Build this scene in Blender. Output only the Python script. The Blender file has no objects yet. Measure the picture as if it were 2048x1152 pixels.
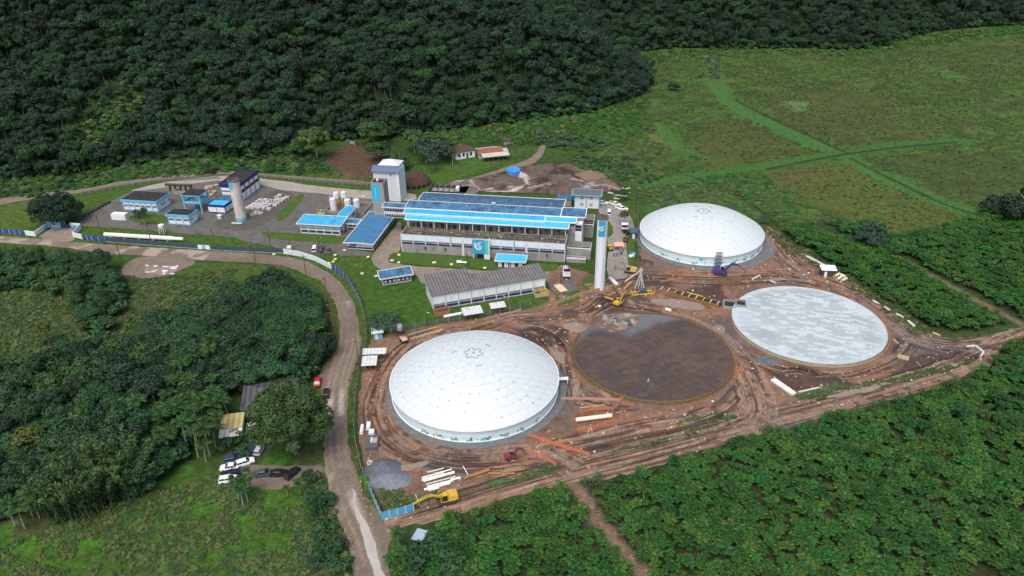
import bpy, bmesh, math, random
import numpy as np
from mathutils import Vector, Matrix, noise as mnoise
R = math.radians
rnd = random.Random(7)
rng = np.random.default_rng(11)
scene = bpy.context.scene
COL = scene.collection

# ------------------------------------------------------------------ camera
FPX, PITCH, ROLL, CAMH = 1498.0, R(29.271), R(0.927), 110.0
def ray(u, v):
    a, b = u - 1024.0, 576.0 - v
    c, s = math.cos(ROLL), math.sin(ROLL)
    a, b = c*a + s*b, -s*a + c*b
    return (a/FPX, math.cos(PITCH) + b/FPX*math.sin(PITCH), -math.sin(PITCH) + b/FPX*math.cos(PITCH))
def G(u, v, z=0.0):
    "ground position (height z) of a place measured in the survey photograph"
    d = ray(u, v); t = (z - CAMH)/d[2]
    return Vector((d[0]*t, d[1]*t, z))
def GP(pts, z=0.0):
    return np.array([G(u, v, z)[:2] for u, v in pts])
def pix(x, y, z):
    z = z - CAMH
    fw = y*math.cos(PITCH) - z*math.sin(PITCH); up = y*math.sin(PITCH) + z*math.cos(PITCH)
    a, b = FPX*x/fw, FPX*up/fw
    c, s = math.cos(ROLL), math.sin(ROLL)
    return 1024 + c*a - s*b, 576 - (s*a + c*b)
cam_d = bpy.data.cameras.new('camera'); cam = bpy.data.objects.new('camera', cam_d); COL.objects.link(cam)
X0 = Vector((1, 0, 0)); Y0 = Vector((0, math.sin(PITCH), math.cos(PITCH))); Z0 = Vector((0, -math.cos(PITCH), math.sin(PITCH)))
c_, s_ = math.cos(ROLL), math.sin(ROLL)
Xc = c_*X0 - s_*Y0; Yc = s_*X0 + c_*Y0
m3 = Matrix((Xc, Yc, Z0)).transposed()
cam.matrix_world = Matrix.Translation((0, 0, CAMH)) @ m3.to_4x4()
cam_d.sensor_width = 36; cam_d.lens = 36*FPX/2048; cam_d.clip_end = 6000; cam_d.clip_start = 1
scene.camera = cam

# ------------------------------------------------------------------ light
SUN_EL, SUN_AZ = R(60), R(200)      # azimuth clockwise from +Y: behind the camera, a little to the left
w = bpy.data.worlds.new('World'); scene.world = w; w.use_nodes = True
nt = w.node_tree; bg = nt.nodes['Background']
sky = nt.nodes.new('ShaderNodeTexSky'); sky.sky_type = 'NISHITA'; sky.sun_disc = False
sky.sun_elevation = SUN_EL; sky.sun_rotation = SUN_AZ; sky.air_density = 0.9; sky.dust_density = 4.5; sky.ozone_density = 0.75
nt.links.new(sky.outputs[0], bg.inputs[0]); bg.inputs[1].default_value = 0.15
sd = bpy.data.lights.new('sun', 'SUN'); sd.energy = 1.35; sd.angle = R(42); sd.color = (1.0, 0.97, 0.93)
so = bpy.data.objects.new('sun', sd); COL.objects.link(so)
sv = Vector((math.sin(SUN_AZ)*math.cos(SUN_EL), math.cos(SUN_AZ)*math.cos(SUN_EL), math.sin(SUN_EL)))
so.rotation_euler = sv.to_track_quat('Z', 'Y').to_euler()
scene.view_settings.view_transform = 'Standard'; scene.view_settings.look = 'None'
scene.view_settings.exposure = 0.42; scene.view_settings.gamma = 1.0
scene.cycles.max_bounces = 6; scene.cycles.transparent_max_bounces = 8
try: scene.cycles.use_denoising = True
except Exception: pass

# ------------------------------------------------------------------ numpy helpers
def vnoise(x, y, seed=0):
    xi = np.floor(x).astype(np.int64); yi = np.floor(y).astype(np.int64)
    fx = x - xi; fy = y - yi
    fx = fx*fx*(3-2*fx); fy = fy*fy*(3-2*fy)
    def h(a, b):
        n = (a*374761393 + b*668265263 + seed*974634271) & 0x7fffffff
        n = ((n ^ (n >> 13))*1274126177) & 0x7fffffff
        n = n ^ (n >> 16)
        return (n & 0xffff)/65535.0
    return (h(xi, yi)*(1-fx) + h(xi+1, yi)*fx)*(1-fy) + (h(xi, yi+1)*(1-fx) + h(xi+1, yi+1)*fx)*fy
def fbm(x, y, scale, seed=0, octs=4):
    t = np.zeros_like(x, dtype=float); a = 0.5; s = 1.0/scale
    for k in range(octs):
        t += a*vnoise(x*s, y*s, seed+k*17); a *= 0.5; s *= 2.03
    return t/(1-0.5**octs)
def inside(px, py, poly):
    res = np.zeros(px.shape, bool); n = len(poly)
    for i in range(n):
        x0, y0 = poly[i]; x1, y1 = poly[(i+1) % n]
        if y0 == y1: continue
        c = (y0 > py) != (y1 > py)
        if c.any(): res ^= c & (px < (x1-x0)*(py-y0)/(y1-y0) + x0)
    return res
def polydist(px, py, pts, closed=False):
    d = np.full(px.shape, 1e9); n = len(pts)
    for i in range(n if closed else n-1):
        ax, ay = pts[i]; bx, by = pts[(i+1) % n]
        dx, dy = bx-ax, by-ay; L = dx*dx+dy*dy + 1e-9
        t = np.clip(((px-ax)*dx + (py-ay)*dy)/L, 0, 1)
        d = np.minimum(d, (px-ax-t*dx)**2 + (py-ay-t*dy)**2)
    return np.sqrt(d)
def chaikin(p, n=2, closed=True):
    p = np.asarray(p, float)
    for _ in range(n):
        q = np.roll(p, -1, 0) if closed else p[1:]
        b = p if closed else p[:-1]
        r = np.empty((len(b)*2, 2)); r[0::2] = 0.75*b+0.25*q; r[1::2] = 0.25*b+0.75*q
        if not closed: r = np.vstack([p[:1], r, p[-1:]])
        p = r
    return p
def sstep(a, b, x):
    t = np.clip((x-a)/(b-a), 0, 1); return t*t*(3-2*t)

# ------------------------------------------------------------------ mesh builder
class MB:
    def __init__(s): s.v = []; s.f = []; s.m = []
    def add(s, vs, fs, m=0):
        o = len(s.v); s.v += [tuple(p) for p in vs]
        for f in fs: s.f.append(tuple(i+o for i in f)); s.m.append(m)
        return s
    def box(s, x0, x1, y0, y1, z0, z1, m=0):
        return s.add([(x0,y0,z0),(x1,y0,z0),(x1,y1,z0),(x0,y1,z0),(x0,y0,z1),(x1,y0,z1),(x1,y1,z1),(x0,y1,z1)],
              [(0,3,2,1),(4,5,6,7),(0,1,5,4),(1,2,6,5),(2,3,7,6),(3,0,4,7)], m)
    def hexa(s, lo, hi, m=0):
        return s.add(list(lo)+list(hi), [(0,3,2,1),(4,5,6,7),(0,1,5,4),(1,2,6,5),(2,3,7,6),(3,0,4,7)], m)
    def obox(s, c, sx, sy, sz, rz=0, m=0, tilt=0):
        M = Matrix.Translation(c) @ Matrix.Rotation(rz, 4, 'Z') @ Matrix.Rotation(tilt, 4, 'Y')
        q = [M @ Vector((a*sx/2, b*sy/2, d*sz/2)) for d in (-1, 1) for a, b in ((-1,-1),(1,-1),(1,1),(-1,1))]
        return s.hexa(q[:4], q[4:], m)
    def beam(s, p, q, w, h=None, m=0, w2=None, h2=None):
        p, q = Vector(p), Vector(q); h = h or w; w2 = w2 or w; h2 = h2 or h
        d = (q-p).normalized(); up = Vector((0,0,1)) if abs(d.z) < .95 else Vector((0,1,0))
        a = d.cross(up).normalized(); b = a.cross(d)
        lo = [p+a*x*w/2+b*y*h/2 for x, y in ((-1,-1),(1,-1),(1,1),(-1,1))]
        hi = [q+a*x*w2/2+b*y*h2/2 for x, y in ((-1,-1),(1,-1),(1,1),(-1,1))]
        return s.hexa(lo, hi, m)
    def cyl(s, p, q, r0, r1=None, n=16, m=0, caps=True):
        p, q = Vector(p), Vector(q); r1 = r0 if r1 is None else r1
        d = (q-p).normalized(); up = Vector((0,0,1)) if abs(d.z) < .95 else Vector((1,0,0))
        a = up.cross(d).normalized(); b = d.cross(a)
        vs = []
        for c, r in ((p, r0), (q, r1)):
            vs += [c + (a*math.cos(2*math.pi*i/n) + b*math.sin(2*math.pi*i/n))*r for i in range(n)]
        fs = [(i, (i+1) % n, n+(i+1) % n, n+i) for i in range(n)]
        if caps: fs += [tuple(range(n-1, -1, -1)), tuple(range(n, 2*n))]
        return s.add(vs, fs, m)
    def tube(s, p, q, r, t, n=20, m=0):
        "hollow pipe"
        s.cyl(p, q, r, r, n, m, False); s.cyl(q, p, r-t, r-t, n, m, False)
        p, q = Vector(p), Vector(q); d = (q-p).normalized(); up = Vector((0,0,1)) if abs(d.z) < .95 else Vector((1,0,0))
        a = up.cross(d).normalized(); b = d.cross(a)
        for c in (p, q):
            vs = [c + (a*math.cos(2*math.pi*i/n) + b*math.sin(2*math.pi*i/n))*rr for rr in (r, r-t) for i in range(n)]
            s.add(vs, [(i, (i+1) % n, n+(i+1) % n, n+i) for i in range(n)], m)
        return s
    def lathe(s, prof, n=24, c=(0,0,0), m=0):
        vs = []
        for r, z in prof: vs += [(c[0]+r*math.cos(2*math.pi*i/n), c[1]+r*math.sin(2*math.pi*i/n), c[2]+z) for i in range(n)]
        fs = [(k*n+i, k*n+(i+1) % n, (k+1)*n+(i+1) % n, (k+1)*n+i) for k in range(len(prof)-1) for i in range(n)]
        return s.add(vs, fs, m)
    def build(s, name, mats, parent=None, loc=None, smooth=False, rz=None):
        me = bpy.data.meshes.new(name); me.from_pydata(s.v, [], s.f)
        if not isinstance(mats, (list, tuple)): mats = [mats]
        for m in mats: me.materials.append(m)
        if len(mats) > 1: me.polygons.foreach_set('material_index', s.m)
        if smooth: me.polygons.foreach_set('use_smooth', [True]*len(s.f))
        me.update()
        o = bpy.data.objects.new(name, me); COL.objects.link(o)
        if parent: o.parent = parent
        if loc is not None: o.location = loc
        if rz is not None: o.rotation_euler.z = rz
        return o
def tag(o, label=None, cat=None, group=None, kind=None):
    if label: o['label'] = label
    if cat: o['category'] = cat
    if group: o['group'] = group
    if kind: o['kind'] = kind
    return o
def thing(name, label, cat, loc=(0,0,0), rz=0.0, group=None):
    o = bpy.data.objects.new(name, None); COL.objects.link(o); o.empty_display_size = .3
    o.location = loc; o.rotation_euler = (0, 0, rz)
    return tag(o, label, cat, group)
def dup(root, loc, rz=0.0, label=None, group=None, scale=None):
    r = root.copy(); COL.objects.link(r); r.location = loc; r.rotation_euler = (0, 0, rz)
    if scale: r.scale = scale
    if label: r['label'] = label
    if group: r['group'] = group
    for ch in root.children:
        c = ch.copy(); COL.objects.link(c); c.parent = r
        for g in ch.children:
            d = g.copy(); COL.objects.link(d); d.parent = c
    return r
def npmesh(name, V, F, mats, attrs=None, smooth=False, link=True):
    "mesh from numpy arrays; F is (n,3) or (n,4); attrs: name -> (domain, type, array)"
    me = bpy.data.meshes.new(name); k = F.shape[1]
    me.vertices.add(len(V)); me.vertices.foreach_set('co', np.ascontiguousarray(V, np.float32).ravel())
    me.loops.add(F.size); me.loops.foreach_set('vertex_index', np.ascontiguousarray(F, np.int32).ravel())
    me.polygons.add(len(F)); me.polygons.foreach_set('loop_start', np.arange(0, F.size, k, dtype=np.int32))
    for m in (mats if isinstance(mats, (list, tuple)) else [mats]): me.materials.append(m)
    for an, (dom, ty, arr) in (attrs or {}).items():
        if an == 'mat': me.polygons.foreach_set('material_index', np.ascontiguousarray(arr, np.int32)); continue
        at = me.attributes.new(an, ty, dom)
        if ty == 'FLOAT_COLOR': at.data.foreach_set('color', np.ascontiguousarray(np.hstack([arr, np.ones((len(arr), 1))]), np.float32).ravel())
        else: at.data.foreach_set('value', np.ascontiguousarray(arr, np.float32))
    me.update(calc_edges=True)
    if smooth: me.polygons.foreach_set('use_smooth', np.ones(len(F), bool))
    me.validate()
    if not link: return me
    o = bpy.data.objects.new(name, me); COL.objects.link(o); return o

# ------------------------------------------------------------------ materials
def mat(name, c, c2=None, scale=1.0, rough=0.8, metal=0.0, bump=0.0, bscale=None, attr=None, rand=0.0, stain=None, stain_scale=.3,
        stain_lo=.55, stain_hi=.7, wave=None, stretch=None, spec=0.3, world=False, amb=1.0, transl=0.0, var=0.0):
    m = bpy.data.materials.new(name); m.use_nodes = True; t = m.node_tree; N = t.nodes; L = t.links
    b = N['Principled BSDF']; b.inputs['Roughness'].default_value = rough; b.inputs['Metallic'].default_value = metal
    b.inputs['Specular IOR Level'].default_value = spec
    if world: co = N.new('ShaderNodeNewGeometry').outputs['Position']
    else: co = N.new('ShaderNodeTexCoord').outputs['Object']
    if stretch:
        mp = N.new('ShaderNodeMapping'); mp.inputs['Scale'].default_value = stretch; L.new(co, mp.inputs[0]); co = mp.outputs[0]
    def noise(sc, det=6.0, r=.6):
        n = N.new('ShaderNodeTexNoise'); n.inputs['Scale'].default_value = sc; n.inputs['Detail'].default_value = det
        n.inputs['Roughness'].default_value = r; L.new(co, n.inputs['Vector']); return n.outputs[0]
    def ramp(src, lo, hi):
        r = N.new('ShaderNodeMapRange'); r.inputs[1].default_value = lo; r.inputs[2].default_value = hi; L.new(src, r.inputs[0]); return r.outputs[0]
    def mix(fac, a, bb, mode='MIX'):
        x = N.new('ShaderNodeMix'); x.data_type = 'RGBA'; x.blend_type = mode
        if isinstance(fac, (int, float)): x.inputs[0].default_value = fac
        else: L.new(fac, x.inputs[0])
        for s_, q in ((x.inputs[6], a), (x.inputs[7], bb)):
            if isinstance(q, tuple): s_.default_value = (*q[:3], 1)
            else: L.new(q, s_)
        return x.outputs[2]
    if attr:
        an = N.new('ShaderNodeAttribute'); an.attribute_name = attr
        col = an.outputs['Color']
        if c2: col = mix(mix(ramp(noise(scale), .3, .7), c, c2), col, col) if False else mix(1.0, col, mix(ramp(noise(scale), .3, .7), c, c2), 'MULTIPLY')
    elif c2: col = mix(ramp(noise(scale), .32, .68), c, c2)
    else: col = c
    if var: col = mix(ramp(noise(scale*5), .3, .7), mix(1.0, col, (1-var,)*3, 'MULTIPLY'), mix(1.0, col, (1+var,)*3, 'MULTIPLY'))
    if stain: col = mix(ramp(noise(stain_scale, 8, .7), stain_lo, stain_hi), col, stain)
    if wave:                                  # (direction x|y, period m, dark colour factor)
        wv = N.new('ShaderNodeTexWave'); wv.bands_direction = wave[0]; wv.inputs['Scale'].default_value = 0.314/wave[1]*1.0
        L.new(N.new('ShaderNodeTexCoord').outputs['Object'], wv.inputs['Vector'])
        col = mix(ramp(wv.outputs[0], wave[3] if len(wave) > 3 else 0, 1), mix(1.0, col, (wave[2],)*3, 'MULTIPLY'), col)
    if rand:
        oi = N.new('ShaderNodeObjectInfo'); hs = N.new('ShaderNodeHueSaturation')
        r1 = N.new('ShaderNodeMapRange'); r1.inputs[3].default_value = 1-rand; r1.inputs[4].default_value = 1+rand; L.new(oi.outputs['Random'], r1.inputs[0])
        L.new(r1.outputs[0], hs.inputs['Value'])
        m2 = N.new('ShaderNodeMath'); m2.operation = 'MULTIPLY'; m2.inputs[1].default_value = 7.31; L.new(oi.outputs['Random'], m2.inputs[0])
        m3_ = N.new('ShaderNodeMath'); m3_.operation = 'FRACT'; L.new(m2.outputs[0], m3_.inputs[0])
        r2 = N.new('ShaderNodeMapRange'); r2.inputs[3].default_value = .5-rand*.07; r2.inputs[4].default_value = .5+rand*.06; L.new(m3_.outputs[0], r2.inputs[0])
        L.new(r2.outputs[0], hs.inputs['Hue'])
        if isinstance(col, tuple): hs.inputs['Color'].default_value = (*col, 1)
        else: L.new(col, hs.inputs['Color'])
        col = hs.outputs[0]
    if isinstance(col, tuple): b.inputs['Base Color'].default_value = (*col, 1)
    else: L.new(col, b.inputs['Base Color'])
    if bump:
        bp = N.new('ShaderNodeBump'); bp.inputs['Strength'].default_value = 1.0; bp.inputs['Distance'].default_value = bump
        L.new(noise(bscale or scale*3, 5), bp.inputs['Height']); L.new(bp.outputs[0], b.inputs['Normal'])
    if transl:
        tr = N.new('ShaderNodeBsdfTranslucent'); ms = N.new('ShaderNodeMixShader'); ms.inputs[0].default_value = transl
        if isinstance(col, tuple): tr.inputs[0].default_value = (*col, 1)
        else: L.new(col, tr.inputs[0])
        L.new(b.outputs[0], ms.inputs[1]); L.new(tr.outputs[0], ms.inputs[2]); L.new(ms.outputs[0], N['Material Output'].inputs[0])
    return m
def mesh_net(name, c, alpha):
    m = bpy.data.materials.new(name); m.use_nodes = True; t = m.node_tree; b = t.nodes['Principled BSDF']
    b.inputs['Base Color'].default_value = (*c, 1); b.inputs['Roughness'].default_value = .8; b.inputs['Alpha'].default_value = alpha
    return m
# ------------------------------------------------------------------ terrain
FOOT1 = GP([(-420,402),(-150,375),(0,360),(150,350),(312,324),(420,319),(519,314),(600,308),(660,282),(800,275),(881,262),(987,252),(1087,238),(1175,226),(1240,206),(1285,190),(1300,168),(1268,132),(1238,108),(1195,88)])
POLY1 = np.vstack([FOOT1, [[40,950],[-900,950],[-900,300]]])
FOOT2 = GP([(1100,96),(1240,106),(1350,97),(1480,98),(1600,97),(1700,100),(1760,95),(1810,78),(1870,64),(1950,55),(2100,50),(2300,58),(2700,85)])
POLY2 = np.vstack([FOOT2, [[900,1300],[-100,1300]]])
def hill_h(x, y):
    x = np.asarray(x, float); y = np.asarray(y, float); h = np.zeros(x.shape)
    for poly, foot, sl, sd_ in ((POLY1, FOOT1, .62, 3), (POLY2, FOOT2, .5, 9)):
        ins = inside(x, y, poly); d = np.where(ins, polydist(x, y, foot), 0)
        d = d*(0.62 + 0.76*fbm(x, y, 75, sd_, 3))
        hh = sl*d*sstep(0, 30, d) + 5*(fbm(x, y, 28, sd_+5, 2)-.5)*sstep(5, 40, d)
        hh = np.where(hh > 90, 90 + (hh-90)*.5, hh)
        h = np.maximum(h, np.where(ins, hh, 0))
    return h
# ---- the ground: one sheet to the horizon, its plant cover as a colour per vertex
def axis(lo, hi, step, far, mid=None):
    a = list(np.arange(lo, hi+.01, step)); g = step
    b = a[-1]
    while b < far: g *= 1.35; b += g; a.append(b)
    g = step; b = a[0]; pre = []
    while b > -far: g *= 1.35; b -= g; pre.append(b)
    return np.array(pre[::-1] + a)
gx = axis(-262, 340, 1.15, 4500)
ya = list(np.arange(70, 330, 1.0)) + list(np.arange(330, 640, 1.9)); g_ = 2.0; b_ = ya[-1]
while b_ < 5500: g_ *= 1.35; b_ += g_; ya.append(b_)
pre = []; g_ = 1.0; b_ = 70
while b_ > -2500: g_ *= 1.4; b_ -= g_; pre.append(b_)
gy = np.array(pre[::-1] + ya)
XX, YY = np.meshgrid(gx, gy); NX, NY = len(gx), len(gy)
fx, fy = XX.ravel(), YY.ravel()
n1 = fbm(fx, fy, 14, 1); n2 = fbm(fx, fy, 4, 2); n3 = fbm(fx, fy, 45, 4)
def lerp(a, b, t): return a*(1-t[:, None]) + np.array(b)*t[:, None]
gc = np.tile(np.array([[.040, .078, .018]]), (len(fx), 1))
gc = lerp(gc, (.058, .095, .022), sstep(.4, .65, n1))
def paint(pts, col, soft=3.0, amt=1.0, jit=5.0, line=None, nz=None):
    global gc
    p = GP(pts) if nz is None else nz
    bx0, by0 = p.min(0)-12-(line or 0); bx1, by1 = p.max(0)+12+(line or 0)
    k = (fx > bx0) & (fx < bx1) & (fy > by0) & (fy < by1)
    x, y = fx[k], fy[k]
    if line: sdist = line - polydist(x, y, chaikin(p, 2, False))
    else: sdist = polydist(x, y, p, True)*np.where(inside(x, y, p), 1, -1)
    sdist = sdist + (n2[k]-.5)*jit + (n1[k]-.5)*jit
    gc[k] = lerp(gc[k], col, sstep(-soft*.5, soft*.5, sdist)*amt)
# wet meadow to the right
paint([(1235,100),(1500,98),(1760,100),(1900,62),(2200,50),(2500,300),(2100,470),(1780,470),(1540,450),(1300,300),(1290,190)], (.052,.088,.022), 6)
gcm = sstep(.42, .58, fbm(fx, fy, 22, 30))*sstep(330, 345, fy)*0.75
gc = lerp(gc, (.072,.078,.030), gcm*(fx > 110+0*fx)*1.0)
gcm = sstep(.5, .62, fbm(fx, fy, 9, 31))*(fx > 75)*(fy > 240)*.7
gc = lerp(gc, (.040,.068,.020), gcm)
gcm = sstep(.55, .68, fbm(fx, fy, 11, 35))*(fx > 75)*(fy > 300)*.7
gc = lerp(gc, (.066,.130,.024), gcm)
far_ = (fx > 70)*(fy > 235)*1.0
q_ = fbm(fx, fy*1.5, 5, 701, 3); gc = lerp(gc, (.036,.050,.018), sstep(.54, .66, q_)*far_*.62); q_ = fbm(fx, fy*1.5, 6, 702, 3); gc = lerp(gc, (.060,.125,.026), sstep(.53, .66, q_)*far_*.6)
gc = gc*(1 + far_*.9*(fbm(fx, fy, 2.3, 703, 2)-.5))[:, None]
paint([(1428,240),(1500,255),(1614,300),(1530,325),(1415,345),(1395,282)], (.076,.080,.028), 8, .5)
paint([(1560,250),(1700,300),(1860,285),(1900,230),(1700,170),(1520,190)], (.074,.076,.030), 14, .45)
paint([(1519,344),(1705,315),(1970,427),(1780,466),(1631,412)], (.088,.104,.026), 7, .65)
paint([(1540,345),(1640,330),(1660,360),(1590,390)], (.088,.080,.030), 8, .45)
paint([(1740,320),(2048,300),(2048,430),(1960,420)], (.054,.066,.026), 10, .5)
paint([(1395,356),(1515,342),(1606,414),(1531,420)], (.040,.115,.030), 3, .95)
paint([(1300,372),(1400,362),(1480,395),(1520,430),(1400,420),(1290,420)], (.045,.122,.028), 5, .9)
paint([(1200,262),(1250,258),(1350,300),(1324,352),(1200,318)], (.085,.110,.045), 4, .85)
paint([(1230,250),(1290,258),(1360,300),(1330,300)], (.12,.135,.045), 3, .7)
paint([(1150,320),(1250,330),(1330,356),(1260,372),(1190,360)], (.036,.100,.020), 5, .95)
paint([(1570,203),(1620,205),(1615,222),(1585,220)], (.10,.17,.05), 4, .9)
for ln, wd, cl in (([(1380,160),(1432,164),(1457,207),(1531,244),(1614,282),(1680,306),(1738,340),(1821,377),(1904,414),(1975,434)], 5.0, (.050,.135,.032)),
                   ([(1300,372),(1324,364),(1395,352),(1531,335),(1680,306),(1800,290),(1912,282)], 4.2, (.046,.125,.026)),
                   ([(1425,120),(1432,150),(1440,168)], 4, (.075,.105,.045)),
                   ([(1310,248),(1365,298),(1410,318)], 3, (.055,.13,.028))):
    paint(ln, cl, 4, .92, 5, line=wd)
for ln in ([(1470,200),(1545,238),(1630,276),(1690,304)], [(1395,357),(1457,379),(1515,414),(1556,452)], [(1700,316),(1790,362),(1890,410),(1965,432)], [(1535,338),(1680,309),(1800,294),(1912,284)]):
    paint(ln, (.020,.034,.014), 1.2, .9, 1.0, line=.9)
# foot of the mountain, shrubs
paint([(-200,420),(0,352),(300,322),(560,312),(670,285),(720,345),(460,345),(250,362),(72,392),(-100,420)], (.030,.068,.016), 6, .9)
paint([(780,275),(900,262),(1180,226),(1290,195),(1300,260),(1180,300),(1080,290),(900,300),(780,330)], (.032,.062,.018), 8, .9)
paint([(655,318),(672,300),(700,290),(735,294),(775,318),(770,345),(722,356),(682,347)], (.095,.060,.044), 3, .95, 4)
paint([(690,345),(705,345),(690,372),(675,372)], (.12,.085,.06), 2, .9, 2)
# the plant's mown lawns
LAWN = (.052,.102,.018)
paint([(-20,425),(72,396),(250,366),(455,349),(745,368),(860,372),(1060,520),(1100,600),(950,640),(745,672),(705,585),(660,538),(520,506),(150,482),(0,470)], LAWN, 3, 1)
paint([(-20,425),(72,396),(90,420),(70,450),(0,462)], (.075,.115,.028), 4, .7)
paint([(740,560),(850,560),(870,620),(960,640),(760,668),(725,620)], (.044,.098,.016), 6, .8)
paint([(800,340),(900,318),(1000,325),(905,362),(850,380),(805,375)], (.055,.112,.022), 4, .9)
# left wood floor, the meadow below it and the road verges
paint([(-60,500),(225,515),(300,560),(600,560),(650,600),(660,720),(600,900),(420,900),(300,1000),(0,1130),(-200,1152),(-200,500)], (.030,.064,.018), 5, .95)
paint([(-80,560),(120,560),(250,580),(240,640),(180,680),(100,720),(-80,720)], (.042,.105,.022), 10, .95)
paint([(230,545),(300,560),(400,565),(330,600),(240,590)], (.062,.105,.026), 6, .8)
paint([(640,590),(665,640),(672,690),(650,700),(620,600)], (.085,.070,.030), 4, .8)
paint([(-100,1160),(0,1100),(230,1000),(420,940),(520,960),(640,975),(680,1080),(700,1200),(300,1300),(-100,1250)], (.046,.098,.016), 4, 1)
gcm = sstep(.52, .66, fbm(fx, fy, 7, 50))*(fy < 128)*(fx < -22)*.5; gc = lerp(gc, (.085,.070,.040), gcm)
gcm = sstep(.55, .70, fbm(fx, fy, 5, 51))*(fy < 128)*(fx < -22)*.8; gc = lerp(gc, (.055,.150,.018), gcm)
paint([(235,1085),(275,1080),(280,1105),(250,1115)], (.012,.014,.010), 1.5, .95, 2)
# plantation soil
paint([(1150,985),(1330,925),(1620,850),(1820,792),(1945,745),(2010,690),(2300,640),(2300,1200),(1300,1200)], (.034,.042,.020), 3, 1)
paint([(780,1075),(1139,975),(1160,990),(1300,1200),(800,1200)], (.034,.044,.020), 3, 1)
paint([(1560,470),(1640,440),(1780,470),(1980,440),(2300,420),(2300,640),(2048,650),(1900,672),(1800,635)], (.034,.052,.022), 3, 1)
paint([(1790,515),(1850,545),(1960,605),(2060,655)], (.17,.13,.085), 1.5, .9, 1.5, line=1.3)
paint([(1140,975),(1165,1000),(1215,1070),(1300,1160)], (.19,.135,.095), 1.5, .95, 1.5, line=1.6)
V = np.stack([fx, fy, 0.12*(n2-.5)*(np.abs(fx) < 400)*1.0 - .06], 1)
idx = (np.arange(NY-1)[:, None]*NX + np.arange(NX-1)[None, :]).ravel()
Fq = np.stack([idx, idx+1, idx+NX+1, idx+NX], 1)
m_ground = mat('ground_cover', (.55,.58,.55), (1.42,1.36,1.4), .55, .95, attr='Col', bump=.35, bscale=1.4, world=True, spec=.1, var=.35)
tag(npmesh('ground', V, Fq, m_ground, {'Col': ('POINT', 'FLOAT_COLOR', gc)}), kind='structure')
# ---- the forested hills
hx = np.concatenate([np.arange(-560, 620, 5.0)]); hy = np.arange(235, 1000, 5.0)
HX, HY = np.meshgrid(hx, hy); hz = hill_h(HX.ravel(), HY.ravel()); hz = np.where(hz < .35, -.9, hz)
idx = (np.arange(len(hy)-1)[:, None]*len(hx) + np.arange(len(hx)-1)[None, :]).ravel()
Fq = np.stack([idx, idx+1, idx+len(hx)+1, idx+len(hx)], 1)
keep = (hz[Fq] > 0).any(1); Fq = Fq[keep]; used = np.unique(Fq); rm = -np.ones(len(hz), int); rm[used] = np.arange(len(used))
hV = np.stack([HX.ravel(), HY.ravel(), hz], 1)[used]
hc = np.tile([[.020,.034,.014]], (len(hV), 1)); hpx, hpy = pix(hV[:, 0], hV[:, 1], hV[:, 2])
CLEAR = [np.array([(140,260),(194,172),(237,155),(285,182),(310,200),(275,240),(205,280),(230,310),(160,312)]), np.array([(300,330),(320,300),(420,300),(420,325)])]
for cp in CLEAR: hc[inside(hpx, hpy, cp)] = (.036,.085,.018)
m_hill = mat('forest_floor', (.7,.7,.7), (1.3,1.3,1.3), .3, .95, attr='Col', bump=.6, bscale=.8, world=True, spec=.1)
tag(npmesh('hills', hV, rm[Fq], m_hill, {'Col': ('POINT', 'FLOAT_COLOR', hc)}, smooth=True), kind='structure')

# ------------------------------------------------------------------ sheets laid on the ground
def sheet(name, pts, mats, z, step=.6, jit=.5, smooth=1, hfn=None, cfn=None, world_pts=False, holes=(), seed=0, kind='structure'):
    p = np.asarray(pts, float) if world_pts else GP(pts)
    if smooth: p = chaikin(p, smooth)
    q = []                                               # densify and roughen the edge
    for i in range(len(p)):
        a, b = p[i], p[(i+1) % len(p)]; n = max(1, int(np.hypot(*(b-a))/(step*1.2)))
        for k in range(n): q.append(a + (b-a)*k/n)
    q = np.array(q)
    if jit:
        q = q + jit*2*np.stack([fbm(q[:, 0], q[:, 1], 2.2, 60+seed, 3)-.5, fbm(q[:, 0], q[:, 1], 2.2, 80+seed, 3)-.5], 1)
    x0, y0 = q.min(0)-step; x1, y1 = q.max(0)+step
    xs = np.arange(x0, x1, step); ys = np.arange(y0, y1, step); A, B = np.meshgrid(xs, ys); n = len(xs)
    idx = (np.arange(len(ys)-1)[:, None]*n + np.arange(n-1)[None, :]).ravel()
    F = np.stack([idx, idx+1, idx+n+1, idx+n], 1)
    cx = A.ravel()[F].mean(1); cy = B.ravel()[F].mean(1)
    ins = inside(cx, cy, q)
    for h in holes: ins &= ~h(cx, cy)
    F = F[ins]
    used = np.unique(F); rm = -np.ones(len(A.ravel()), int); rm[used] = np.arange(len(used)); F = rm[F]
    vx, vy = A.ravel()[used].copy(), B.ravel()[used].copy()
    cnt = np.bincount(F.ravel(), minlength=len(vx)); bd = np.where(cnt < 4)[0]
    nb = q; nn = np.roll(q, -1, 0)                       # snap border vertices on the outline
    for i in bd:
        d = nn-nb; L = (d**2).sum(1)+1e-9; t = np.clip(((vx[i]-nb[:, 0])*d[:, 0] + (vy[i]-nb[:, 1])*d[:, 1])/L, 0, 1)
        cxx = nb[:, 0]+t*d[:, 0]; cyy = nb[:, 1]+t*d[:, 1]; dd = (vx[i]-cxx)**2+(vy[i]-cyy)**2; j = dd.argmin()
        if dd[j] < (1.3*step)**2: vx[i], vy[i] = cxx[j], cyy[j]
    vz = np.full(len(vx), float(z))
    if hfn is not None: vz = vz + hfn(vx, vy)
    at = {'Col': ('POINT', 'FLOAT_COLOR', cfn(vx, vy))} if cfn is not None else None
    o = npmesh(name, np.stack([vx, vy, vz], 1), F, mats, at, smooth=True)
    return tag(o, kind=kind)
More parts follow.
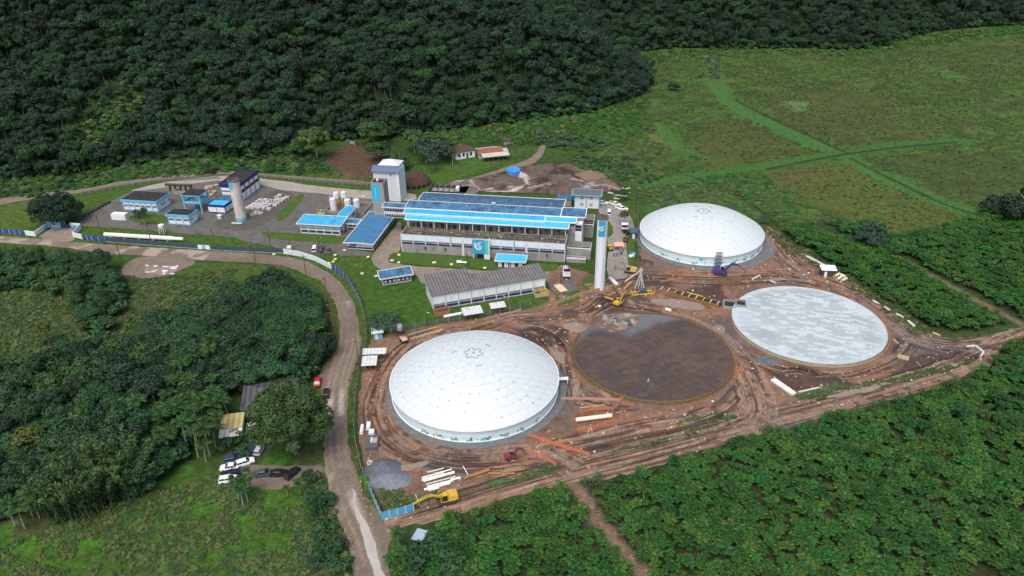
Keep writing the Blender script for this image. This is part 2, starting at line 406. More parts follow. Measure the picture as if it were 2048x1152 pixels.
TANKS = [(-9.35,146.84),(63.69,227.9),(35.62,159.35),(80.6,173.3)]; TR = 20.17   # dome, dome, dark slab, pale slab
# main dirt road
ROAD = [(-30,470),(75,478),(140,484),(250,492),(400,501),(512,507),(575,514),(612,522),(650,540),(675,560),(702,592),(715,627),(721,665),(723,695),(716,720),(706,742),(700,772),(696,810),(694,848),(696,880),(702,910),(710,940),(725,975),(735,1000),(752,1022),(775,1045),(795,1060),(778,1082),(772,1105),(790,1200),(812,1340),
        (745,1340),(722,1200),(700,1110),(692,1088),(685,1062),(667,1012),(652,962),(645,900),(650,860),(656,835),(652,800),(640,775),(636,748),(655,723),(670,710),(680,665),(677,627),(665,597),(650,570),(640,560),(607,548),(575,533),(525,526),(400,522),(295,512),(225,510),(110,492),(-30,484)]
RC = GP([(-30,477),(110,486),(250,499),(400,511),(520,516),(575,523),(612,535),(645,550),(672,577),(690,610),(700,650),(700,690),(688,720),(675,760),(672,810),(668,860),(668,900),(678,960),(697,1020),(720,1070),(740,1130),(755,1200),(778,1340)])
RCs = chaikin(RC, 2, False)
def road_col(x, y):
    d = polydist(x, y, RCs); c = np.tile([[.162,.134,.102]], (len(x), 1))
    c = lerp(c, (.155,.118,.090), sstep(.4, .6, fbm(x, y, 6, 3)))
    for off in (.9, 2.1): c = lerp(c, (.265,.205,.150), (1-sstep(.15, .55, np.abs(d-off)))*sstep(.35, .6, fbm(x, y, 9, 8))*.7)
    c = lerp(c, (.12,.092,.07), (1-sstep(.1, .4, np.abs(d-1.5)))*.5)
    wet = (1-sstep(.35, .9, np.abs(d-1.3-.6*(fbm(x, y, 12, 5)-.5))))*sstep(.46, .60, fbm(x, y, 16, 12))
    c = lerp(c, (.40,.36,.30), wet*.8*(y < 190))  # wet streaks painted pale: their sky sheen is in the colour
    c = lerp(c, (.34,.29,.23), sstep(.52, .62, fbm(x, y, 5, 77))*(x < -100)*.8)
    c = lerp(c, (.13,.11,.075), sstep(2.6, 3.6, d)*.6)
    return c*(0.8+.4*fbm(x, y, .8, 6))[:, None]
m_road = mat('road_dirt', (.8,.8,.8), (1.2,1.2,1.2), 1.2, .75, attr='Col', bump=.08, bscale=3, world=True)
sheet('dirt_road', ROAD, m_road, .06, .55, .6, 1, lambda x, y: .05*(fbm(x, y, 3, 1)-.5), road_col)
# ---- the construction site
SITE = [(766,1040),(774,1080),(790,1066),(815,1052),(880,1042),(965,1015),(1065,985),(1139,970),(1235,956),(1324,929),(1406,902),(1505,874),(1611,852),(1698,822),(1736,815),(1814,791),(1862,780),(1917,765),(1941,743),(1976,738),(1992,721),(2000,699),(2020,684),(2090,668),(2330,612),(2330,590),(2090,646),(2009,662),(1972,671),(1895,679),(1862,668),(1830,655),(1808,640),(1780,618),(1745,590),(1716,571),(1697,558),(1669,542),(1640,526),(1609,507),(1577,482),(1550,462),(1530,445),
        (1480,470),(1405,480),(1300,490),(1276,500),(1284,520),(1272,543),(1240,556),(1205,560),(1180,545),(1150,540),(1128,530),(1092,549),(1100,565),(1096,592),(1102,602),(1060,618),(1005,626),(960,636),(900,645),(850,653),(800,663),(765,673),(748,664),(740,690),(731,715),(722,760),(717,810),(717,860),(722,905),(735,955),(752,985)]
PATHS = [([(790,1052),(870,1025),(960,998),(1130,948),(1300,908),(1500,852),(1700,802),(1860,757),(1950,727),(1985,695),(2060,660)], 3.6, 26),
 ([(1010,640),(940,662),(880,668),(815,690),(768,760),(752,820),(772,872),(828,908),(920,927),(1020,920),(1085,912),(1140,945)], 3.0, 22),
 ([(1020,640),(1100,635),(1170,628),(1200,606),(1240,590)], 2.6, 14), ([(1020,650),(1080,662),(1130,690),(1130,740),(1140,790)], 2.6, 12),
 ([(1250,612),(1330,625),(1420,662),(1472,712),(1502,770),(1522,830),(1470,856)], 3.0, 24),
 ([(1200,570),(1290,548),(1400,560),(1500,556),(1600,552),(1700,585),(1780,640),(1850,686),(1960,690),(2050,660)], 4.0, 30),
 ([(1480,700),(1560,742),(1680,752),(1780,718),(1815,680)], 2.4, 16), ([(1535,465),(1575,515),(1620,545),(1680,570)], 4.0, 20),
 ([(1480,790),(1455,820),(1380,850),(1290,862),(1180,890),(1100,905)], 3.0, 18), ([(1140,790),(1190,810),(1260,812)], 2.0, 8)]
MOUNDS = [((1088,672), 7.5, 1.2), ((1600,752), 5.5, 1.4), ((1655,765), 5.0, 1.2), ((1870,725), 5, .8), ((1925,712), 4, .8), ((1185,640), 3.2, 1.0), ((1400,588), 5, 1.0), ((1300,560), 5, -1.4), ((1255,600), 4, 1.1), ((1330,585), 4, .8), ((1195,600), 4, .8), ((745,835), 2, .5), ((1262,548), 2.5, .9), ((1100,905), 2, .3), ((1240,630), 3.5, .7), ((1290,528), 3, .8)]
def site_flat(x, y):
    "1 where the ground is free, 0 under and beside the tanks"
    f = np.ones(len(x))
    for cx, cy in TANKS: f *= sstep(TR+.9, TR+2.4, np.hypot(x-cx, y-cy))
    return f
TRK = []
_r = random.Random(21)
for pts, hw, n in PATHS:
    c = chaikin(GP(pts), 2, False); t = np.gradient(c, axis=0); t /= np.linalg.norm(t, axis=1)[:, None]; nrm = np.stack([-t[:, 1], t[:, 0]], 1)
    for k in range(int(n*1.25)):
        off = _r.uniform(-hw*1.15, hw*1.15); ph = _r.uniform(0, 9); am = _r.uniform(.1, .7)
        wob = off + am*np.sin(np.arange(len(c))*_r.uniform(.15, .5)+ph)
        i0 = _r.randint(0, max(1, int(len(c)*.6))); i1 = min(len(c), i0 + _r.randint(max(4, len(c)//5), len(c)))
        for gauge in (-.9, .9) if k % 2 else (0,):
            TRK.append(((c + nrm*(wob+gauge)[:, None])[i0:i1], _r.uniform(.11, .24), _r.random()))
def tracks(x, y):
    dark = np.zeros(len(x)); light = np.zeros(len(x))
    for p, wd, q in TRK:
        if len(p) < 2: continue
        k = np.where((x > p[:, 0].min()-2) & (x < p[:, 0].max()+2) & (y > p[:, 1].min()-2) & (y < p[:, 1].max()+2))[0]
        if not len(k): continue
        d = polydist(x[k], y[k], p)
        if q < .6: dark[k] = np.maximum(dark[k], (1-sstep(wd*.6, wd*1.7, d)))
        else: light[k] = np.maximum(light[k], (1-sstep(wd, wd*2.0, d)))
    return dark, light
def lanes(x, y):
    "long streaks drawn out along the ways the machines drive"
    out = np.ones(len(x)); wt = np.zeros(len(x))
    for k, (pts, hw, n) in enumerate(PATHS):
        c = chaikin(GP(pts), 2, False); q = np.where((x > c[:, 0].min()-6) & (x < c[:, 0].max()+6) & (y > c[:, 1].min()-6) & (y < c[:, 1].max()+6))[0]
        if not len(q): continue
        bd = np.full(len(q), 1e9); lat = np.zeros(len(q)); alo = np.zeros(len(q)); acc = 0.0; px_, py_ = x[q], y[q]
        for i in range(len(c)-1):
            d = c[i+1]-c[i]; L_ = math.hypot(*d); t = np.clip(((px_-c[i, 0])*d[0]+(py_-c[i, 1])*d[1])/(L_*L_+1e-9), 0, 1); dx = px_-c[i, 0]-t*d[0]; dy = py_-c[i, 1]-t*d[1]; dd = np.hypot(dx, dy); m_ = dd < bd
            bd[m_] = dd[m_]; lat[m_] = (d[0]*dy-d[1]*dx)[m_]/(L_+1e-9); alo[m_] = acc+t[m_]*L_; acc += L_
        st = .42*vnoise(lat/.36+50, alo/6, 300+k) + .2*vnoise(lat/.9+50, alo/14, 330+k) + .38*vnoise(lat/.26+50, alo/3, 350+k)
        a_ = 1-sstep(hw*.9, hw*1.5, bd); up_ = a_ > wt[q]; qq = q[up_]; out[qq] = st[up_]; wt[qq] = a_[up_]
    return out, wt
def site_h(x, y):
    h = .35*(fbm(x, y, 5, 7)-.45) + .26*(fbm(x, y, 1.3, 8)-.5)
    for (u, v), r, a in MOUNDS:
        c = G(u, v); d = np.hypot(x-c.x, y-c.y); h = h + a*(1-sstep(.1, 1, d/r))*(.6+.8*fbm(x, y, 1.5, 33))
    dk, lt = tracks(x, y); h = h - .10*dk; ls, lw = lanes(x, y); h = h + lw*.22*(ls-.5)
    p = GP(SITE); e = sstep(0, 2.5, polydist(x, y, p, True))
    return np.maximum(h*site_flat(x, y)*e, -.02 + 0*h)*1.0
def pm(x, y, pts, soft=1.5, line=None, jit=2.5):
    p = GP(pts); nz = (fbm(x, y, 3, 41)-.5)*jit
    if line: return sstep(-soft/2, soft/2, line - polydist(x, y, chaikin(p, 2, False)) + nz)
    return sstep(-soft/2, soft/2, polydist(x, y, p, True)*np.where(inside(x, y, p), 1, -1) + nz)
def site_col(x, y):
    c = np.tile([[.215,.124,.080]], (len(x), 1))
    c = lerp(c, (.145,.086,.058), sstep(.42, .62, fbm(x, y, 9, 13)))
    c = lerp(c, (.255,.140,.082), sstep(.50, .66, fbm(x, y, 7, 14))*.8)
    c = lerp(c, (.150,.125,.108), sstep(.52, .66, fbm(x, y, 6, 15))*.7)
    c = lerp(c, (.225,.155,.105), pm(x, y, PATHS[0][0], 2, 3.6)*.75)
    for pts, col, a in (([(1035,662),(1080,648),(1137,660),(1140,690),(1090,700),(1050,690)], (.062,.036,.026), .92), ([(1533,742),(1620,735),(1716,770),(1650,790),(1570,785)], (.062,.036,.025), .92),
       ([(1820,712),(1950,700),(1960,720),(1860,738),(1780,755),(1800,735)], (.070,.042,.030), .92), ([(1260,545),(1330,548),(1345,572),(1280,575)], (.050,.044,.044), .9), ([(1180,600),(1260,590),(1300,600),(1330,630),(1250,640),(1180,620)], (.072,.046,.034), .85),
       ([(1365,580),(1440,570),(1460,600),(1400,605)], (.062,.040,.030), .9), ([(1290,540),(1400,545),(1400,560),(1300,555)], (.25,.125,.070), .8), ([(1560,480),(1600,515),(1640,535),(1650,545),(1590,535)], (.185,.10,.072), .7),
       ([(745,690),(790,680),(830,690),(790,715),(745,712)], (.23,.15,.09), .8), ([(740,780),(775,770),(770,900),(735,900)], (.215,.125,.085), .6), ([(1140,600),(1200,600),(1200,640),(1150,640)], (.20,.105,.075), .7),
       ([(1420,640),(1455,635),(1475,690),(1440,680)], (.110,.095,.085), .8), ([(1790,620),(1840,670),(1960,685),(1990,700),(1880,712),(1800,705),(1785,660)], (.115,.108,.102), .85),
       ([(1500,850),(1530,830),(1590,850),(1540,870)], (.135,.118,.105), .8), ([(730,920),(790,930),(810,1000),(760,990)], (.155,.120,.09), .7), ([(820,1010),(900,1000),(990,975),(980,965),(860,985)], (.115,.095,.06), .7),
       ([(1270,505),(1290,530),(1330,540),(1310,550),(1270,545)], (.10,.072,.058), .8), ([(1130,745),(1150,770),(1180,795),(1140,800)], (.195,.16,.13), .7), ([(1250,812),(1460,805),(1470,835),(1330,845)], (.20,.115,.082), .5),
       ([(1240,415),(1280,420),(1280,555),(1240,555)], (.16,.13,.10), .6)):
        c = lerp(c, col, pm(x, y, pts)*a)
    for pts, wd in (([(990,966),(1050,952),(1110,936)], 1.3), ([(1231,902),(1351,872),(1400,858),(1478,832)], 1.0), ([(1600,793),(1753,768),(1884,738),(1946,719)], 1.2), ([(1360,845),(1440,828)], 1.3), ([(830,1000),(880,990)], 1.2), ([(1640,800),(1760,765)], .9)):
        c = lerp(c, (.048,.095,.022), pm(x, y, pts, 1, wd, 3)*.92)
    dk, lt = tracks(x, y); fl = site_flat(x, y)
    ls, lw = lanes(x, y); lw = lw*fl; c = c*(1+lw*(1.9*(ls-.5)))[:, None]; c = lerp(c, (.33,.235,.175), lw*sstep(.62, .76, ls)*.4)
    c = c*(1 - .62*dk*fl)[:, None]; c = lerp(c, (.33,.24,.18), lt*fl*.55*sstep(.3, .55, fbm(x, y, 2, 91)))
    return c*np.array([.93,.88,.83])*(0.62+.72*fbm(x, y, .9, 16))[:, None]
m_mud = mat('site_mud', (.72,.72,.72), (1.28,1.28,1.28), 1.8, .62, attr='Col', bump=.16, bscale=3.0, world=True, spec=.4, var=.15)
def in_tank(x, y):
    r = np.zeros(x.shape, bool)
    for cx, cy in TANKS: r |= np.hypot(x-cx, y-cy) < TR-1.2
    return r
sheet('construction_ground', SITE, m_mud, .09, .27, .6, 1, site_h, site_col, holes=(in_tank,))
# ---- smaller sheets
m_yard = mat('yard_gravel', (.088,.084,.075), (.135,.128,.115), .35, .9, bump=.05, bscale=6, stain=(.055,.060,.045), stain_scale=.12, world=True, var=.2)
m_drive = mat('driveway_dirt', (.185,.150,.118), (.255,.215,.175), .3, .85, bump=.06, bscale=4, stain=(.125,.098,.075), stain_scale=.2, world=True, var=.15)
m_pale = mat('pale_roadway', (.27,.245,.205), (.33,.30,.255), .3, .85, bump=.03, bscale=5, stain=(.17,.15,.12), stain_scale=.1, world=True, var=.1)
m_lawn = mat('mown_lawn', (.045,.095,.016), (.072,.118,.026), .25, .95, bump=.12, bscale=3, stain=(.085,.085,.035), stain_scale=.15, world=True, spec=.1, var=.25)
m_compost = mat('compost_soil', (.070,.052,.042), (.125,.095,.078), .3, .9, bump=.25, bscale=1.2, stain=(.035,.026,.022), stain_scale=.2, world=True, var=.3)
m_greyg = mat('crushed_stone', (.105,.110,.115), (.165,.170,.175), .8, .85, bump=.06, bscale=5, world=True, var=.2)
m_track = mat('track_dirt', (.155,.118,.090), (.205,.165,.130), .3, .9, bump=.06, bscale=3, world=True, var=.2, stain=(.075,.085,.035), stain_scale=.2)
m_water = mat('muddy_water', (.28,.21,.16), (.23,.17,.13), .4, .08, spec=.5, world=True)
m_pond = mat('dark_water', (.030,.034,.030), None, .4, .06, spec=.5)
rough = lambda a, s, k: (lambda x, y: a*(fbm(x, y, s, k)-.5))
sheet('gravel_yard', [(118,450),(150,447),(172,432),(215,405),(250,388),(320,368),(400,358),(462,352),(520,360),(575,365),(640,376),(745,388),(800,392),(800,440),(760,446),(742,425),(692,478),(700,500),(742,503),(746,514),(665,510),(607,506),(560,499),(530,489),(495,485),(462,473),(400,471),(325,464),(250,457),(175,453)], m_yard, .05, .7, .4, 1, rough(.03, 4, 2))
sheet('gate_drive', [(70,478),(100,459),(118,448),(140,450),(145,456),(150,472),(146,486)], m_drive, .075, .7, .3)
sheet('pale_roadway', [(250,384),(320,366),(375,358),(455,350),(520,357),(575,363),(625,372),(745,383),(830,385),(835,402),(790,402),(745,400),(650,388),(570,382),(530,372),(455,360),(380,368),(300,380)], m_pale, .085, .8, .3)
sheet('driveway', [(800,438),(806,470),(800,508),(778,515),(776,523),(790,529),(850,534),(930,539),(1000,544),(1055,545),(1095,540),(1130,528),(1150,540),(1110,560),(1100,570),(1092,560),(900,563),(845,572),(835,552),(820,545),(790,546),(765,543),(748,530),(742,515),(752,500),(790,455)], m_drive, .07, .6, .4, 1, rough(.06, 3, 5))
sheet('paved_yard', [(1199,402),(1228,404),(1262,428),(1272,470),(1262,520),(1258,556),(1222,562),(1212,540),(1218,500),(1210,450),(1198,430)], mat('paving', (.20,.185,.165), (.275,.255,.23), .5, .85, bump=.03, bscale=4, stain=(.13,.10,.075), stain_scale=.15, world=True, var=.15), .11, .7, .3)
sheet('paved_apron', [(480,425),(520,400),(545,380),(580,384),(596,396),(560,430),(520,455),(480,462),(425,455),(440,430)], mat('mossy_paving', (.070,.070,.052), (.10,.098,.078), .3, .9, bump=.03, bscale=5, world=True, var=.2, stain=(.045,.060,.025), stain_scale=.2), .08, .7, .3)
for k, pts in enumerate([[(256,432),(300,427),(332,431),(336,448),(300,448),(262,444)], [(552,441),(560,424),(592,394),(604,388),(608,392),(600,405),(576,432),(563,442)], [(522,466),(530,463),(600,468),(690,472),(690,488),(640,486),(560,480),(535,475)],
        [(776,512),(790,505),(850,508),(950,518),(1060,528),(1112,528),(1120,535),(1108,544),(1060,543),(950,538),(850,532),(785,524)], [(1210,436),(1224,450),(1227,470),(1214,478),(1206,460)], [(1110,590),(1145,575),(1170,590),(1150,604),(1112,612)], [(1170,552),(1196,556),(1200,580),(1176,582),(1160,570)], [(1250,458),(1268,458),(1270,540),(1256,540)]]):
    sheet('lawn', pts, m_lawn, .14, .5, .35, 1, rough(.05, 1.5, 3), seed=k)
sheet('dirt_track', [(-40,418),(72,396),(165,386),(250,369),(400,352),(462,347),(520,352),(625,361),(750,371),(750,364),(625,355),(520,347),(462,342),(400,345),(250,361),(165,379),(72,387),(-40,404)], m_track, .05, .8, .5)
def comp_col(x, y):
    c = np.tile([[.115,.082,.062]], (len(x), 1)); c = lerp(c, (.045,.031,.024), sstep(.44, .60, fbm(x, y, 7, 22))); c = lerp(c, (.175,.125,.085), pm(x, y, [(1150,335),(1200,350),(1245,380),(1190,375)], 3)*.8)
    c = lerp(c, (.36,.34,.32), sstep(.58, .68, fbm(x, y, 5, 27))*.7*sstep(.5, .3, fbm(x, y, 7, 22))); c = lerp(c, (.42,.40,.38), pm(x, y, [(1036,345),(1048,355),(1056,372),(1030,384),(960,386)], 1, 1.2)*.85)
    c = lerp(c, (.34,.32,.30), pm(x, y, [(1058,380),(1100,372),(1150,362),(1200,372),(1250,384)], 1.5, 1.0, 4)*.7); return c*(.6+.8*fbm(x, y, .9, 28))[:, None]
def comp_h(x, y):
    p = GP(COMP); e = sstep(0, 4, polydist(x, y, p, True)); return e*(3.4*np.maximum(0, fbm(x, y, 8, 22)-.42)**.8 - .1 + .9*(fbm(x, y, 1.6, 23)-.5))
COMP = [(870,378),(900,362),(945,358),(1000,345),(1060,332),(1130,323),(1160,338),(1200,352),(1240,366),(1258,386),(1205,384),(1140,392),(1080,388),(1000,384),(960,384),(952,374)]
sheet('compost_ground', COMP, mat('compost_yard', (.75,.75,.75), (1.25,1.25,1.25), 1.5, .85, attr='Col', bump=.3, bscale=2, world=True), .12, .5, .7, 1, comp_h, comp_col)
sheet('farm_track', [(880,372),(960,352),(1020,332),(1060,318),(1075,303),(1082,290),(1092,292),(1088,306),(1078,322),(1050,335),(1000,350),(950,362),(900,376)], m_track, .13, .8, .4)
sheet('dirt_lot', [(240,536),(262,520),(295,511),(390,521),(392,527),(362,541),(332,553),(275,563),(250,552)], mat('lot_dirt', (.145,.112,.088), (.200,.158,.122), .35, .85, world=True, bump=.08, bscale=2, var=.2), .08, .6, .6)
sheet('dirt_lot', [(520,932),(600,932),(646,930),(650,950),(590,978),(500,978),(436,962),(450,925)], mat('parking_dirt', (.125,.100,.080), (.180,.145,.115), .4, .85, world=True, bump=.08, bscale=2, var=.2), .05, .6, .6)
def ring(x, y, c, a): return np.hypot(x-c[0], y-c[1])
def disc(c, r, sx=1, sy=1, n=72): return [(c[0]+r*sx*math.cos(2*math.pi*i/n), c[1]+r*sy*math.sin(2*math.pi*i/n)) for i in range(n)]
for c, r, off in ((TANKS[0], TR+1.7, (.25,-.2)), (TANKS[1], TR+2.7, (1.2,-.5))):
    cc = (c[0]+off[0], c[1]+off[1])
    sheet('gravel_bed', disc(cc, r), m_greyg, .16, .5, .4, 0, rough(.08, 1.5, 9), world_pts=True, holes=(lambda x, y, c=c: np.hypot(x-c[0], y-c[1]) < TR-.8,))
PUD = [[(1145,775),(1160,765),(1156,790),(1146,800)], [(790,935),(830,925),(860,925),(850,935),(810,945)], [(1128,645),(1168,648),(1175,662),(1150,668),(1125,655)], [(1300,600),(1360,598),(1410,612),(1400,625),(1340,615),(1300,610)],
       [(1690,785),(1740,772),(1780,765),(1775,772),(1700,795),(1640,800)], [(1860,735),(1940,722),(1900,738)], [(1010,938),(1050,933),(1040,942),(1000,946)], [(1420,655),(1445,650),(1452,668),(1432,668)], [(1480,765),(1488,790),(1485,815),(1478,800)], [(1530,560),(1570,555),(1575,560),(1540,565)], [(1100,700),(1125,705),(1130,730),(1115,725)], [(1195,770),(1230,800),(1215,805)]]
for k, pts in enumerate(PUD[:0]): pass
for k, pts in enumerate(PUD):
    sheet('puddle', pts, m_water, .22, .35, .8, 1, seed=k)
sheet('puddle', [(287,536),(300,532),(340,535),(358,538),(345,548),(320,551),(290,546)], m_water, .14, .4, .8, 1, seed=20)
sheet('puddle', [(590,1070),(615,1085),(640,1105),(640,1150),(615,1150),(600,1110),(585,1085)], m_pond, .08, .4, .9, 1, seed=21)
sheet('puddle', [(700,966),(707,985),(717,1015),(730,1045),(748,1085),(768,1140),(780,1180),(758,1180),(744,1140),(729,1095),(717,1050),(707,1005)], mat('sky_pale_puddle', (.44,.41,.37), (.36,.33,.29), .5, .25, spec=.5, world=True), .125, .35, .5, 1, seed=22)  # sky reflection on the water is put into the pale base colour
# ------------------------------------------------------------------ vegetation
def leaf_mat(name, c1, c2, rand=.3, transl=.18):
    "leaf colour varies leaf by leaf (attribute tint) and plant by plant"
    m = bpy.data.materials.new(name); m.use_nodes = True; t = m.node_tree; N = t.nodes; L = t.links
    b = N['Principled BSDF']; b.inputs['Roughness'].default_value = .62; b.inputs['Specular IOR Level'].default_value = .25
    a = N.new('ShaderNodeAttribute'); a.attribute_name = 'tint'
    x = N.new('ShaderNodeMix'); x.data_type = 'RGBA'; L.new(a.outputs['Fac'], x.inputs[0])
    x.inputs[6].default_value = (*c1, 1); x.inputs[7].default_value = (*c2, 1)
    oi = N.new('ShaderNodeObjectInfo'); hs = N.new('ShaderNodeHueSaturation')
    r1 = N.new('ShaderNodeMapRange'); r1.inputs[3].default_value = 1-rand; r1.inputs[4].default_value = 1+rand; L.new(oi.outputs['Random'], r1.inputs[0]); L.new(r1.outputs[0], hs.inputs['Value'])
    m2 = N.new('ShaderNodeMath'); m2.operation = 'MULTIPLY'; m2.inputs[1].default_value = 13.7; L.new(oi.outputs['Random'], m2.inputs[0])
    m3_ = N.new('ShaderNodeMath'); m3_.operation = 'FRACT'; L.new(m2.outputs[0], m3_.inputs[0])
    r2 = N.new('ShaderNodeMapRange'); r2.inputs[3].default_value = .5-.016; r2.inputs[4].default_value = .5+.020; L.new(m3_.outputs[0], r2.inputs[0]); L.new(r2.outputs[0], hs.inputs['Hue'])
    L.new(x.outputs[2], hs.inputs['Color']); L.new(hs.outputs[0], b.inputs['Base Color'])
    tr = N.new('ShaderNodeBsdfTranslucent'); L.new(hs.outputs[0], tr.inputs[0]); ms = N.new('ShaderNodeMixShader'); ms.inputs[0].default_value = transl
    L.new(b.outputs[0], ms.inputs[1]); L.new(tr.outputs[0], ms.inputs[2]); L.new(ms.outputs[0], N['Material Output'].inputs[0])
    return m
L_dark = leaf_mat('leaf_dark', (.013,.036,.020), (.041,.087,.044), .36)
L_mid = leaf_mat('leaf_mid', (.016,.052,.020), (.048,.115,.038))
L_wood = leaf_mat('leaf_wood', (.018,.060,.024), (.052,.122,.044), .28)
L_yel = leaf_mat('leaf_yellowish', (.060,.080,.018), (.130,.140,.030), .15)
L_grey = leaf_mat('leaf_greygreen', (.028,.058,.038), (.068,.112,.068), .25)
L_palm = leaf_mat('leaf_palm', (.016,.054,.014), (.050,.118,.026), .25)
L_crop = leaf_mat('leaf_crop', (.011,.052,.012), (.052,.165,.027), .36)
L_crop2 = leaf_mat('leaf_crop_young', (.020,.064,.012), (.074,.165,.027), .3)
L_agave = leaf_mat('leaf_bluegreen', (.040,.082,.042), (.085,.140,.075), .15)
L_low = leaf_mat('leaf_low', (.032,.098,.018), (.075,.185,.030), .28)
L_hmid = leaf_mat('leaf_hill_mid', (.012,.036,.019), (.038,.082,.042), .3)
L_hgrey = leaf_mat('leaf_hill_grey', (.018,.038,.026), (.048,.078,.050), .25)
L_full = leaf_mat('leaf_full', (.026,.070,.022), (.076,.150,.044), .15)
L_reed = leaf_mat('leaf_reed', (.070,.110,.040), (.130,.175,.070), .25)
L_ygreen = leaf_mat('leaf_yellowgreen', (.040,.085,.022), (.098,.165,.044), .15)
L_field = leaf_mat('leaf_field', (.070,.100,.032), (.135,.155,.055), .3)
L_bamb = leaf_mat('leaf_bamboo', (.024,.066,.022), (.100,.175,.058), .12)
BARK = mat('bark', (.10,.08,.06), (.20,.175,.145), 1.5, .9, bump=.03)
BARKL = mat('pale_bark', (.26,.24,.21), (.38,.36,.32), 1.5, .9)
def leaf_cloud(r, pts, nrm, size, jit=.42, asp=.62, up=.5):
    "one bent quad per point: V (n*4,3), F (n,4)"
    n = len(pts); nn = nrm + r.normal(0, jit, (n, 3)); nn[:, 2] += up; nn /= np.linalg.norm(nn, axis=1)[:, None]+1e-9
    a = np.cross(nn, r.normal(0, 1, (n, 3))); a /= np.linalg.norm(a, axis=1)[:, None]+1e-9; b = np.cross(nn, a)
    s = size*(.6+.8*r.random(n))[:, None]; a = a*s; b = b*s*asp
    V = np.stack([pts-a, pts-b*1.0+a*.1, pts+a, pts+b+a*.1], 1)
    V[:, 1] += nn*s*.18; V[:, 3] += nn*s*.18
    return V.reshape(-1, 3), np.arange(n*4).reshape(n, 4)
def crown_mesh(name, m, seed, rx, rz, zc, nb, per, leaf, blob=.38, flat=.55, inner=.15, up=.5):
    r = np.random.default_rng(seed); P = []; Nn = []; T = []
    for k in range(nb):
        ph = r.random()*2*math.pi; u = r.random()
        el = math.asin(min(1, u*1.25-.3)) if u*1.25-.3 > -1 else -.3
        rad = (1-blob*.6)*(.75+.35*r.random()) if r.random() > inner else .4*r.random()
        c = np.array([math.cos(ph)*math.cos(el)*rx*rad, math.sin(ph)*math.cos(el)*rx*rad, math.sin(el)*rz*rad])
        br = rx*blob*(.65+.7*r.random()); n = int(per*(br/(rx*blob))**2)
        d = r.normal(0, 1, (n, 3)); d[:, 2] = np.abs(d[:, 2])*1.0 - .35; d /= np.linalg.norm(d, axis=1)[:, None]
        q = c + d*br*np.array([1, 1, flat+.2])*(.82+.25*r.random((n, 1)))
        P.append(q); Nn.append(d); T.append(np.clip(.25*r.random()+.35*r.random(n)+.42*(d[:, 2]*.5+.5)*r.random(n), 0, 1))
    P = np.vstack(P); Nn = np.vstack(Nn); T = np.concatenate(T); P[:, 2] += zc
    V, F = leaf_cloud(r, P, Nn, leaf, up=up)
    return npmesh(name, V, F, m, {'tint': ('FACE', 'FLOAT', T)}, link=False)
def trunk_mesh(name, m, h, r0, seed, limbs=4, spread=.5, lean=.06):
    r = random.Random(seed); b = MB(); p = Vector((0,0,-.4)); q = None
    pts = [Vector((0,0,-.4))]
    for k in range(1, 4): pts.append(Vector((r.uniform(-lean, lean)*h*k/2, r.uniform(-lean, lean)*h*k/2, h*k/3)))
    for k in range(3): b.cyl(pts[k], pts[k+1], r0*(1-.22*k), r0*(1-.22*(k+1)), 7, caps=False)
    for k in range(limbs):
        t = r.uniform(.45, .95); s = pts[2].lerp(pts[3], t); a = r.uniform(0, 6.28); l = h*spread*r.uniform(.7, 1.2)
        e = s + Vector((math.cos(a)*l, math.sin(a)*l, l*r.uniform(.4, .9))); mid = s.lerp(e, .5)+Vector((0,0,l*.08))
        b.cyl(s, mid, r0*.4, r0*.28, 5, caps=False); b.cyl(mid, e, r0*.28, r0*.10, 5, caps=False)
    me = bpy.data.meshes.new(name); me.from_pydata(b.v, [], b.f); me.materials.append(m); me.polygons.foreach_set('use_smooth', [True]*len(b.f)); return me
def frond_mesh(name, m, seed, n, L, up, wide, nl, droop, base=0.0, leafw=.10, tmin=.0, stem_m=None, stems=1, spread=.0):
    "a head of arching fronds with separate leaflets"
    r = np.random.default_rng(seed); VV = []; FF = []; T = []; o = 0
    for s in range(stems):
        bx, by = (r.normal(0, spread, 2) if stems > 1 else (0, 0)); bz = base*(.6+.6*r.random() if stems > 1 else 1)
        for k in range(n):
            az = 2*math.pi*(k/n) + r.normal(0, .3); e0 = up*(.45+.75*r.random()); l = L*(.75+.4*r.random()); tt = r.random()
            d = np.array([math.cos(az), math.sin(az), 0]); side = np.array([-math.sin(az), math.cos(az), 0])
            t = np.linspace(0, 1, 9); ang = e0 - (e0+droop)*t**1.3
            px = np.concatenate([[0], np.cumsum(np.cos(ang[:-1])*l/8)]); pz = np.concatenate([[0], np.cumsum(np.sin(ang[:-1])*l/8)])
            for j in range(nl):
                f = .12 + .86*j/(nl-1)
                cx = np.interp(f, t, px); cz = np.interp(f, t, pz); a_ = np.interp(f, t, ang)
                fw = d*math.cos(a_) + np.array([0, 0, math.sin(a_)])
                c = np.array([bx, by, bz]) + d*cx + np.array([0, 0, cz])
                wl = wide*math.sin(math.pi*min(1, .18+f*.80))*(.85+.3*r.random())
                for sg in (-1, 1):
                    tip = c + side*sg*wl*.85 + fw*wl*.55 + np.array([0, 0, -wl*(.35+.3*r.random())])
                    mid = (c+tip)/2 + np.array([0, 0, wl*.10]); w_ = fw*leafw*L*.5
                    VV += [c-w_*.5, mid-w_, tip, mid+w_]; FF.append((o, o+1, o+2, o+3)); o += 4
                    T.append(min(1, max(0, tmin+.55*tt+.45*r.random())))
    return npmesh(name, np.array(VV), np.array(FF), m, {'tint': ('FACE', 'FLOAT', np.array(T))}, link=False)
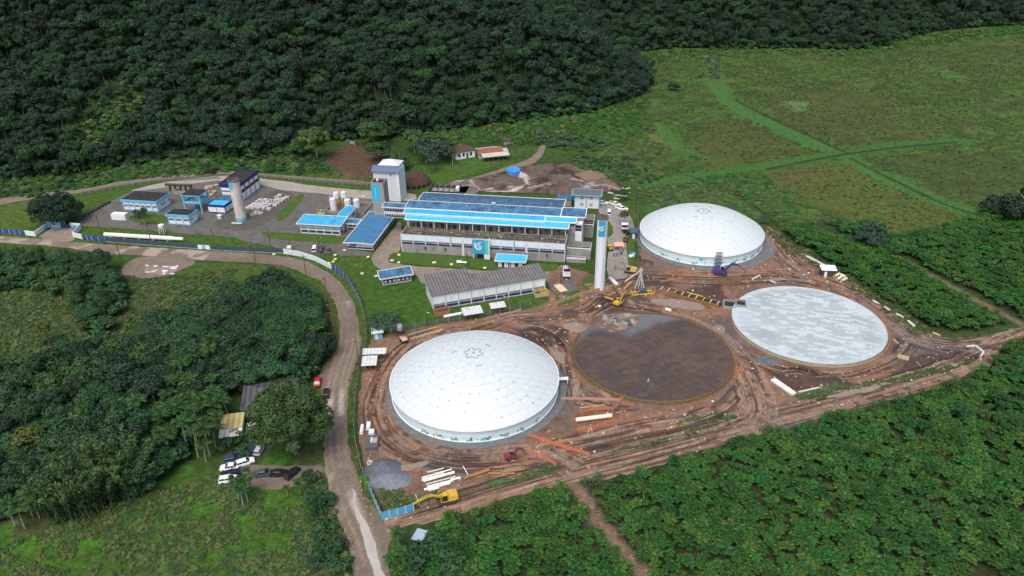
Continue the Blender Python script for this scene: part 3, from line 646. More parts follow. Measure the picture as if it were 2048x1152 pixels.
def blade_mesh(name, m, seed, n, L, w, up0, up1, bend, stems=1, spread=0, base=0):
    "rosette of broad strap or banana-like leaves"
    r = np.random.default_rng(seed); VV = []; FF = []; T = []; o = 0
    for s in range(stems):
        bx, by = (r.normal(0, spread, 2) if stems > 1 else (0, 0)); bz = base*(.6+.7*r.random())
        for k in range(n):
            az = r.random()*6.28; e = up0+(up1-up0)*r.random(); l = L*(.7+.5*r.random()); tt = r.random()
            d = np.array([math.cos(az), math.sin(az), 0]); side = np.array([-math.sin(az), math.cos(az), 0]); c = np.array([bx, by, bz])
            K = 5; rows = []
            for j in range(K):
                f = j/(K-1); wd = w*(.35+.65*math.sin(math.pi*min(.98, .12+.85*f)))
                rows.append((c-side*wd/2+np.array([0,0,.12*wd]), c, c+side*wd/2+np.array([0,0,.12*wd]))); c = c + (d*math.cos(e)+np.array([0, 0, math.sin(e)]))*l/(K-1); e -= bend/(K-1)
            for j in range(K-1):
                for q in (0, 1):
                    VV += [rows[j][q], rows[j][q+1], rows[j+1][q+1], rows[j+1][q]]; FF.append((o, o+1, o+2, o+3)); o += 4; T.append(min(1, .6*tt+.4*r.random()))
    return npmesh(name, np.array(VV), np.array(FF), m, {'tint': ('FACE', 'FLOAT', np.array(T))}, link=False)
def proto(me): return bpy.data.objects.new(me.name, me)          # not linked: only seen through its copies
def tree_proto(crown, trunk):
    "crown and trunk as one mesh for the far wood"
    bm = bmesh.new(); bm.from_mesh(crown); k = len(bm.faces); bm.from_mesh(trunk); bm.faces.ensure_lookup_table()
    for f in bm.faces[k:]: f.material_index = 1
    me = bpy.data.meshes.new(crown.name); bm.to_mesh(me); bm.free()
    me.materials.append(crown.materials[0]); me.materials.append(trunk.materials[0]); return proto(me)
def scatter(name, P, rz, sc, idx, protos, label, cat, tilt=None):
    n = len(P); me = bpy.data.meshes.new(name); me.vertices.add(n); me.vertices.foreach_set('co', np.ascontiguousarray(P, np.float32).ravel())
    rot = np.zeros((n, 3), np.float32); rot[:, 2] = rz
    if tilt is not None: rot[:, 0] = tilt[0]; rot[:, 1] = tilt[1]
    sc = np.asarray(sc, np.float32); sc = np.repeat(sc[:, None], 3, 1) if sc.ndim == 1 else sc
    for an, ty, ar, key in (('rot', 'FLOAT_VECTOR', rot, 'vector'), ('scl', 'FLOAT_VECTOR', sc, 'vector'), ('pick', 'INT', np.asarray(idx, np.int32), 'value')):
        me.attributes.new(an, ty, 'POINT').data.foreach_set(key, np.ascontiguousarray(ar).ravel())
    o = bpy.data.objects.new(name, me); COL.objects.link(o)
    g = bpy.data.node_groups.new(name + '_placing', 'GeometryNodeTree')
    g.interface.new_socket('Geometry', in_out='INPUT', socket_type='NodeSocketGeometry'); g.interface.new_socket('Geometry', in_out='OUTPUT', socket_type='NodeSocketGeometry')
    N = g.nodes; L = g.links; gi = N.new('NodeGroupInput'); go = N.new('NodeGroupOutput'); ip = N.new('GeometryNodeInstanceOnPoints'); jn = N.new('GeometryNodeJoinGeometry')
    for p in protos:
        oi = N.new('GeometryNodeObjectInfo'); oi.inputs[0].default_value = p; oi.inputs[1].default_value = True; L.new(oi.outputs['Geometry'], jn.inputs[0])
    def na(an, ty):
        q = N.new('GeometryNodeInputNamedAttribute'); q.data_type = ty; q.inputs[0].default_value = an; return q.outputs[0]
    L.new(gi.outputs[0], ip.inputs['Points']); L.new(jn.outputs[0], ip.inputs['Instance']); ip.inputs['Pick Instance'].default_value = True
    L.new(na('pick', 'INT'), ip.inputs['Instance Index']); L.new(na('rot', 'FLOAT_VECTOR'), ip.inputs['Rotation']); L.new(na('scl', 'FLOAT_VECTOR'), ip.inputs['Scale'])
    L.new(ip.outputs[0], go.inputs[0])
    md = o.modifiers.new('placing', 'NODES'); md.node_group = g
    return tag(o, label, cat, kind='stuff')
def grid_points(poly_px, step, jit=.45, seed=0, world=None, rows=None):
    r = np.random.default_rng(seed); p = GP(poly_px) if world is None else world
    x0, y0 = p.min(0); x1, y1 = p.max(0); sy = rows or step
    A, B = np.meshgrid(np.arange(x0, x1, step), np.arange(y0, y1, sy)); A = A + (np.arange(A.shape[0]) % 2)[:, None]*step*.5
    x = A.ravel() + r.uniform(-jit, jit, A.size)*step; y = B.ravel() + r.uniform(-jit, jit, A.size)*sy
    k = inside(x, y, p); x, y = x[k], y[k]
    return x, y
def in_view(x, y, z, mx=60):
    u, v = pix(x, y, z); return (u > -mx) & (u < 2048+mx) & (v > -mx) & (v < 1152+mx*1.5)
# ---- the wood on the hills (a mass)
hillp = []
for k in range(8):
    m = (L_dark, L_dark, L_hmid, L_dark, L_hgrey, L_dark, L_hmid, L_mid)[k]
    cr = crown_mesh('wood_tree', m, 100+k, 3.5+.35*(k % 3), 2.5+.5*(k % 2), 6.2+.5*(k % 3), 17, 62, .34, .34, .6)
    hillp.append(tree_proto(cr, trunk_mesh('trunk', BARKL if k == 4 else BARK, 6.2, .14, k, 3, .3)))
hx_, hy_ = [], []
for poly, st, sd_ in ((POLY1, 3.5, 1), (POLY2, 4.0, 2)):
    x, y = grid_points(None, st, .5, sd_, world=np.clip(poly, [-700, 0], [800, 900])); hx_.append(x); hy_.append(y)
x = np.concatenate(hx_); y = np.concatenate(hy_); z = hill_h(x, y)
k = in_view(x, y, z+6, 240); x, y, z = x[k], y[k], z[k]
u, v = pix(x, y, z+4); pr = rng.random(len(x)); sparse = np.zeros(len(x), bool)
for cp in CLEAR: sparse |= inside(u, v, cp)
k = ~(sparse & (pr < .78)); x, y, z, sparse = x[k], y[k], z[k], sparse[k]
d1 = np.minimum(polydist(x, y, FOOT1), polydist(x, y, FOOT2))
sc = (.48 + .56*rng.random(len(x))**1.3 + .40*(rng.random(len(x)) < .07)); sc *= np.where(sparse, .6, 1); sc *= np.where((d1 < 12), .8+.2*rng.random(len(x)), 1)
sc3 = np.stack([sc*rng.uniform(.85, 1.15, len(x)), sc*rng.uniform(.85, 1.15, len(x)), sc*rng.uniform(.9, 1.3, len(x))], 1)
pk = rng.choice(8, len(x), p=[.22,.19,.13,.18,.07,.14,.06,.01])
print('hill trees', len(x))
scatter('forest', np.stack([x, y, z], 1), rng.random(len(x))*6.28, sc3, pk, hillp, 'dark green rainforest covering the mountainside behind the water works', 'forest', (rng.normal(0, .06, len(x)), rng.normal(0, .06, len(x))))
fs = [proto(crown_mesh('foot_shrub', m, 660+k, 2.3, 2.0, 1.7, 12, 50, .34, .40)) for k, m in enumerate((L_dark, L_mid, L_wood, L_full))]
x, y = grid_points(None, 3.1, .5, 31, world=np.clip(POLY1, [-700, 0], [800, 700])); dd = polydist(x, y, FOOT1); q = (dd < 16) & in_view(x, y, 0*x, 60); x1, y1 = x[q], y[q]
x, y = grid_points(None, 4.0, .5, 32, world=np.clip(POLY2, [-700, 0], [800, 800])); dd = polydist(x, y, FOOT2); q = (dd < 16) & in_view(x, y, 0*x, 60); x1, y1 = np.concatenate([x1, x[q]]), np.concatenate([y1, y[q]])
scatter('forest_edge_shrubs', np.stack([x1, y1, hill_h(x1, y1)-.2], 1), rng.random(len(x1))*6.28, rng.uniform(.6, 1.5, len(x1)), rng.choice(4, len(x1)), fs, 'shrubby lower edge of the rainforest along the foot of the mountain', 'shrubs')
# undergrowth along the foot of the hills, in clearings and over the meadows
lowp = [proto(crown_mesh('low_bush', m, 300+k, 1.5, .75, .25, 9, 34, .30, .42, .4, up=1.2)) for k, m in enumerate((L_low, L_mid, L_field, L_low, L_reed))]
U = []
for pts, st, pks, s0, s1 in (([(-60,400),(0,352),(300,318),(560,308),(645,290),(650,325),(680,352),(470,344),(250,362),(60,394)], 3.0, (0,1,3), .6, 1.3),
        ([(790,272),(900,260),(1180,222),(1290,192),(1310,262),(1190,300),(1090,286),(900,292)], 3.2, (0,1,4), .6, 1.4),
        ([(1120,310),(1230,318),(1330,356),(1270,372),(1230,362),(1160,335)], 2.2, (0,3), .5, .9), ([(1200,262),(1260,256),(1350,300),(1330,350),(1200,316)], 2.7, (4,2), .5, 1.0),
        ([(1230,110),(1480,95),(1700,102),(1790,84),(1830,70),(2048,50),(2048,66),(1800,98),(1700,112),(1480,108),(1300,130)], 5, (0,1,1), .8, 1.8),
        ([(1395,356),(1515,342),(1606,414),(1560,440),(1480,395)], 2.0, (0,1), .5, .9), ([(1290,372),(1400,362),(1480,395),(1500,425),(1400,412),(1290,415)], 2.0, (0,), .5, .9)):
    x, y = grid_points(pts, st, .5, len(U)); n = len(x); U.append((x, y, rng.choice(pks, n), rng.uniform(s0, s1, n)))
# meadow tussocks, denser in drifts
x, y = grid_points([(1240,130),(1300,110),(1480,104),(1700,108),(1900,70),(2100,60),(2100,440),(1975,440),(1780,464),(1560,452),(1500,380),(1320,360),(1370,300),(1290,200)], 2.3, .5, 77)
k = fbm(x, y, 13, 61) + .3*fbm(x, y, 3, 62) > .52; x, y = x[k], y[k]; k = (rng.random(len(x)) < .85) & (polydist(x, y, chaikin(GP([(1432,164),(1457,207),(1531,244),(1614,282),(1680,306),(1738,340),(1821,377),(1904,414),(1975,434)]), 2, False)) > 5) & (polydist(x, y, chaikin(GP([(1300,372),(1324,364),(1395,352),(1531,335),(1680,306),(1800,290),(1912,282)]), 2, False)) > 4); x, y = x[k], y[k]
U.append((x, y, rng.choice((2,2,3,2,4,1), len(x)), rng.uniform(.2, .52, len(x))))
for cp in CLEAR:
    pass
ux = np.concatenate([q[0] for q in U]); uy = np.concatenate([q[1] for q in U]); up_ = np.concatenate([q[2] for q in U]); us = np.concatenate([q[3] for q in U])
k = in_view(ux, uy, 0*ux, 40); k &= ~np.array([False]*len(ux)); ux, uy, up_, us = ux[k], uy[k], up_[k], us[k]
print('bushes', len(ux))
scatter('undergrowth', np.stack([ux, uy, hill_h(ux, uy)-.15], 1), rng.random(len(ux))*6.28, us, up_, lowp, 'low green scrub along the foot of the hills and over the wet meadow', 'undergrowth')
# clearings on the slope
q = []
for cp, n in ((CLEAR[0], 700), (CLEAR[1], 250)):
    xs = rng.uniform(-330, -80, 30000); ys = rng.uniform(290, 480, 30000); zs = hill_h(xs, ys); u, v = pix(xs, ys, zs)
    kk = np.where(inside(u, v, cp))[0][:n]; q.append(np.stack([xs[kk], ys[kk], zs[kk]-.1], 1))
q = np.vstack(q)
scatter('clearing_scrub', q, rng.random(len(q))*6.28, rng.uniform(.7, 1.5, len(q)), rng.choice((0,0,3,1), len(q)), lowp, 'bright green scrub in the clearings on the wooded slope at left', 'scrub')
# ---- separate trees
CROWN = {}
def crown_set(key, m, n, **kw): CROWN[key] = [crown_mesh('crown', m, hash(key) % 97 + 13*i if False else len(CROWN)*50+i, **kw) for i in range(n)]
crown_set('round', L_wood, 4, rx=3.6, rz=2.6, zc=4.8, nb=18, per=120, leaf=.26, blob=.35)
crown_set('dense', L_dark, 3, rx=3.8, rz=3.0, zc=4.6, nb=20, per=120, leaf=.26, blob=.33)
crown_set('spread', L_mid, 3, rx=4.2, rz=2.1, zc=5.0, nb=18, per=110, leaf=.26, blob=.32)
crown_set('loose', L_grey, 3, rx=3.2, rz=2.2, zc=5.2, nb=12, per=45, leaf=.30, blob=.32)
crown_set('yellow', L_yel, 2, rx=3.2, rz=2.2, zc=5.0, nb=13, per=60, leaf=.32, blob=.36)
crown_set('ygreen', L_full, 2, rx=3.2, rz=2.4, zc=4.4, nb=16, per=80, leaf=.28, blob=.36)
crown_set('wide', L_grey, 1, rx=5.2, rz=3.0, zc=3.6, nb=40, per=90, leaf=.34, blob=.28)
crown_set('full', L_full, 2, rx=4.0, rz=3.6, zc=4.0, nb=34, per=95, leaf=.30, blob=.28)
crown_set('fulldark', L_dark, 2, rx=4.0, rz=3.2, zc=3.2, nb=32, per=95, leaf=.32, blob=.28)
crown_set('fullyel', L_ygreen, 1, rx=3.6, rz=3.2, zc=4.6, nb=30, per=80, leaf=.28, blob=.28)
crown_set('bush', L_mid, 3, rx=2.4, rz=1.5, zc=1.4, nb=12, per=60, leaf=.28, blob=.40)
crown_set('big', L_full, 1, rx=7.8, rz=8.4, zc=8.6, nb=95, per=230, leaf=.29, blob=.23)
crown_set('bigdark', L_dark, 1, rx=7.2, rz=5.4, zc=5.0, nb=70, per=170, leaf=.34, blob=.25)
crown_set('thin', L_grey, 1, rx=4.4, rz=2.4, zc=2.5, nb=34, per=70, leaf=.22, blob=.26)
TRUNK = [trunk_mesh('trunk', BARK, 5.0, .24, 40+i, 5, .45) for i in range(3)] + [trunk_mesh('trunk', BARKL, 5.2, .18, 50, 4, .4)]
TRUNKS = trunk_mesh('trunk', BARK, 1.2, .12, 60, 4, .8); TRUNKB = trunk_mesh('trunk', BARK, 8.0, .6, 61, 9, .6)
def put_tree(name, kind, x, y, s, label, group, trunk=None, z=0.0, cat='tree', sz=1.0):
    t = thing(name, label, cat, (x, y, z), rnd.random()*6.28, group)
    t.scale = (s, s, s*sz)
    for nm, me in (('trunk', trunk or TRUNK[rnd.randrange(4)]), ('crown', CROWN[kind][rnd.randrange(len(CROWN[kind]))])):
        o = bpy.data.objects.new(nm, me); COL.objects.link(o); o.parent = t
    return t
LOOK = {'ygreen': 'light fresh green tree', 'round': 'rounded dark green broadleaf tree', 'dense': 'dense very dark green tree', 'spread': 'flat-topped mid green tree', 'loose': 'loose grey-green tree', 'yellow': 'yellowish green tree', 'bush': 'low bushy green shrub'}
def size_word(s): return 'tall ' if s > 1.12 else ('small ' if s < .82 else '')
TREES = []
# left wood: polygons of the photograph with their mix of kinds
WOOD = [([(440,610),(500,582),(560,572),(598,588),(630,625),(642,670),(652,705),(642,728),(560,745),(430,740),(330,715),(280,680),(370,640)], 4.5, ('round','round','dense','round','spread'), .85, 1.15, 'in the dense wood inside the road bend'),
        ([(340,730),(520,740),(630,720),(640,750),(600,770),(470,800),(400,840),(320,850),(200,800)], 5.0, ('spread','round','dense','round','dense'), .8, 1.2, 'among palms by the slate-roofed house'),
        ([(-60,520),(60,522),(150,528),(215,545),(250,580),(262,615),(215,650),(235,690),(190,690),(165,640),(150,595),(60,580),(-60,590)], 4.9, ('spread','ygreen','round','bush','ygreen','spread'), .6, 1.0, 'near the far end of the dirt road'),
        ([(-60,760),(90,740),(190,705),(280,690),(350,750),(200,800),(60,840),(-60,860)], 5.1, ('dense','round','spread','spread','ygreen'), .75, 1.2, 'in the wood at the left edge'),
        ([(-60,860),(80,830),(220,800),(330,850),(380,900),(300,990),(200,1010),(60,1020),(-60,1060)], 4.8, ('spread','dense','round','spread','ygreen'), .7, 1.15, 'above the lower left meadow')]
for wi, (pts, st, kinds, s0, s1, where) in enumerate(WOOD):
    x, y = grid_points(pts, st, .42, 500+wi)
    for a, b in zip(x, y):
        kd = rnd.choice(kinds); s = rnd.uniform(s0, s1)
        u_, v_ = pix(a, b, 3)
        if not (-90 < u_ < 2140 and v_ < 1230): continue
        if 420 < u_ < 660 and 780 < v_ < 980: continue
        TREES.append(put_tree('tree', kd, a, b, s, f'{size_word(s)}{LOOK[kd]} {where}', 'trees of the wood left of the dirt road', TRUNKS if kd == 'bush' else None, sz=rnd.uniform(.62, .85) if wi == 0 else rnd.uniform(.85, 1.15)))
print('wood trees', len(TREES))
for u_, v_, kd, s, lb in ((100,690,'yellow',1.0,'yellow-topped tree standing out in the wood at the left edge'), (70,905,'yellow',.9,'yellow-green tree between dark crowns at lower left'), (260,900,'spread',1.3,'pale green broad tree beside the bamboo clump'),
        (635,318,'fullyel',1.9,'tall yellowing tree at the foot of the mountain left of the bare slope'), (602,312,'full',1.1,'green tree just left of the tall yellowing tree at the mountain foot'), (757,322,'full',1.25,'bright green bushy tree right of the bare slope'), (748,290,'full',1.6,'big mid green tree behind the bushy one above the bare slope'),
        (830,306,'fullyel',1.4,'yellow-green tree left of the wide crown behind the farmhouse'), (868,322,'wide',1.55,'wide grey-green tree shading the farmhouse yard'), (800,340,'full',1.05,'dark green tree above the thatched heap'), (862,345,'loose',1.1,'thin pale tree on the farmhouse lawn'), (905,330,'loose',1.0,'brownish tree in front of the white farmhouse'),
        (1347,181,'fulldark',.75,'lone dark tree standing in the far meadow'), (2035,445,'fulldark',1.7,'large dark tree at the right edge above the plantation'), (1985,432,'fulldark',1.1,'dark tree beside the ditch at the right edge'), (2075,425,'fulldark',1.9,'dark tree partly cut by the right edge of the photo'), (1735,492,'fulldark',1.25,'dark grey-green tree at the top of the upper plantation'), (1762,498,'fulldark',.8,'rounded dark tree right of the grey-green one in the upper plantation'),
        (1530,452,'round',.55,'small green tree behind the farther white dome'),
        (1252,335,'loose',.7,'grey shrub tree near the reed bed'), (1250,448,'yellow',.7,'leafy tree beside the blue shed'), (1245,402,'round',.6,'low tree at the end of the parking yard'), (290,452,'loose',.75,'thin tree on the grass by the small white office'), (285,437,'spread',.55,'sparse tree in front of the blue-trimmed office'), (420,348,'spread',.6,'small tree on the track behind the navy store'), (660,510,'yellow',.32,'little round shrub by the parked cars'), (480,735,'spread',1.2,'palm-side pale green tree in the middle of the wood')):
    g = G(u_, v_); put_tree('tree', kd, g.x, g.y, s, lb, None, z=float(hill_h(np.array([g.x]), np.array([g.y]))[0]))
g = G(592, 905); t = put_tree('tree', 'big', g.x, g.y, 1.0, 'largest leafy green tree beside the dirt road above the parked cars', None, TRUNKB)
g = G(122, 446); put_tree('tree', 'bigdark', g.x, g.y, 1.08, 'big round very dark tree next to the gatehouse', None, TRUNKB)
g = G(772, 662); put_tree('tree', 'thin', g.x, g.y, 1.05, 'sparse grey-green shrub tree on the lawn by the blue fence', None, TRUNKS)
# palms
PALM = [frond_mesh('crown', L_palm, 700+i, 15, 2.7, 1.0, .75, 11, .9, 0, .11) for i in range(3)]

def palm_trunk(h, sd_):
    b = MB(); r = random.Random(sd_); lx, ly = r.uniform(-.6, .6), r.uniform(-.6, .6); p = Vector((0,0,-.3)); R0 = .13
    for k in range(5):
        q = Vector((lx*((k+1)/5)**2, ly*((k+1)/5)**2, h*(k+1)/5)); b.cyl(p, q, R0*(1-.08*k), R0*(1-.08*(k+1)), 7, caps=False); p = q
    me = bpy.data.meshes.new('trunk'); me.from_pydata(b.v, [], b.f); me.materials.append(BARKL); return me, p
PT = [palm_trunk(h, i) for i, h in enumerate((4.8, 6.0, 7.2))]
def put_palm(x, y, s, label, group, hi=None, z=0):
    t = thing('palm_tree', label, 'palm', (x, y, z), rnd.random()*6.28, group); t.scale = (s, s, s)
    me, top = PT[rnd.randrange(3) if hi is None else hi]; o = bpy.data.objects.new('trunk', me); COL.objects.link(o); o.parent = t
    o = bpy.data.objects.new('crown', PALM[rnd.randrange(3)]); COL.objects.link(o); o.parent = t; o.location = top
npalm = 0
UW = []
for wi, (pts, st, kinds, s0, s1, where) in enumerate(WOOD):
    x, y = grid_points(pts, 3.3 if wi == 2 else 2.5, .5, 560+wi); UW.append(np.stack([x, y], 1))
UW = np.vstack(UW); uu, vv = pix(UW[:, 0], UW[:, 1], 0*UW[:, 0]+1); UW = UW[in_view(UW[:, 0], UW[:, 1], 0*UW[:, 0], 60) & ~((uu > 425) & (uu < 660) & (vv > 775))]
shr = [proto(crown_mesh('shrub_layer', m, 640+k, 2.0, 1.7, 1.5, 10, 42, .34, .42)) for k, m in enumerate((L_wood, L_mid, L_dark, L_wood))]
scatter('wood_shrub_layer', np.stack([UW[:, 0], UW[:, 1], 0*UW[:, 0]], 1), rng.random(len(UW))*6.28, rng.uniform(.75, 1.5, len(UW)), rng.choice(4, len(UW)), shr, 'dense green shrub layer filling the wood left of the dirt road', 'undergrowth')
for pts, st, where in (([(330,850),(390,790),(450,790),(470,850),(450,900),(420,925),(330,920)], 2.75, 'in the palm grove left of the yellow-roofed shed'), ([(220,850),(330,800),(390,740),(420,800),(340,880),(260,880)], 5.2, 'rising through the wood left of the palm grove'), ([(20,1060),(60,1000),(150,1000),(110,1050)], 3.6, 'in the pale palm clump at the meadow edge'), ([(380,720),(450,700),(450,770),(400,780)], 6, 'poking out of the dense wood'), ([(60,870),(180,860),(180,930),(60,940)], 8, 'scattered in the wood at lower left')):
    x, y = grid_points(pts, st, .45, 900+npalm)
    for a, b in zip(x, y): put_palm(a, b, rnd.uniform(.8, 1.15), 'slender palm with arching fronds ' + where, 'palms in the wood'); npalm += 1
for u_, v_, s, hi, lb in ((478,1000,.95,0,'left stem of the full palm clump in front of the parked cars'), (496,1003,1.0,0,'right stem of the full palm clump in front of the parked cars'), (487,1014,.85,0,'front stem of the full palm clump in front of the parked cars'), (497,960,.5,0,'small palm between the parked cars'), (575,990,.38,0,'young palm with a pale stem on the meadow'), (600,985,.6,0,'dark palm at the road end of the car lot'), (640,690,.9,1,'palm at the inner edge of the road bend'), (625,735,.7,0,'fan of palms under the trees by the red car'),
        (797,1090,.75,0,'dark palm beside the grey board at the site road corner'), (1287,1010,.8,0,'single taller palm rising from the crop field'), (1600,1000,.6,0,'palm showing above the lower right plantation')):
    g = G(u_, v_); put_palm(g.x, g.y, s, lb, None, hi)
x, y = grid_points([(1880,815),(1940,775),(2060,705),(2060,900),(1960,870)], 4.6, .5, 990)
for a, b in zip(x, y): put_palm(a, b, rnd.uniform(.45, .7), 'short dark palm among the crops at the right edge below the road fork', 'palms at the right edge', 0)
print('palms', npalm)
# bamboo
def bamboo(name):
    r = np.random.default_rng(5); b = MB(); P = []; Nn = []
    for k in range(34):
        a = r.random()*6.28; rr = r.random()**.6*3.0; p = np.array([math.cos(a)*rr, math.sin(a)*rr, 0]); out = np.array([math.cos(a), math.sin(a), 0])*(.8+2.2*r.random()); h = 8+4.5*r.random(); prev = p
        for j in range(1, 6):
            f = j/5; q = p + out*f**2*1.3 + np.array([0, 0, h*(f-.12*f*f)]); b.cyl(prev, q, .07*(1.1-f*.8), .07*(1.1-(f+.2)*.8), 5, caps=False)
            n = 34 if j > 1 else 8; t = r.random((n, 1)); c = prev*(1-t)+q*t + r.normal(0, .34-.12*f, (n, 3)); P.append(c); Nn.append(r.normal(0, 1, (n, 3))*.7+np.array([0, 0, .3])); prev = q
    P = np.vstack(P); Nn = np.vstack(Nn); V, F = leaf_cloud(r, P, Nn, .30, .4, .4, .6)
    return b, npmesh('foliage', V, F, L_bamb, {'tint': ('FACE', 'FLOAT', np.clip((P[:, 2]/11)**1.5*.9+.25*(r.random(len(F))-.4), 0, 1))}, link=False)
bb, bf = bamboo('bamboo')
bme = bpy.data.meshes.new('canes'); bme.from_pydata(bb.v, [], bb.f); bme.materials.append(mat('bamboo_cane', (.10,.13,.05), (.16,.17,.08), 1, .6))
for u_, v_, s, lb in ((195,1012,1.3,'large feathery bamboo clump at the edge of the lower left meadow'), (262,985,1.15,'second bamboo clump, nearer the car lot'), (140,1030,1.0,'smallest bamboo clump, nearest the left edge')):
    g = G(u_, v_); t = thing('bamboo_clump', lb, 'bamboo', g, rnd.random()*6, None); t.scale = (s, s, s)
    for nm, me in (('canes', bme), ('foliage', bf)): o = bpy.data.objects.new(nm, me); COL.objects.link(o); o.parent = t
# roadside rosette plants
ROS = [blade_mesh('rosette_plant', L_agave, 800+i, 15, 1.5, .22, .1, 1.35, 1.1, 5, .55, .7) for i in range(2)]
for i, (u_, v_, s, lb) in enumerate(((1548,872,1.05,'biggest blue-green rosette plant beside the site road, next to the plank'), (1478,888,.95,'blue-green rosette plant left of the biggest one on the road edge'), (1512,888,.75,'smaller rosette plant between two larger ones on the road edge'), (1797,810,1.05,'round blue-green rosette plant on the right part of the road edge'), (1752,822,1.05,'blue-green rosette plant just left of the round one'),
        (1170,968,.7,'small rosette plant at the start of the field path'), (1193,962,.85,'rosette plant beside the small one near the field path'), (1935,775,.95,'rosette plant at the bend of the road on the right'), (1962,790,.9,'rosette plant behind the bend of the road on the right'), (1990,760,.9,'rosette plant below the road fork'), (1075,1060,.8,'silvery rosette plant inside the lower plantation'), (2035,720,.9,'rosette plant at the right edge by the road fork'))):
    g = G(u_, v_); o = proto(ROS[i % 2]); COL.objects.link(o); o.name = 'rosette_plant'; o.location = g; o.rotation_euler.z = rnd.random()*6; o.scale = (s, s, s); tag(o, lb, 'plant')
BAN = [blade_mesh('banana_plant', L_agave, 830+i, 8, 1.9, .5, .5, 1.3, 1.6, 3, .5, .9) for i in range(2)]
x, y = grid_points([(1050,272),(1120,262),(1200,285),(1230,300),(1150,305),(1090,300)], 5, .5, 3); x2, y2 = grid_points([(1410,100),(1436,120),(1440,160),(1395,158),(1420,140)], 6, .5, 4)
for a, b, wh in [(p, q, 'near the end of the farm track') for p, q in zip(x, y)] + [(p, q, 'along the far ditch in the meadow') for p, q in zip(x2, y2)]:
    o = proto(BAN[rnd.randrange(2)]); COL.objects.link(o); o.location = (a, b, 0); o.rotation_euler.z = rnd.random()*6; s = rnd.uniform(.7, 1.1); o.scale = (s, s, s); tag(o, 'pale blue-green banana plant ' + wh, 'plant', 'banana plants ' + wh)
# plantation: heart-of-palm like crop, the nearest 300 as plants, the rest a mass
CROP = [frond_mesh('crop_plant', L_crop2 if i > 2 else L_crop, 850+i, 9, 1.35, 1.3, .46, 7, 1.1, 1.5, .17, 0, None, 4, .55) for i in range(5)]
PL1 = [(1370,1250),(1300,1152),(1235,1058),(1188,992),(1235,970),(1330,940),(1410,912),(1510,884),(1620,860),(1705,832),(1830,802),(1945,755),(2000,722),(2020,690),(2110,672),(2250,760),(2250,1300)]
PL2 = [(860,1075),(900,1050),(970,1025),(1065,995),(1125,978),(1138,985),(1202,1068),(1262,1152),(1320,1240),(900,1260),(790,1180),(800,1110)]
PL3 = [(1560,462),(1610,455),(1720,490),(1790,510),(1850,540),(1960,600),(2060,648),(1990,655),(1900,665),(1850,655),(1790,612),(1720,565),(1640,515)]
PL4 = [(1640,448),(1720,450),(1780,480),(1850,465),(1960,440),(2260,420),(2260,590),(2060,642),(1970,595),(1860,540),(1800,508)]
C = []
for i, (pts, stp) in enumerate(((PL1, 2.15), (PL2, 2.1), (PL3, 2.1), (PL4, 2.15))):
    x, y = grid_points(pts, stp, .40, 1000+i); k = in_view(x, y, 0*x+1, 260); x, y = x[k], y[k]
    k = (fbm(x, y, 5, 90+i, 2) > .17) & (polydist(x, y, GP([(1790,515),(1850,545),(1960,605),(2080,665)])) > 2.3); x, y = x[k], y[k]; C.append(np.stack([x, y, np.full(len(x), i)], 1))
C = np.vstack(C); dist = np.hypot(np.hypot(C[:, 0], C[:, 1]), 110)
u, v = pix(C[:, 0], C[:, 1], 0*C[:, 0]+1); vis = (u > 5) & (u < 2043) & (v < 1150)
order = np.argsort(np.where(vis, dist, 1e6)); near = order[:300]; far = order[300:]
print('crops', len(C))
cs = (.58 + .85*fbm(C[:, 0], C[:, 1], 7, 95) + rng.uniform(-.25, .35, len(C))); nL = {0: 'in the field right of the narrow field path', 1: 'in the field left of the narrow field path', 2: 'in the upper plantation', 3: 'in the far plantation'}
for j in near:
    o = proto(CROP[rnd.randrange(5)]); COL.objects.link(o); o.name = 'crop_plant'; o.location = (C[j, 0], C[j, 1], 0); o.rotation_euler.z = rnd.random()*6.28; o.scale = (cs[j],)*3
    sz = 'big ' if cs[j] > 1.15 else ('small ' if cs[j] < .95 else ''); tag(o, f'{sz}leafy bright green palm-like crop plant {nL[int(C[j, 2])]}', 'plant', 'crop plants nearest the camera')
g = G(1455, 998); o = proto(blade_mesh('crop_plant', L_yel, 870, 9, 1.4, .4, .1, .9, .8, 1, 0, 1.2)); COL.objects.link(o); o.name = 'crop_plant'; o.location = g; tag(o, 'single yellow-leaved plant shining out of the green crop field', 'plant')
scatter('plantation', np.stack([C[far, 0], C[far, 1], 0*far], 1), rng.random(len(far))*6.28, cs[far], rng.choice(5, len(far)), [proto(m_) for m_ in CROP], 'leafy green crop rows filling the plantations beyond the nearest plants', 'plantation')
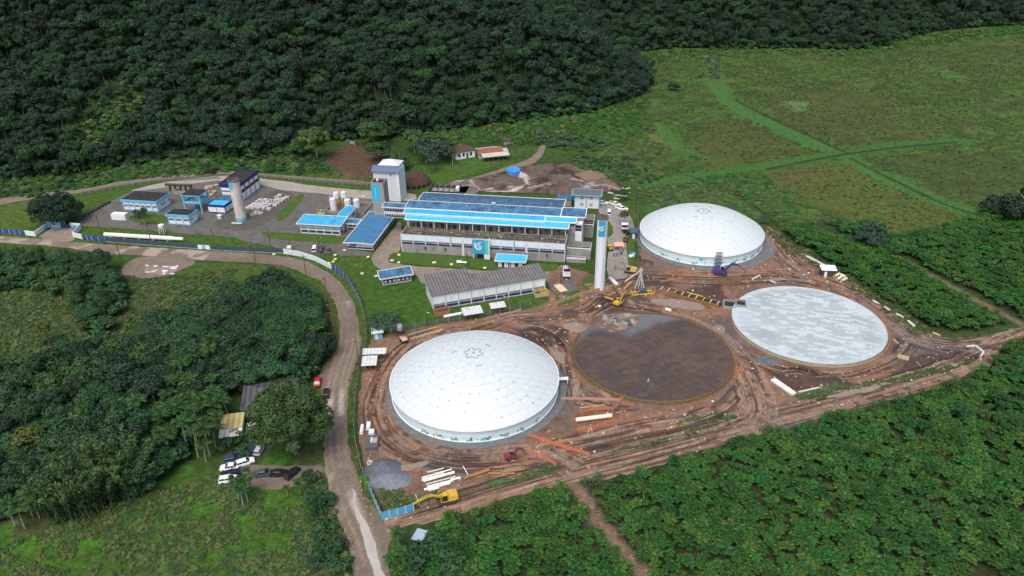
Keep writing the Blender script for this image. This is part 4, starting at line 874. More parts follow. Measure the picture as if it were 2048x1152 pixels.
# herbs: meadow at lower left, verges, site grass
herb = [proto(crown_mesh('herb', m, 400+k, .6, .28, .05, 5, 12, .18, .5, .3, up=1.6)) for k, m in enumerate((L_low, L_full, L_field))]
Hh = []
for pts, st, th, s0, s1 in (([(-80,1152),(0,1095),(230,1005),(420,950),(520,975),(640,985),(690,1152)], .9, .40, .5, 1.2), ([(-60,560),(250,560),(400,560),(330,620),(150,720),(-60,720)], 1.15, .2, .6, 2.0), ([(240,552),(300,560),(480,535),(400,610),(250,640)], 1.5, .3, .7, 1.8), ([(-40,430),(60,410),(50,455),(-40,458)], 3, .5, .3, .6),
        ([(640,590),(668,640),(675,690),(650,715),(630,620)], 1.3, .3, .6, 1.4), ([(985,970),(1050,948),(1110,934),(1115,942),(1050,958),(990,975)], .55, .2, .5, 1.0), ([(1220,904),(1351,868),(1481,828),(1484,835),(1351,878),(1228,908)], .7, .35, .4, .8), ([(1595,795),(1753,763),(1884,733),(1948,715),(1950,722),(1884,744),(1753,773),(1600,800)], .7, .25, .5, 1.0), ([(755,965),(830,985),(835,1020),(765,1028)], .9, .3, .6, 1.4), ([(815,1005),(880,980),(900,995),(830,1012)], .9, .3, .5, 1.0),
        ([(705,850),(714,900),(726,970),(750,1010),(738,1012),(712,930)], .8, .3, .5, 1.0), ([(700,760),(712,720),(716,760),(708,840)], .8, .3, .5, 1.0), ([(1500,440),(1620,500),(1720,560),(1860,660),(1830,668),(1690,566),(1560,490)], 1.2, .2, .7, 1.6), ([(640,960),(665,1020),(690,1100),(700,1152),(670,1152),(640,1050),(620,980)], .9, .2, 1.0, 2.4), ([(600,555),(640,590),(640,640),(610,600)], 1.5, .3, .8, 1.6), ([(-40,492),(110,500),(225,515),(200,530),(-40,510)], 1.6, .3, .8, 1.8)):
    x, y = grid_points(pts, st, .5, 1100+len(Hh)); k = fbm(x, y, 4, 130, 3) > th; x, y = x[k], y[k]; Hh.append(np.stack([x, y, rng.uniform(s0, s1, len(x))], 1))
Hh = np.vstack(Hh); print('herbs', len(Hh))
scatter('ground_plants', np.stack([Hh[:, 0], Hh[:, 1], 0*Hh[:, 0]+.02], 1), rng.random(len(Hh))*6.28, Hh[:, 2], rng.choice(3, len(Hh), p=[.56,.42,.02]), herb, 'low broad-leaved weeds over the lower left meadow and the site verges', 'weeds')
# bushes along the lower left road edge
for k, (u_, v_, s) in enumerate(((625,1000,.8),(640,1030,.9),(655,1065,1.0),(668,1100,1.0),(650,1120,.9),(680,1140,1.0),(625,960,.8),(660,1010,.7),(640,1075,.7),(845,1130,1.3),(880,1100,1.1),(900,1140,1.3),(820,1150,1.0))):
    g = G(u_, v_); put_tree('bush', 'bush', g.x, g.y, s, 'dark bushy shrub on the ditch beside the lower dirt road' if u_ < 700 else 'thick green shrub at the corner of the lower plantation', 'bushes by the lower dirt road' if u_ < 700 else 'shrubs at the plantation corner', TRUNKS, cat='shrub')
for u_, v_ in ((470,870),(455,900),(495,910),(480,885),(520,880)):
    g = G(u_, v_); put_tree('bush', 'bush', g.x, g.y, .8, 'green shrub overgrowing the yard behind the yellow-roofed shed', 'shrubs round the old house', TRUNKS, cat='shrub')
# ------------------------------------------------------------------ materials of the built things
WHITE = mat('white_paint', (.64,.68,.70), (.74,.77,.78), .6, .6, stain=(.50,.52,.52), stain_scale=.35, stain_lo=.58, stain_hi=.8)
WPANEL = mat('pale_panel', (.58,.66,.74), (.68,.74,.80), .7, .5, stain=(.48,.54,.60), stain_scale=.4)
NAVY = mat('navy_paint', (.020,.024,.110), (.030,.036,.140), .8, .55)
CONC = mat('concrete', (.24,.24,.22), (.32,.315,.29), .5, .9, stain=(.13,.13,.11), stain_scale=.3, stain_lo=.5, stain_hi=.75, bump=.01)
CONCD = mat('dark_concrete', (.085,.08,.07), (.16,.15,.135), .4, .95, stain=(.045,.045,.035), stain_scale=.6, bump=.03)
GLASS = mat('dark_glass', (.018,.022,.028), None, 1, .15, spec=.6)
WINW = mat('white_frame', (.75,.78,.80), None, 1, .5)
TRIM = mat('pale_trim', (.55,.56,.56), (.64,.65,.65), 1, .7, stain=(.32,.32,.30), stain_scale=.5)
LBLUE = mat('light_blue_paint', (.095,.40,.62), (.13,.48,.70), .6, .6, stain=(.10,.25,.34), stain_scale=.4)
RBLUE = mat('bright_blue_roof', (.035,.34,.62), (.06,.43,.70), .4, .45, wave=('X', 1.05, .80, .2), stain=(.03,.20,.40), stain_scale=.25, stain_lo=.55, stain_hi=.75)
RBLUE2 = mat('smooth_blue_roof', (.045,.40,.68), (.06,.46,.74), .3, .4, stain=(.03,.30,.56), stain_scale=.3)
RWORN = mat('worn_blue_roof', (.055,.16,.30), (.09,.26,.44), .5, .6, wave=('X', 1.3, .82, .2), stain=(.045,.075,.115), stain_scale=.35, stain_lo=.42, stain_hi=.62, stretch=(1,.6,1))
RDARK = mat('weathered_blue_roof', (.048,.120,.215), (.072,.180,.30), .6, .7, wave=('X', 1.3, .75, .2), stain=(.055,.070,.085), stain_scale=.45, stain_lo=.45, stain_hi=.65)
RB7 = mat('dull_blue_roof', (.046,.150,.285), (.066,.205,.365), .4, .55, wave=('X', 2.2, .9, .2), stain=(.05,.24,.40), stain_scale=.3, stain_lo=.55, stain_hi=.72, stretch=(.5,1.6,1))
RGREY = mat('grey_sheet_roof', (.15,.14,.135), (.21,.20,.195), .35, .9, wave=('X', .95, .55, .1), stain=(.10,.095,.09), stain_scale=.4)
RBLACK = mat('black_roof', (.020,.018,.018), (.040,.036,.034), .4, .8, stain=(.07,.06,.055), stain_scale=.4, stain_lo=.6, stain_hi=.8)
RTIN = mat('zinc_sheet', (.52,.54,.55), (.68,.70,.70), .8, .5, metal=.0, wave=('X', .9, .8, .2), stain=(.22,.22,.22), stain_scale=.5)
TILE = mat('clay_tile', (.24,.085,.05), (.34,.14,.08), .8, .9, stain=(.10,.055,.04), stain_scale=.4, wave=('X', .6, .7, .2))
BROWNR = mat('brown_tile', (.060,.038,.030), (.095,.060,.045), .6, .9)
SLATE = mat('slate_roof', (.075,.072,.078), (.115,.11,.12), .6, .8, wave=('X', 1.5, .55, .02))
YELR = mat('yellow_roof', (.42,.36,.15), (.50,.44,.20), .6, .8, wave=('X', 1.2, .7, .1))
YEL = mat('yellow_steel', (.55,.36,.04), (.62,.42,.06), 1, .5)
STEELD = mat('dark_steel', (.035,.035,.037), (.06,.058,.055), 1.5, .6)
WOODP = mat('raw_timber', (.36,.25,.14), (.48,.36,.22), 1.2, .85)
WOODD = mat('dark_timber', (.11,.07,.045), (.17,.115,.075), 1.2, .9)
TEAL = mat('banner_blue', (.035,.30,.52), (.045,.34,.56), .4, .5)
TEALG = mat('banner_green', (.10,.48,.46), (.13,.52,.50), .4, .5)
WATERB = mat('basin_water', (.018,.018,.014), (.035,.032,.024), .5, .25, spec=.5)
STREAKW = mat('streaked_white', (.72,.76,.80), (.62,.67,.71), .8, .55, stain=(.40,.43,.45), stain_scale=1.2, stain_lo=.60, stain_hi=.78, stretch=(1.6,1.6,.12))
PINKW = mat('stained_tower', (.50,.44,.42), (.62,.57,.54), .6, .85, stain=(.22,.13,.11), stain_scale=1.0, stain_lo=.52, stain_hi=.72, stretch=(1.2,1.2,.3))
SEAM = mat('panel_joint', (.50,.54,.57), None, 1, .6)

# ------------------------------------------------------------------ the tanks
def alu(name, base, metal, rough):
    m = mat(name, base, None, 1, rough, metal); return m
def tint_mat(name, c1, c2, rough, metal):
    m = mat(name, c1, None, 1, rough, metal, spec=.5); t = m.node_tree; a = t.nodes.new('ShaderNodeAttribute'); a.attribute_name = 'tint'
    x = t.nodes.new('ShaderNodeMix'); x.data_type = 'RGBA'; t.links.new(a.outputs['Fac'], x.inputs[0]); x.inputs[6].default_value = (*c1, 1); x.inputs[7].default_value = (*c2, 1)
    t.links.new(x.outputs[2], t.nodes['Principled BSDF'].inputs['Base Color']); return m
M_DOME = tint_mat('dome_aluminium', (.565,.62,.625), (.63,.675,.675), .42, .12)
M_BATT = mat('dome_batten', (.53,.585,.59), None, 1, .5, .1)
M_TWALL = mat('tank_wall', (.58,.72,.745), (.64,.77,.79), .25, .5, stain=(.52,.60,.65), stain_scale=.3, wave=('Z', 1.2, .93, .1))
M_HUB = mat('hub_joint', (.30,.30,.29), None, 1, .7)
def dome_tank(c, label, seed, decals):
    t = thing('domed_tank', label, 'tank', (c[0], c[1], 0), 0, 'white domed tanks')
    H, Rr, rise, n = 3.5, TR, 6.7, 10; S = (Rr*Rr+rise*rise)/(2*rise); tm = math.asin(Rr/S); r = np.random.default_rng(seed)
    MB().lathe([(Rr-.25, .0), (Rr-.25, H)], 96).build('wall', M_TWALL, t, smooth=True)
    b = MB(); b.lathe([(Rr-.25, H-.12), (Rr+.18, H-.12), (Rr+.18, H+.06), (Rr-.3, H+.10)], 96); b.lathe([(Rr-.24, .25), (Rr-.05, .25), (Rr-.05, .45), (Rr-.24, .45)], 96); b.lathe([(Rr-.24, H-.75), (Rr-.13, H-.75), (Rr-.13, H-.66), (Rr-.24, H-.66)], 96)
    b.build('rim', WHITE, t)
    def P(k, j):
        if k == 0: return Vector((0, 0, H+.05+S-S*math.cos(tm) - 0))
        th = tm*k/n; a = 2*math.pi*j/(6*k) + .31
        return Vector((S*math.sin(th)*math.cos(a), S*math.sin(th)*math.sin(a), H+.05+S*(math.cos(th)-math.cos(tm))))
    tris = []; edges = set()
    for k in range(n):
        for s in range(6):
            for j in range(k+1):
                A = (k, (s*k+j) % max(1, 6*k)); B = (k+1, (s*(k+1)+j) % (6*(k+1))); Cc = (k+1, (s*(k+1)+j+1) % (6*(k+1))); tris.append((A, B, Cc))
                if j < k: tris.append((A, Cc, (k, (s*k+j+1) % (6*k))))
    V = []; F = []; T = []
    for q in tris:
        p = [P(*i) for i in q]; ce = (p[0]+p[1]+p[2])/3; nn = ce.normalized(); o = len(V); a = r.normal(0, .012, 4)
        V += [p[i]+Vector((0,0,a[i])) for i in range(3)] + [ce + Vector((0, 0, .05+a[3]))]; F += [(o, o+1, o+3), (o+1, o+2, o+3), (o+2, o, o+3)]; T += [min(1, max(0, (.25 if q[1][0] == q[2][0] else .7)+.35*(r.random()-.5)))]*3  # up and down panels tinted apart, imitating how they catch the light
        for i in range(3): edges.add(tuple(sorted((q[i], q[(i+1) % 3]))))
    o = npmesh('dome', np.array([tuple(v) for v in V]), np.array(F), M_DOME, {'tint': ('FACE', 'FLOAT', np.array(T))}); o.parent = t
    b = MB()
    for e in edges: b.beam(P(*e[0])+Vector((0,0,.03)), P(*e[1])+Vector((0,0,.02)), .10, .05)
    b.build('batten', M_BATT, t)
    b = MB(); nodes = sorted({i for q in tris for i in q})
    for i in nodes:
        if r.random() < .14: p = P(*i); b.cyl(p, p+Vector((0,0,.10)), .16, .16, 6)
    b.build('hub_joint', M_HUB, t)
    b = MB()                                           # louvres of the crown vent: a star and an outer ring
    for s in range(6):
        for rad, ln, off in ((1.45, 1.05, 0), (5.0, .9, .5)):
            if rad > 3 and s % 2 and seed % 2: continue
            a = 2*math.pi*(s+off)/6 + .31; th = rad/S; z = H+.12+S*(math.cos(th)-math.cos(tm)); ctr = Vector((rad*math.cos(a), rad*math.sin(a), z)); d = Vector((-math.sin(a), math.cos(a), 0)); rr_ = Vector((math.cos(a), math.sin(a), -.05))
            e_ = rr_*(.75 if rad < 3 else -.12); b.beam(ctr-d*ln+e_, ctr, .13, .06); b.beam(ctr, ctr+d*ln+e_, .13, .06)
    th = .02; b.lathe([(.22, 0), (.22, .2), (.12, .3), (0, .3)], 10, (0, 0, H+.05+S*(1-math.cos(tm))))
    b.build('vent', mat('vent_grey', (.20,.20,.19), None, 1, .6), t)
    b = MB()                                           # painted marks low on the wall, in several colours
    for k, az in enumerate(decals):
        for q in range(13):
            a = az + r.normal(0, .030); z = .9 + r.normal(0, .30); z = min(1.8, max(.45, z)); s = .13+.22*r.random(); rr2 = Rr-.23
            d = Vector((-math.sin(a), math.cos(a), 0)); p = Vector((rr2*math.cos(a), rr2*math.sin(a), z)); nrm = Vector((math.cos(a), math.sin(a), 0))*.012
            pts = [p-d*s, p+d*s*.3-Vector((0, 0, s)), p+d*s, p+Vector((0, 0, s))*.9]
            b.add([x+nrm for x in pts], [(0, 1, 2, 3)], int(rng.choice([0,0,0,1,2])))
    b.build('painted_mark', [mat('mark_teal', (.03,.36,.36), None, 1, .6), mat('mark_orange', (.75,.42,.14), None, 1, .6), mat('mark_blue', (.05,.16,.30), None, 1, .6)], t)
    return t
d1 = dome_tank(TANKS[0], 'nearer white domed tank with star vent, in front of the grey-roofed warehouse', 1, [R(a) for a in (-122,-112,-101,-91,-80,-68,-56,-43)])
b = MB(); b.box(TR-.2, TR+2.6, -.55, .55, 1.25, 1.4); b.box(TR+2.3, TR+2.5, -.5, .5, .2, 1.25)
o = b.build('platform', WHITE, d1); o.rotation_euler.z = R(4)
b = MB()
for k in range(9): b.box(TR-.1+.28*k, TR+.25+.28*k, -.5, .5, 3.0-.36*k, 3.06-.36*k)
b.box(TR-.1, TR+2.6, -.55, -.5, 3.2, 3.25); b.beam((TR,-.55,4.2), (TR+2.6,-.55,1.2), .06); b.beam((TR,.55,4.2), (TR+2.6,.55,1.2), .06)
o = b.build('staircase', WHITE, d1); o.rotation_euler.z = R(97)
d2 = dome_tank(TANKS[1], 'farther white domed tank beside the meadow', 2, [R(a) for a in (-140,-122,-108,-85,-72,-60,-48,-36)])
b = MB()
for x in (-.9, .9):
    for y in (.1, 1.3): b.beam((x, -TR+.1-y, 0), (x, -TR+.1-y, 5.2), .07)
for z in (1.3, 2.6, 3.9, 5.1): b.box(-.95, .95, -TR-1.3, -TR+.05, z, z+.05); b.beam((-.9, -TR-1.2, z-1.2), (.9, -TR, z), .05)
b.build('scaffold_stair', mat('galvanised', (.30,.32,.33), None, 1, .5, .5), d2).rotation_euler.z = R(2)
MB().beam((-3.2,-TR+.16,.2), (-3.2,-TR+.16,3.3), .07, .04).build('ladder', STEELD, d2)
b = MB()                                               # emblem on the wall
for k in range(14): a = R(-102.5)+.05*math.sin(k*.9)*.4; z = 2.1+.55*math.cos(k*.9)*.6; p = Vector(((TR-.22)*math.cos(a), (TR-.22)*math.sin(a), z)); d = Vector((-math.sin(a), math.cos(a), 0)); b.add([p-d*.2, p+d*.2, p+d*.2+Vector((0,0,.35)), p-d*.2+Vector((0,0,.35))], [(0,1,2,3)])
b.build('emblem', LBLUE, d2)
# dark slab: steel mesh laid over the tank floor
def slab_col(x, y):
    c = np.tile([[.074,.050,.040]], (len(x), 1)); c = lerp(c, (.086,.058,.046), sstep(.4, .62, fbm(x, y, 6, 201))); c = lerp(c, (.062,.047,.044), sstep(.45, .6, fbm(x, y*2.2, 4, 202)))
    u = (x-TANKS[2][0])*math.cos(.6)+(y-TANKS[2][1])*math.sin(.6); w_ = -(x-TANKS[2][0])*math.sin(.6)+(y-TANKS[2][1])*math.cos(.6)
    gl = np.maximum(1-sstep(.1, .35, np.abs((u+.4*fbm(x, y, 3, 206)) % 2.4-1.2)), 1-sstep(.1, .35, np.abs((w_+.4*fbm(x, y, 3, 207)) % 3.1-1.5))); c = c*(1+.16*gl)[:, None]
    for ln, wd in (([(1304,661),(1332,690),(1352,712),(1372,733)], .22), ([(1312,664),(1340,695),(1366,722)], .12), ([(1248,694),(1258,708),(1266,722)], .16), ([(1305,700),(1316,716)], .14)): c = lerp(c, (.14,.070,.042), pm(x, y, ln, .3, wd, .3)*.6)
    c = lerp(c, (.12,.11,.11), sstep(.62, .74, fbm(x, y*1.7, 2.2, 203))*.28)
    g = pm(x, y, [(1150,690),(1180,655),(1210,665),(1260,668),(1310,655),(1370,640),(1395,620),(1300,600),(1140,620)], 4, None, 5); c = lerp(c, (.125,.132,.138), g)
    return c*(.86+.28*fbm(x, y, .7, 204))[:, None]
m_slab = mat('steel_mesh_floor', (.8,.8,.8), (1.2,1.2,1.2), 2.5, .85, attr='Col', bump=.05, bscale=4, world=True)
m_edge = mat('slab_edge', (.10,.09,.085), (.15,.14,.13), 1, .9)
sl = sheet('tank_floor', disc(TANKS[2], TR-.35), m_slab, .62, .5, 0, 0, rough(.05, .8, 4), slab_col, world_pts=True, kind=None)
tag(sl, 'round dark brown tank floor under steel mesh inside a ring of yellow formwork', 'tank floor')
b = MB(); cx, cy = TANKS[2]; b.lathe([(TR-.34, .0), (TR-.34, .62), (TR-.2, .62), (TR-.2, 0)], 96, (cx, cy, 0)); b.build('edge', m_edge, sl)
b = MB()
for i in range(150):
    a = 2*math.pi*i/150
    if R(98) < a < R(150): continue
    p = Vector((cx+(TR+.0)*math.cos(a), cy+(TR+.0)*math.sin(a), 0)); q = Vector((cx+(TR+.65)*math.cos(a), cy+(TR+.65)*math.sin(a), .05))
    b.beam(p+Vector((0,0,.05)), p+Vector((0,0,1.15)), .14, .12, i % 2); b.beam(q, p+Vector((0,0,1.1)), .08, .08, i % 2)
for z in (.35, .72, 1.06):
    for i in range(96):
        a0, a1 = 2*math.pi*i/96, 2*math.pi*(i+1)/96
        if R(98) < a0 < R(150): continue
        b.beam((cx+(TR+.08)*math.cos(a0), cy+(TR+.08)*math.sin(a0), z), (cx+(TR+.08)*math.cos(a1), cy+(TR+.08)*math.sin(a1), z), .06, .16, 0)
b.build('formwork', [mat('form_timber', (.17,.12,.045), (.24,.165,.06), 1, .85), mat('form_timber_dark', (.15,.10,.05), None, 1, .9)], sl)
def bite_col(x, y):
    c = np.tile([[.235,.165,.125]], (len(x), 1)); return lerp(c, (.13,.095,.075), sstep(.42, .6, fbm(x, y, 2, 240)))*(.7+.6*fbm(x, y, .7, 241))[:, None]
sheet('mud_spill', [(1190,658),(1202,640),(1225,630),(1270,630),(1279,644),(1268,658),(1248,666),(1228,672),(1212,664)], m_mud, .74, .35, .6, 1, rough(.12, 1.2, 4), bite_col)
# pale slab
def pale_col(x, y):
    c = np.tile([[.345,.39,.40]], (len(x), 1)); xr = x*.95-y*.31; yr = x*.31+y*.95
    c = lerp(c, (.40,.445,.455), sstep(.42, .6, fbm(x, y, 9, 221))); c = lerp(c, (.30,.34,.35), sstep(.52, .66, fbm(xr*.5, yr, 5, 222))*.8)
    c = lerp(c, (.50,.555,.565), sstep(.545, .575, fbm(xr*.34, yr, .8, 223, 3)+.30*(fbm(x, y, 8, 225)-.5))*.85)
    d = np.hypot(x-TANKS[3][0], y-TANKS[3][1]); c = lerp(c, (.48,.535,.545), sstep(TR-3, TR-.5, d)*.5)
    return c*(.93+.14*fbm(x, y, .6, 224))[:, None]
m_pale = mat('fresh_concrete', (.94,.94,.94), (1.05,1.05,1.05), 1.5, .55, attr='Col', world=True, spec=.4)
sl2 = sheet('tank_floor', disc(TANKS[3], TR-.2), m_pale, .75, .42, 0, 0, rough(.01, 2, 4), pale_col, world_pts=True, kind=None)
tag(sl2, 'round pale concrete tank floor with cloudy curing patches', 'tank floor')
b = MB(); cx, cy = TANKS[3]; b.lathe([(TR-.19, .0), (TR-.19, .74), (TR-.02, .74), (TR+.02, 0)], 96, (cx, cy, 0)); b.build('edge', CONC, sl2)
b = MB()
for i in range(60):
    a0, a1 = 2*math.pi*i/96+3.2, 2*math.pi*(i+1)/96+3.2
    b.beam((cx+(TR+.35)*math.cos(a0), cy+(TR+.35)*math.sin(a0), .3), (cx+(TR+.35)*math.cos(a1), cy+(TR+.35)*math.sin(a1), .3), .10, .35)
b.build('formwork', WOODP, sl2)

# ------------------------------------------------------------------ building kit
def sidebox(b, side, L, D, s0, s1, o0, o1, z0, z1, m=0):
    "box on a facade: s along it, o outwards"
    if side == 'f': b.box(s0, s1, -o1, -o0, z0, z1, m)
    elif side == 'r': b.box(L+o0, L+o1, s0, s1, z0, z1, m)
    elif side == 'l': b.box(-o1, -o0, s0, s1, z0, z1, m)
    return b
def win(root, side, L, D, s0, s1, z0, z1, n=2, fm=None, rows=1, name='window'):
    b = MB(); sidebox(b, side, L, D, s0, s1, -.05, .03, z0, z1, 0); f = .07
    for k in range(n+1):
        s = s0 + (s1-s0)*k/n; sidebox(b, side, L, D, s-f/2 if 0 < k < n else (s if k == 0 else s-f), s+f/2 if 0 < k < n else (s+f if k == 0 else s), .032, .07, z0, z1, 1)
    for k in range(rows+1):
        z = z0 + (z1-z0)*k/rows; sidebox(b, side, L, D, s0, s1, .034, .066, z-(0 if k == 0 else f), z+(0 if k == rows else f), 1)
    return b.build(name, [GLASS, fm or WINW], root)
def panel(root, name, side, L, D, s0, s1, z0, z1, m, out=.04):
    return sidebox(MB(), side, L, D, s0, s1, -.04, out, z0, z1).build(name, m, root)
def roof_slab(root, x0, x1, y0, y1, zf, zb, m, t=.18, trim=None, name='roof'):
    b = MB(); b.hexa([(x0,y0,zf-t),(x1,y0,zf-t),(x1,y1,zb-t),(x0,y1,zb-t)], [(x0,y0,zf),(x1,y0,zf),(x1,y1,zb),(x0,y1,zb)]); o = b.build(name, m, root)
    if trim:
        c = MB(); w_ = .22
        for p, q in (((x0,y0,zf),(x1,y0,zf)), ((x1,y0,zf),(x1,y1,zb)), ((x1,y1,zb),(x0,y1,zb)), ((x0,y1,zb),(x0,y0,zf))): c.beam(Vector(p)+Vector((0,0,-.08)), Vector(q)+Vector((0,0,-.08)), w_, .36)
        c.build('fascia', trim, o)
    return o
def roof_gable(root, x0, x1, y0, y1, ze, zr, m, along='x', t=.15, trim=None):
    b = MB()
    if along == 'x':
        ym = (y0+y1)/2
        b.hexa([(x0,y0,ze-t),(x1,y0,ze-t),(x1,ym,zr-t),(x0,ym,zr-t)], [(x0,y0,ze),(x1,y0,ze),(x1,ym,zr),(x0,ym,zr)]); b.hexa([(x0,ym,zr-t),(x1,ym,zr-t),(x1,y1,ze-t),(x0,y1,ze-t)], [(x0,ym,zr),(x1,ym,zr),(x1,y1,ze),(x0,y1,ze)])
    else:
        xm = (x0+x1)/2
        b.hexa([(x0,y0,ze-t),(xm,y0,zr-t),(xm,y1,zr-t),(x0,y1,ze-t)], [(x0,y0,ze),(xm,y0,zr),(xm,y1,zr),(x0,y1,ze)]); b.hexa([(xm,y0,zr-t),(x1,y0,ze-t),(x1,y1,ze-t),(xm,y1,zr-t)], [(xm,y0,zr),(x1,y0,ze),(x1,y1,ze),(xm,y1,zr)])
    o = b.build('roof', m, root)
    if trim:
        c = MB()
        pts = [(x0,y0,ze),(x1,y0,ze),(x1,(y0+y1)/2,zr),(x1,y1,ze),(x0,y1,ze),(x0,(y0+y1)/2,zr)] if along == 'x' else [(x0,y0,ze),((x0+x1)/2,y0,zr),(x1,y0,ze),(x1,y1,ze),((x0+x1)/2,y1,zr),(x0,y1,ze)]
        for p, q in zip(pts, pts[1:]+pts[:1]): c.beam(Vector(p)+Vector((0,0,-.07)), Vector(q)+Vector((0,0,-.07)), .24, .36)
        c.build('fascia', trim, o)
    return o
def roof_hip(root, x0, x1, y0, y1, ze, zr, m, inset=None):
    i = inset if inset is not None else (y1-y0)/2; ym = (y0+y1)/2
    v = [(x0,y0,ze),(x1,y0,ze),(x1,y1,ze),(x0,y1,ze),(x0+i,ym,zr),(x1-i,ym,zr),(x0,y0,ze-.15),(x1,y0,ze-.15),(x1,y1,ze-.15),(x0,y1,ze-.15)]
    return MB().add(v, [(0,1,5,4),(1,2,5),(2,3,4,5),(3,0,4),(6,7,1,0),(7,8,2,1),(8,9,3,2),(9,6,0,3),(9,8,7,6)]).build('roof', m, root)
def emblem(root, cx, cz, s, m, place):
    "white b-and-S wave emblem; place(x, z) gives the point on its panel"
    b = MB()
    def ribbon(pts):
        n = len(pts); L_ = []; Rr = []
        for i, (x, z, w_) in enumerate(pts):
            a = pts[max(0, i-1)]; c = pts[min(n-1, i+1)]; d = Vector((c[0]-a[0], c[1]-a[1])).normalized(); nx, nz = -d.y, d.x
            L_.append(place(cx+(x+nx*w_/2)*s, cz+(z+nz*w_/2)*s)); Rr.append(place(cx+(x-nx*w_/2)*s, cz+(z-nz*w_/2)*s))
        b.add(L_+Rr, [(i, i+1, n+i+1, n+i) for i in range(n-1)])
    ribbon([(-.95,1.0,.02),(-.90,.8,.22),(-.84,.4,.36),(-.78,0,.44),(-.62,-.40,.44),(-.30,-.74,.36),(.10,-.88,.30),(.48,-.74,.28),(.70,-.42,.26),(.70,-.08,.24),(.48,.16,.22),(.16,.18,.16),(-.06,.04,.02)])
    ribbon([(.98,.98,.02),(.62,.96,.24),(.24,.86,.30),(-.02,.60,.32),(-.06,.28,.28),(.12,.02,.24),(.22,-.22,.22),(.14,-.44,.16),(-.06,-.52,.02)])
    ribbon([(-.42,.98,.02),(-.44,.6,.14),(-.40,.2,.16),(-.32,-.1,.02)])
    return b.build('emblem', m, root)
# ------------------------------------------------------------------ main filter building
A10 = R(-10.1); ORG = Vector((-36.1, 221.8, 0))
def LP(x, y, z=0, o=ORG, a=A10): return Vector((o[0]+x*math.cos(a)-y*math.sin(a), o[1]+x*math.sin(a)+y*math.cos(a), z))
mb = thing('filter_building', 'long main works building with stepped blue roofs and open filter deck', 'building', ORG, A10)
L, D = 54.0, 9.0
MB().box(0, L, 0, .35, 0, 6.55).box(0, .35, .35, D, 0, 6.4).box(L-.35, L, .35, D, 0, 6.4).box(.35, L-.35, .35, D, 0, 5.3).build('wall', CONC, mb)
b = MB(); b.box(-.6, 56.0, 9.0, 18.0, 0, 9.9); b.box(0, 50.4, 19, 31, 0, 8.0); b.box(50.4, 56, 18, 24, 0, 5); b.build('wall', CONC, mb)
bw = L/13
for k in range(13):
    s0, s1 = k*bw+.1, (k+1)*bw-.1
    if k in (4, 9): s0 += .35
    if k == 6: 
        panel(mb, 'wall_panel', 'f', L, D, s0, s1, 4.55, 6.45, WPANEL); panel(mb, 'wall_band', 'f', L, D, s0, s1, 3.15, 4.3, NAVY); continue
    panel(mb, 'wall_panel', 'f', L, D, s0, s1, 4.55, 6.45, WPANEL); panel(mb, 'wall_band', 'f', L, D, s0, s1, 3.15, 3.78, NAVY)
    win(mb, 'f', L, D, s0+.1, s1-.1, 3.85, 4.48, 7)
for k in range(14):
    x = min(L-.15, max(.15, k*bw)); q = .36 if k in (5, 10) else .12
    MB().box(x-q, x+q, -.10, 0, 0 if k in (5, 10, 0, 13) else 3.0, 6.5).build('pilaster', TRIM, mb)
for x in (8.2, 14.8, 41.5, 48.2): MB().box(x-.25, x+.25, -.45, -.0, 2.0, 2.5).cyl((x, -.25, 1.4), (x, -.25, 2.0), .1).build('wall_lamp', STEELD, mb)
# filter deck: channels, walkways and clutter
b = MB(); r_ = random.Random(4)
for y in (.9, 2.6, 4.4, 6.2): b.box(.35, L-.35, y, y+.28, 5.3, 6.2)
for k in range(1, 26): x = k*L/26; b.box(x-.1, x+.1, .4, 6.4, 5.3, 6.12)
b.build('channel_wall', mat('deck_concrete', (.12,.112,.092), (.21,.195,.16), .8, .95, stain=(.075,.07,.055), stain_scale=.7, bump=.03), mb)
b = MB()
for k in range(26):
    if r_.random() < .75:
        for y0, y1 in ((1.2, 2.6), (2.9, 4.4), (4.7, 6.2)):
            if r_.random() < .7: b.box(k*L/26+.12, (k+1)*L/26-.12, y0, y1, 5.3, 5.72)
b.build('basin_water', WATERB, mb)
b = MB()
for k in range(70):
    x = r_.uniform(1, L-2); y = r_.uniform(.6, 6.3); 
    if r_.random() < .5: b.beam((x, y, 6.25+r_.uniform(0, .15)), (x+r_.uniform(.5, 2.4), y+r_.uniform(-.4, .4), 6.25+r_.uniform(0, .2)), .12, .08, r_.randrange(2))
    else: b.obox((x, y, 6.3), r_.uniform(.2, .7), r_.uniform(.2, .5), r_.uniform(.1, .4), r_.random()*3, r_.randrange(2))
b.build('rubble', [mat('pale_rubble', (.40,.37,.33), None, 1, .9), mat('dark_rubble', (.12,.10,.08), None, 1, .9)], mb)
b = MB(); b.box(.4, L-.4, 1.75, 1.83, 6.85, 6.92)
for k in range(28): x = 1+k*1.93; b.box(x, x+.06, 1.76, 1.82, 6.1, 6.9)
b.build('handrail', STEELD, mb)
for k in range(13):
    x = .8+k*(L-1.6)/12; MB().box(x-.13, x+.13, 6.75, 7.05, 5.3, 8.75).build('column', TRIM, mb)
b = MB()
for k in range(12):
    x = .8+(k+.5)*(L-1.6)/12; b.box(x-.8, x+.8, 7.3, 7.6, 8.5, 8.65)
b.build('strip_lamp', WHITE, mb)
for k in range(26): x = 1.2+k*2.05; MB().box(x, x+.9, 7.8, 8.6, 5.3, 6.6+.5*r_.random()).cyl((x+.4, 7.6, 5.3), (x+.4, 7.6, 7.2), .12, .12, 8).build('valve_stand', STEELD if k % 2 else CONCD, mb)
roof_slab(mb, -.3, 54.3, 6.4, 8.95, 8.95, 9.45, RBLUE2, .2, WHITE)
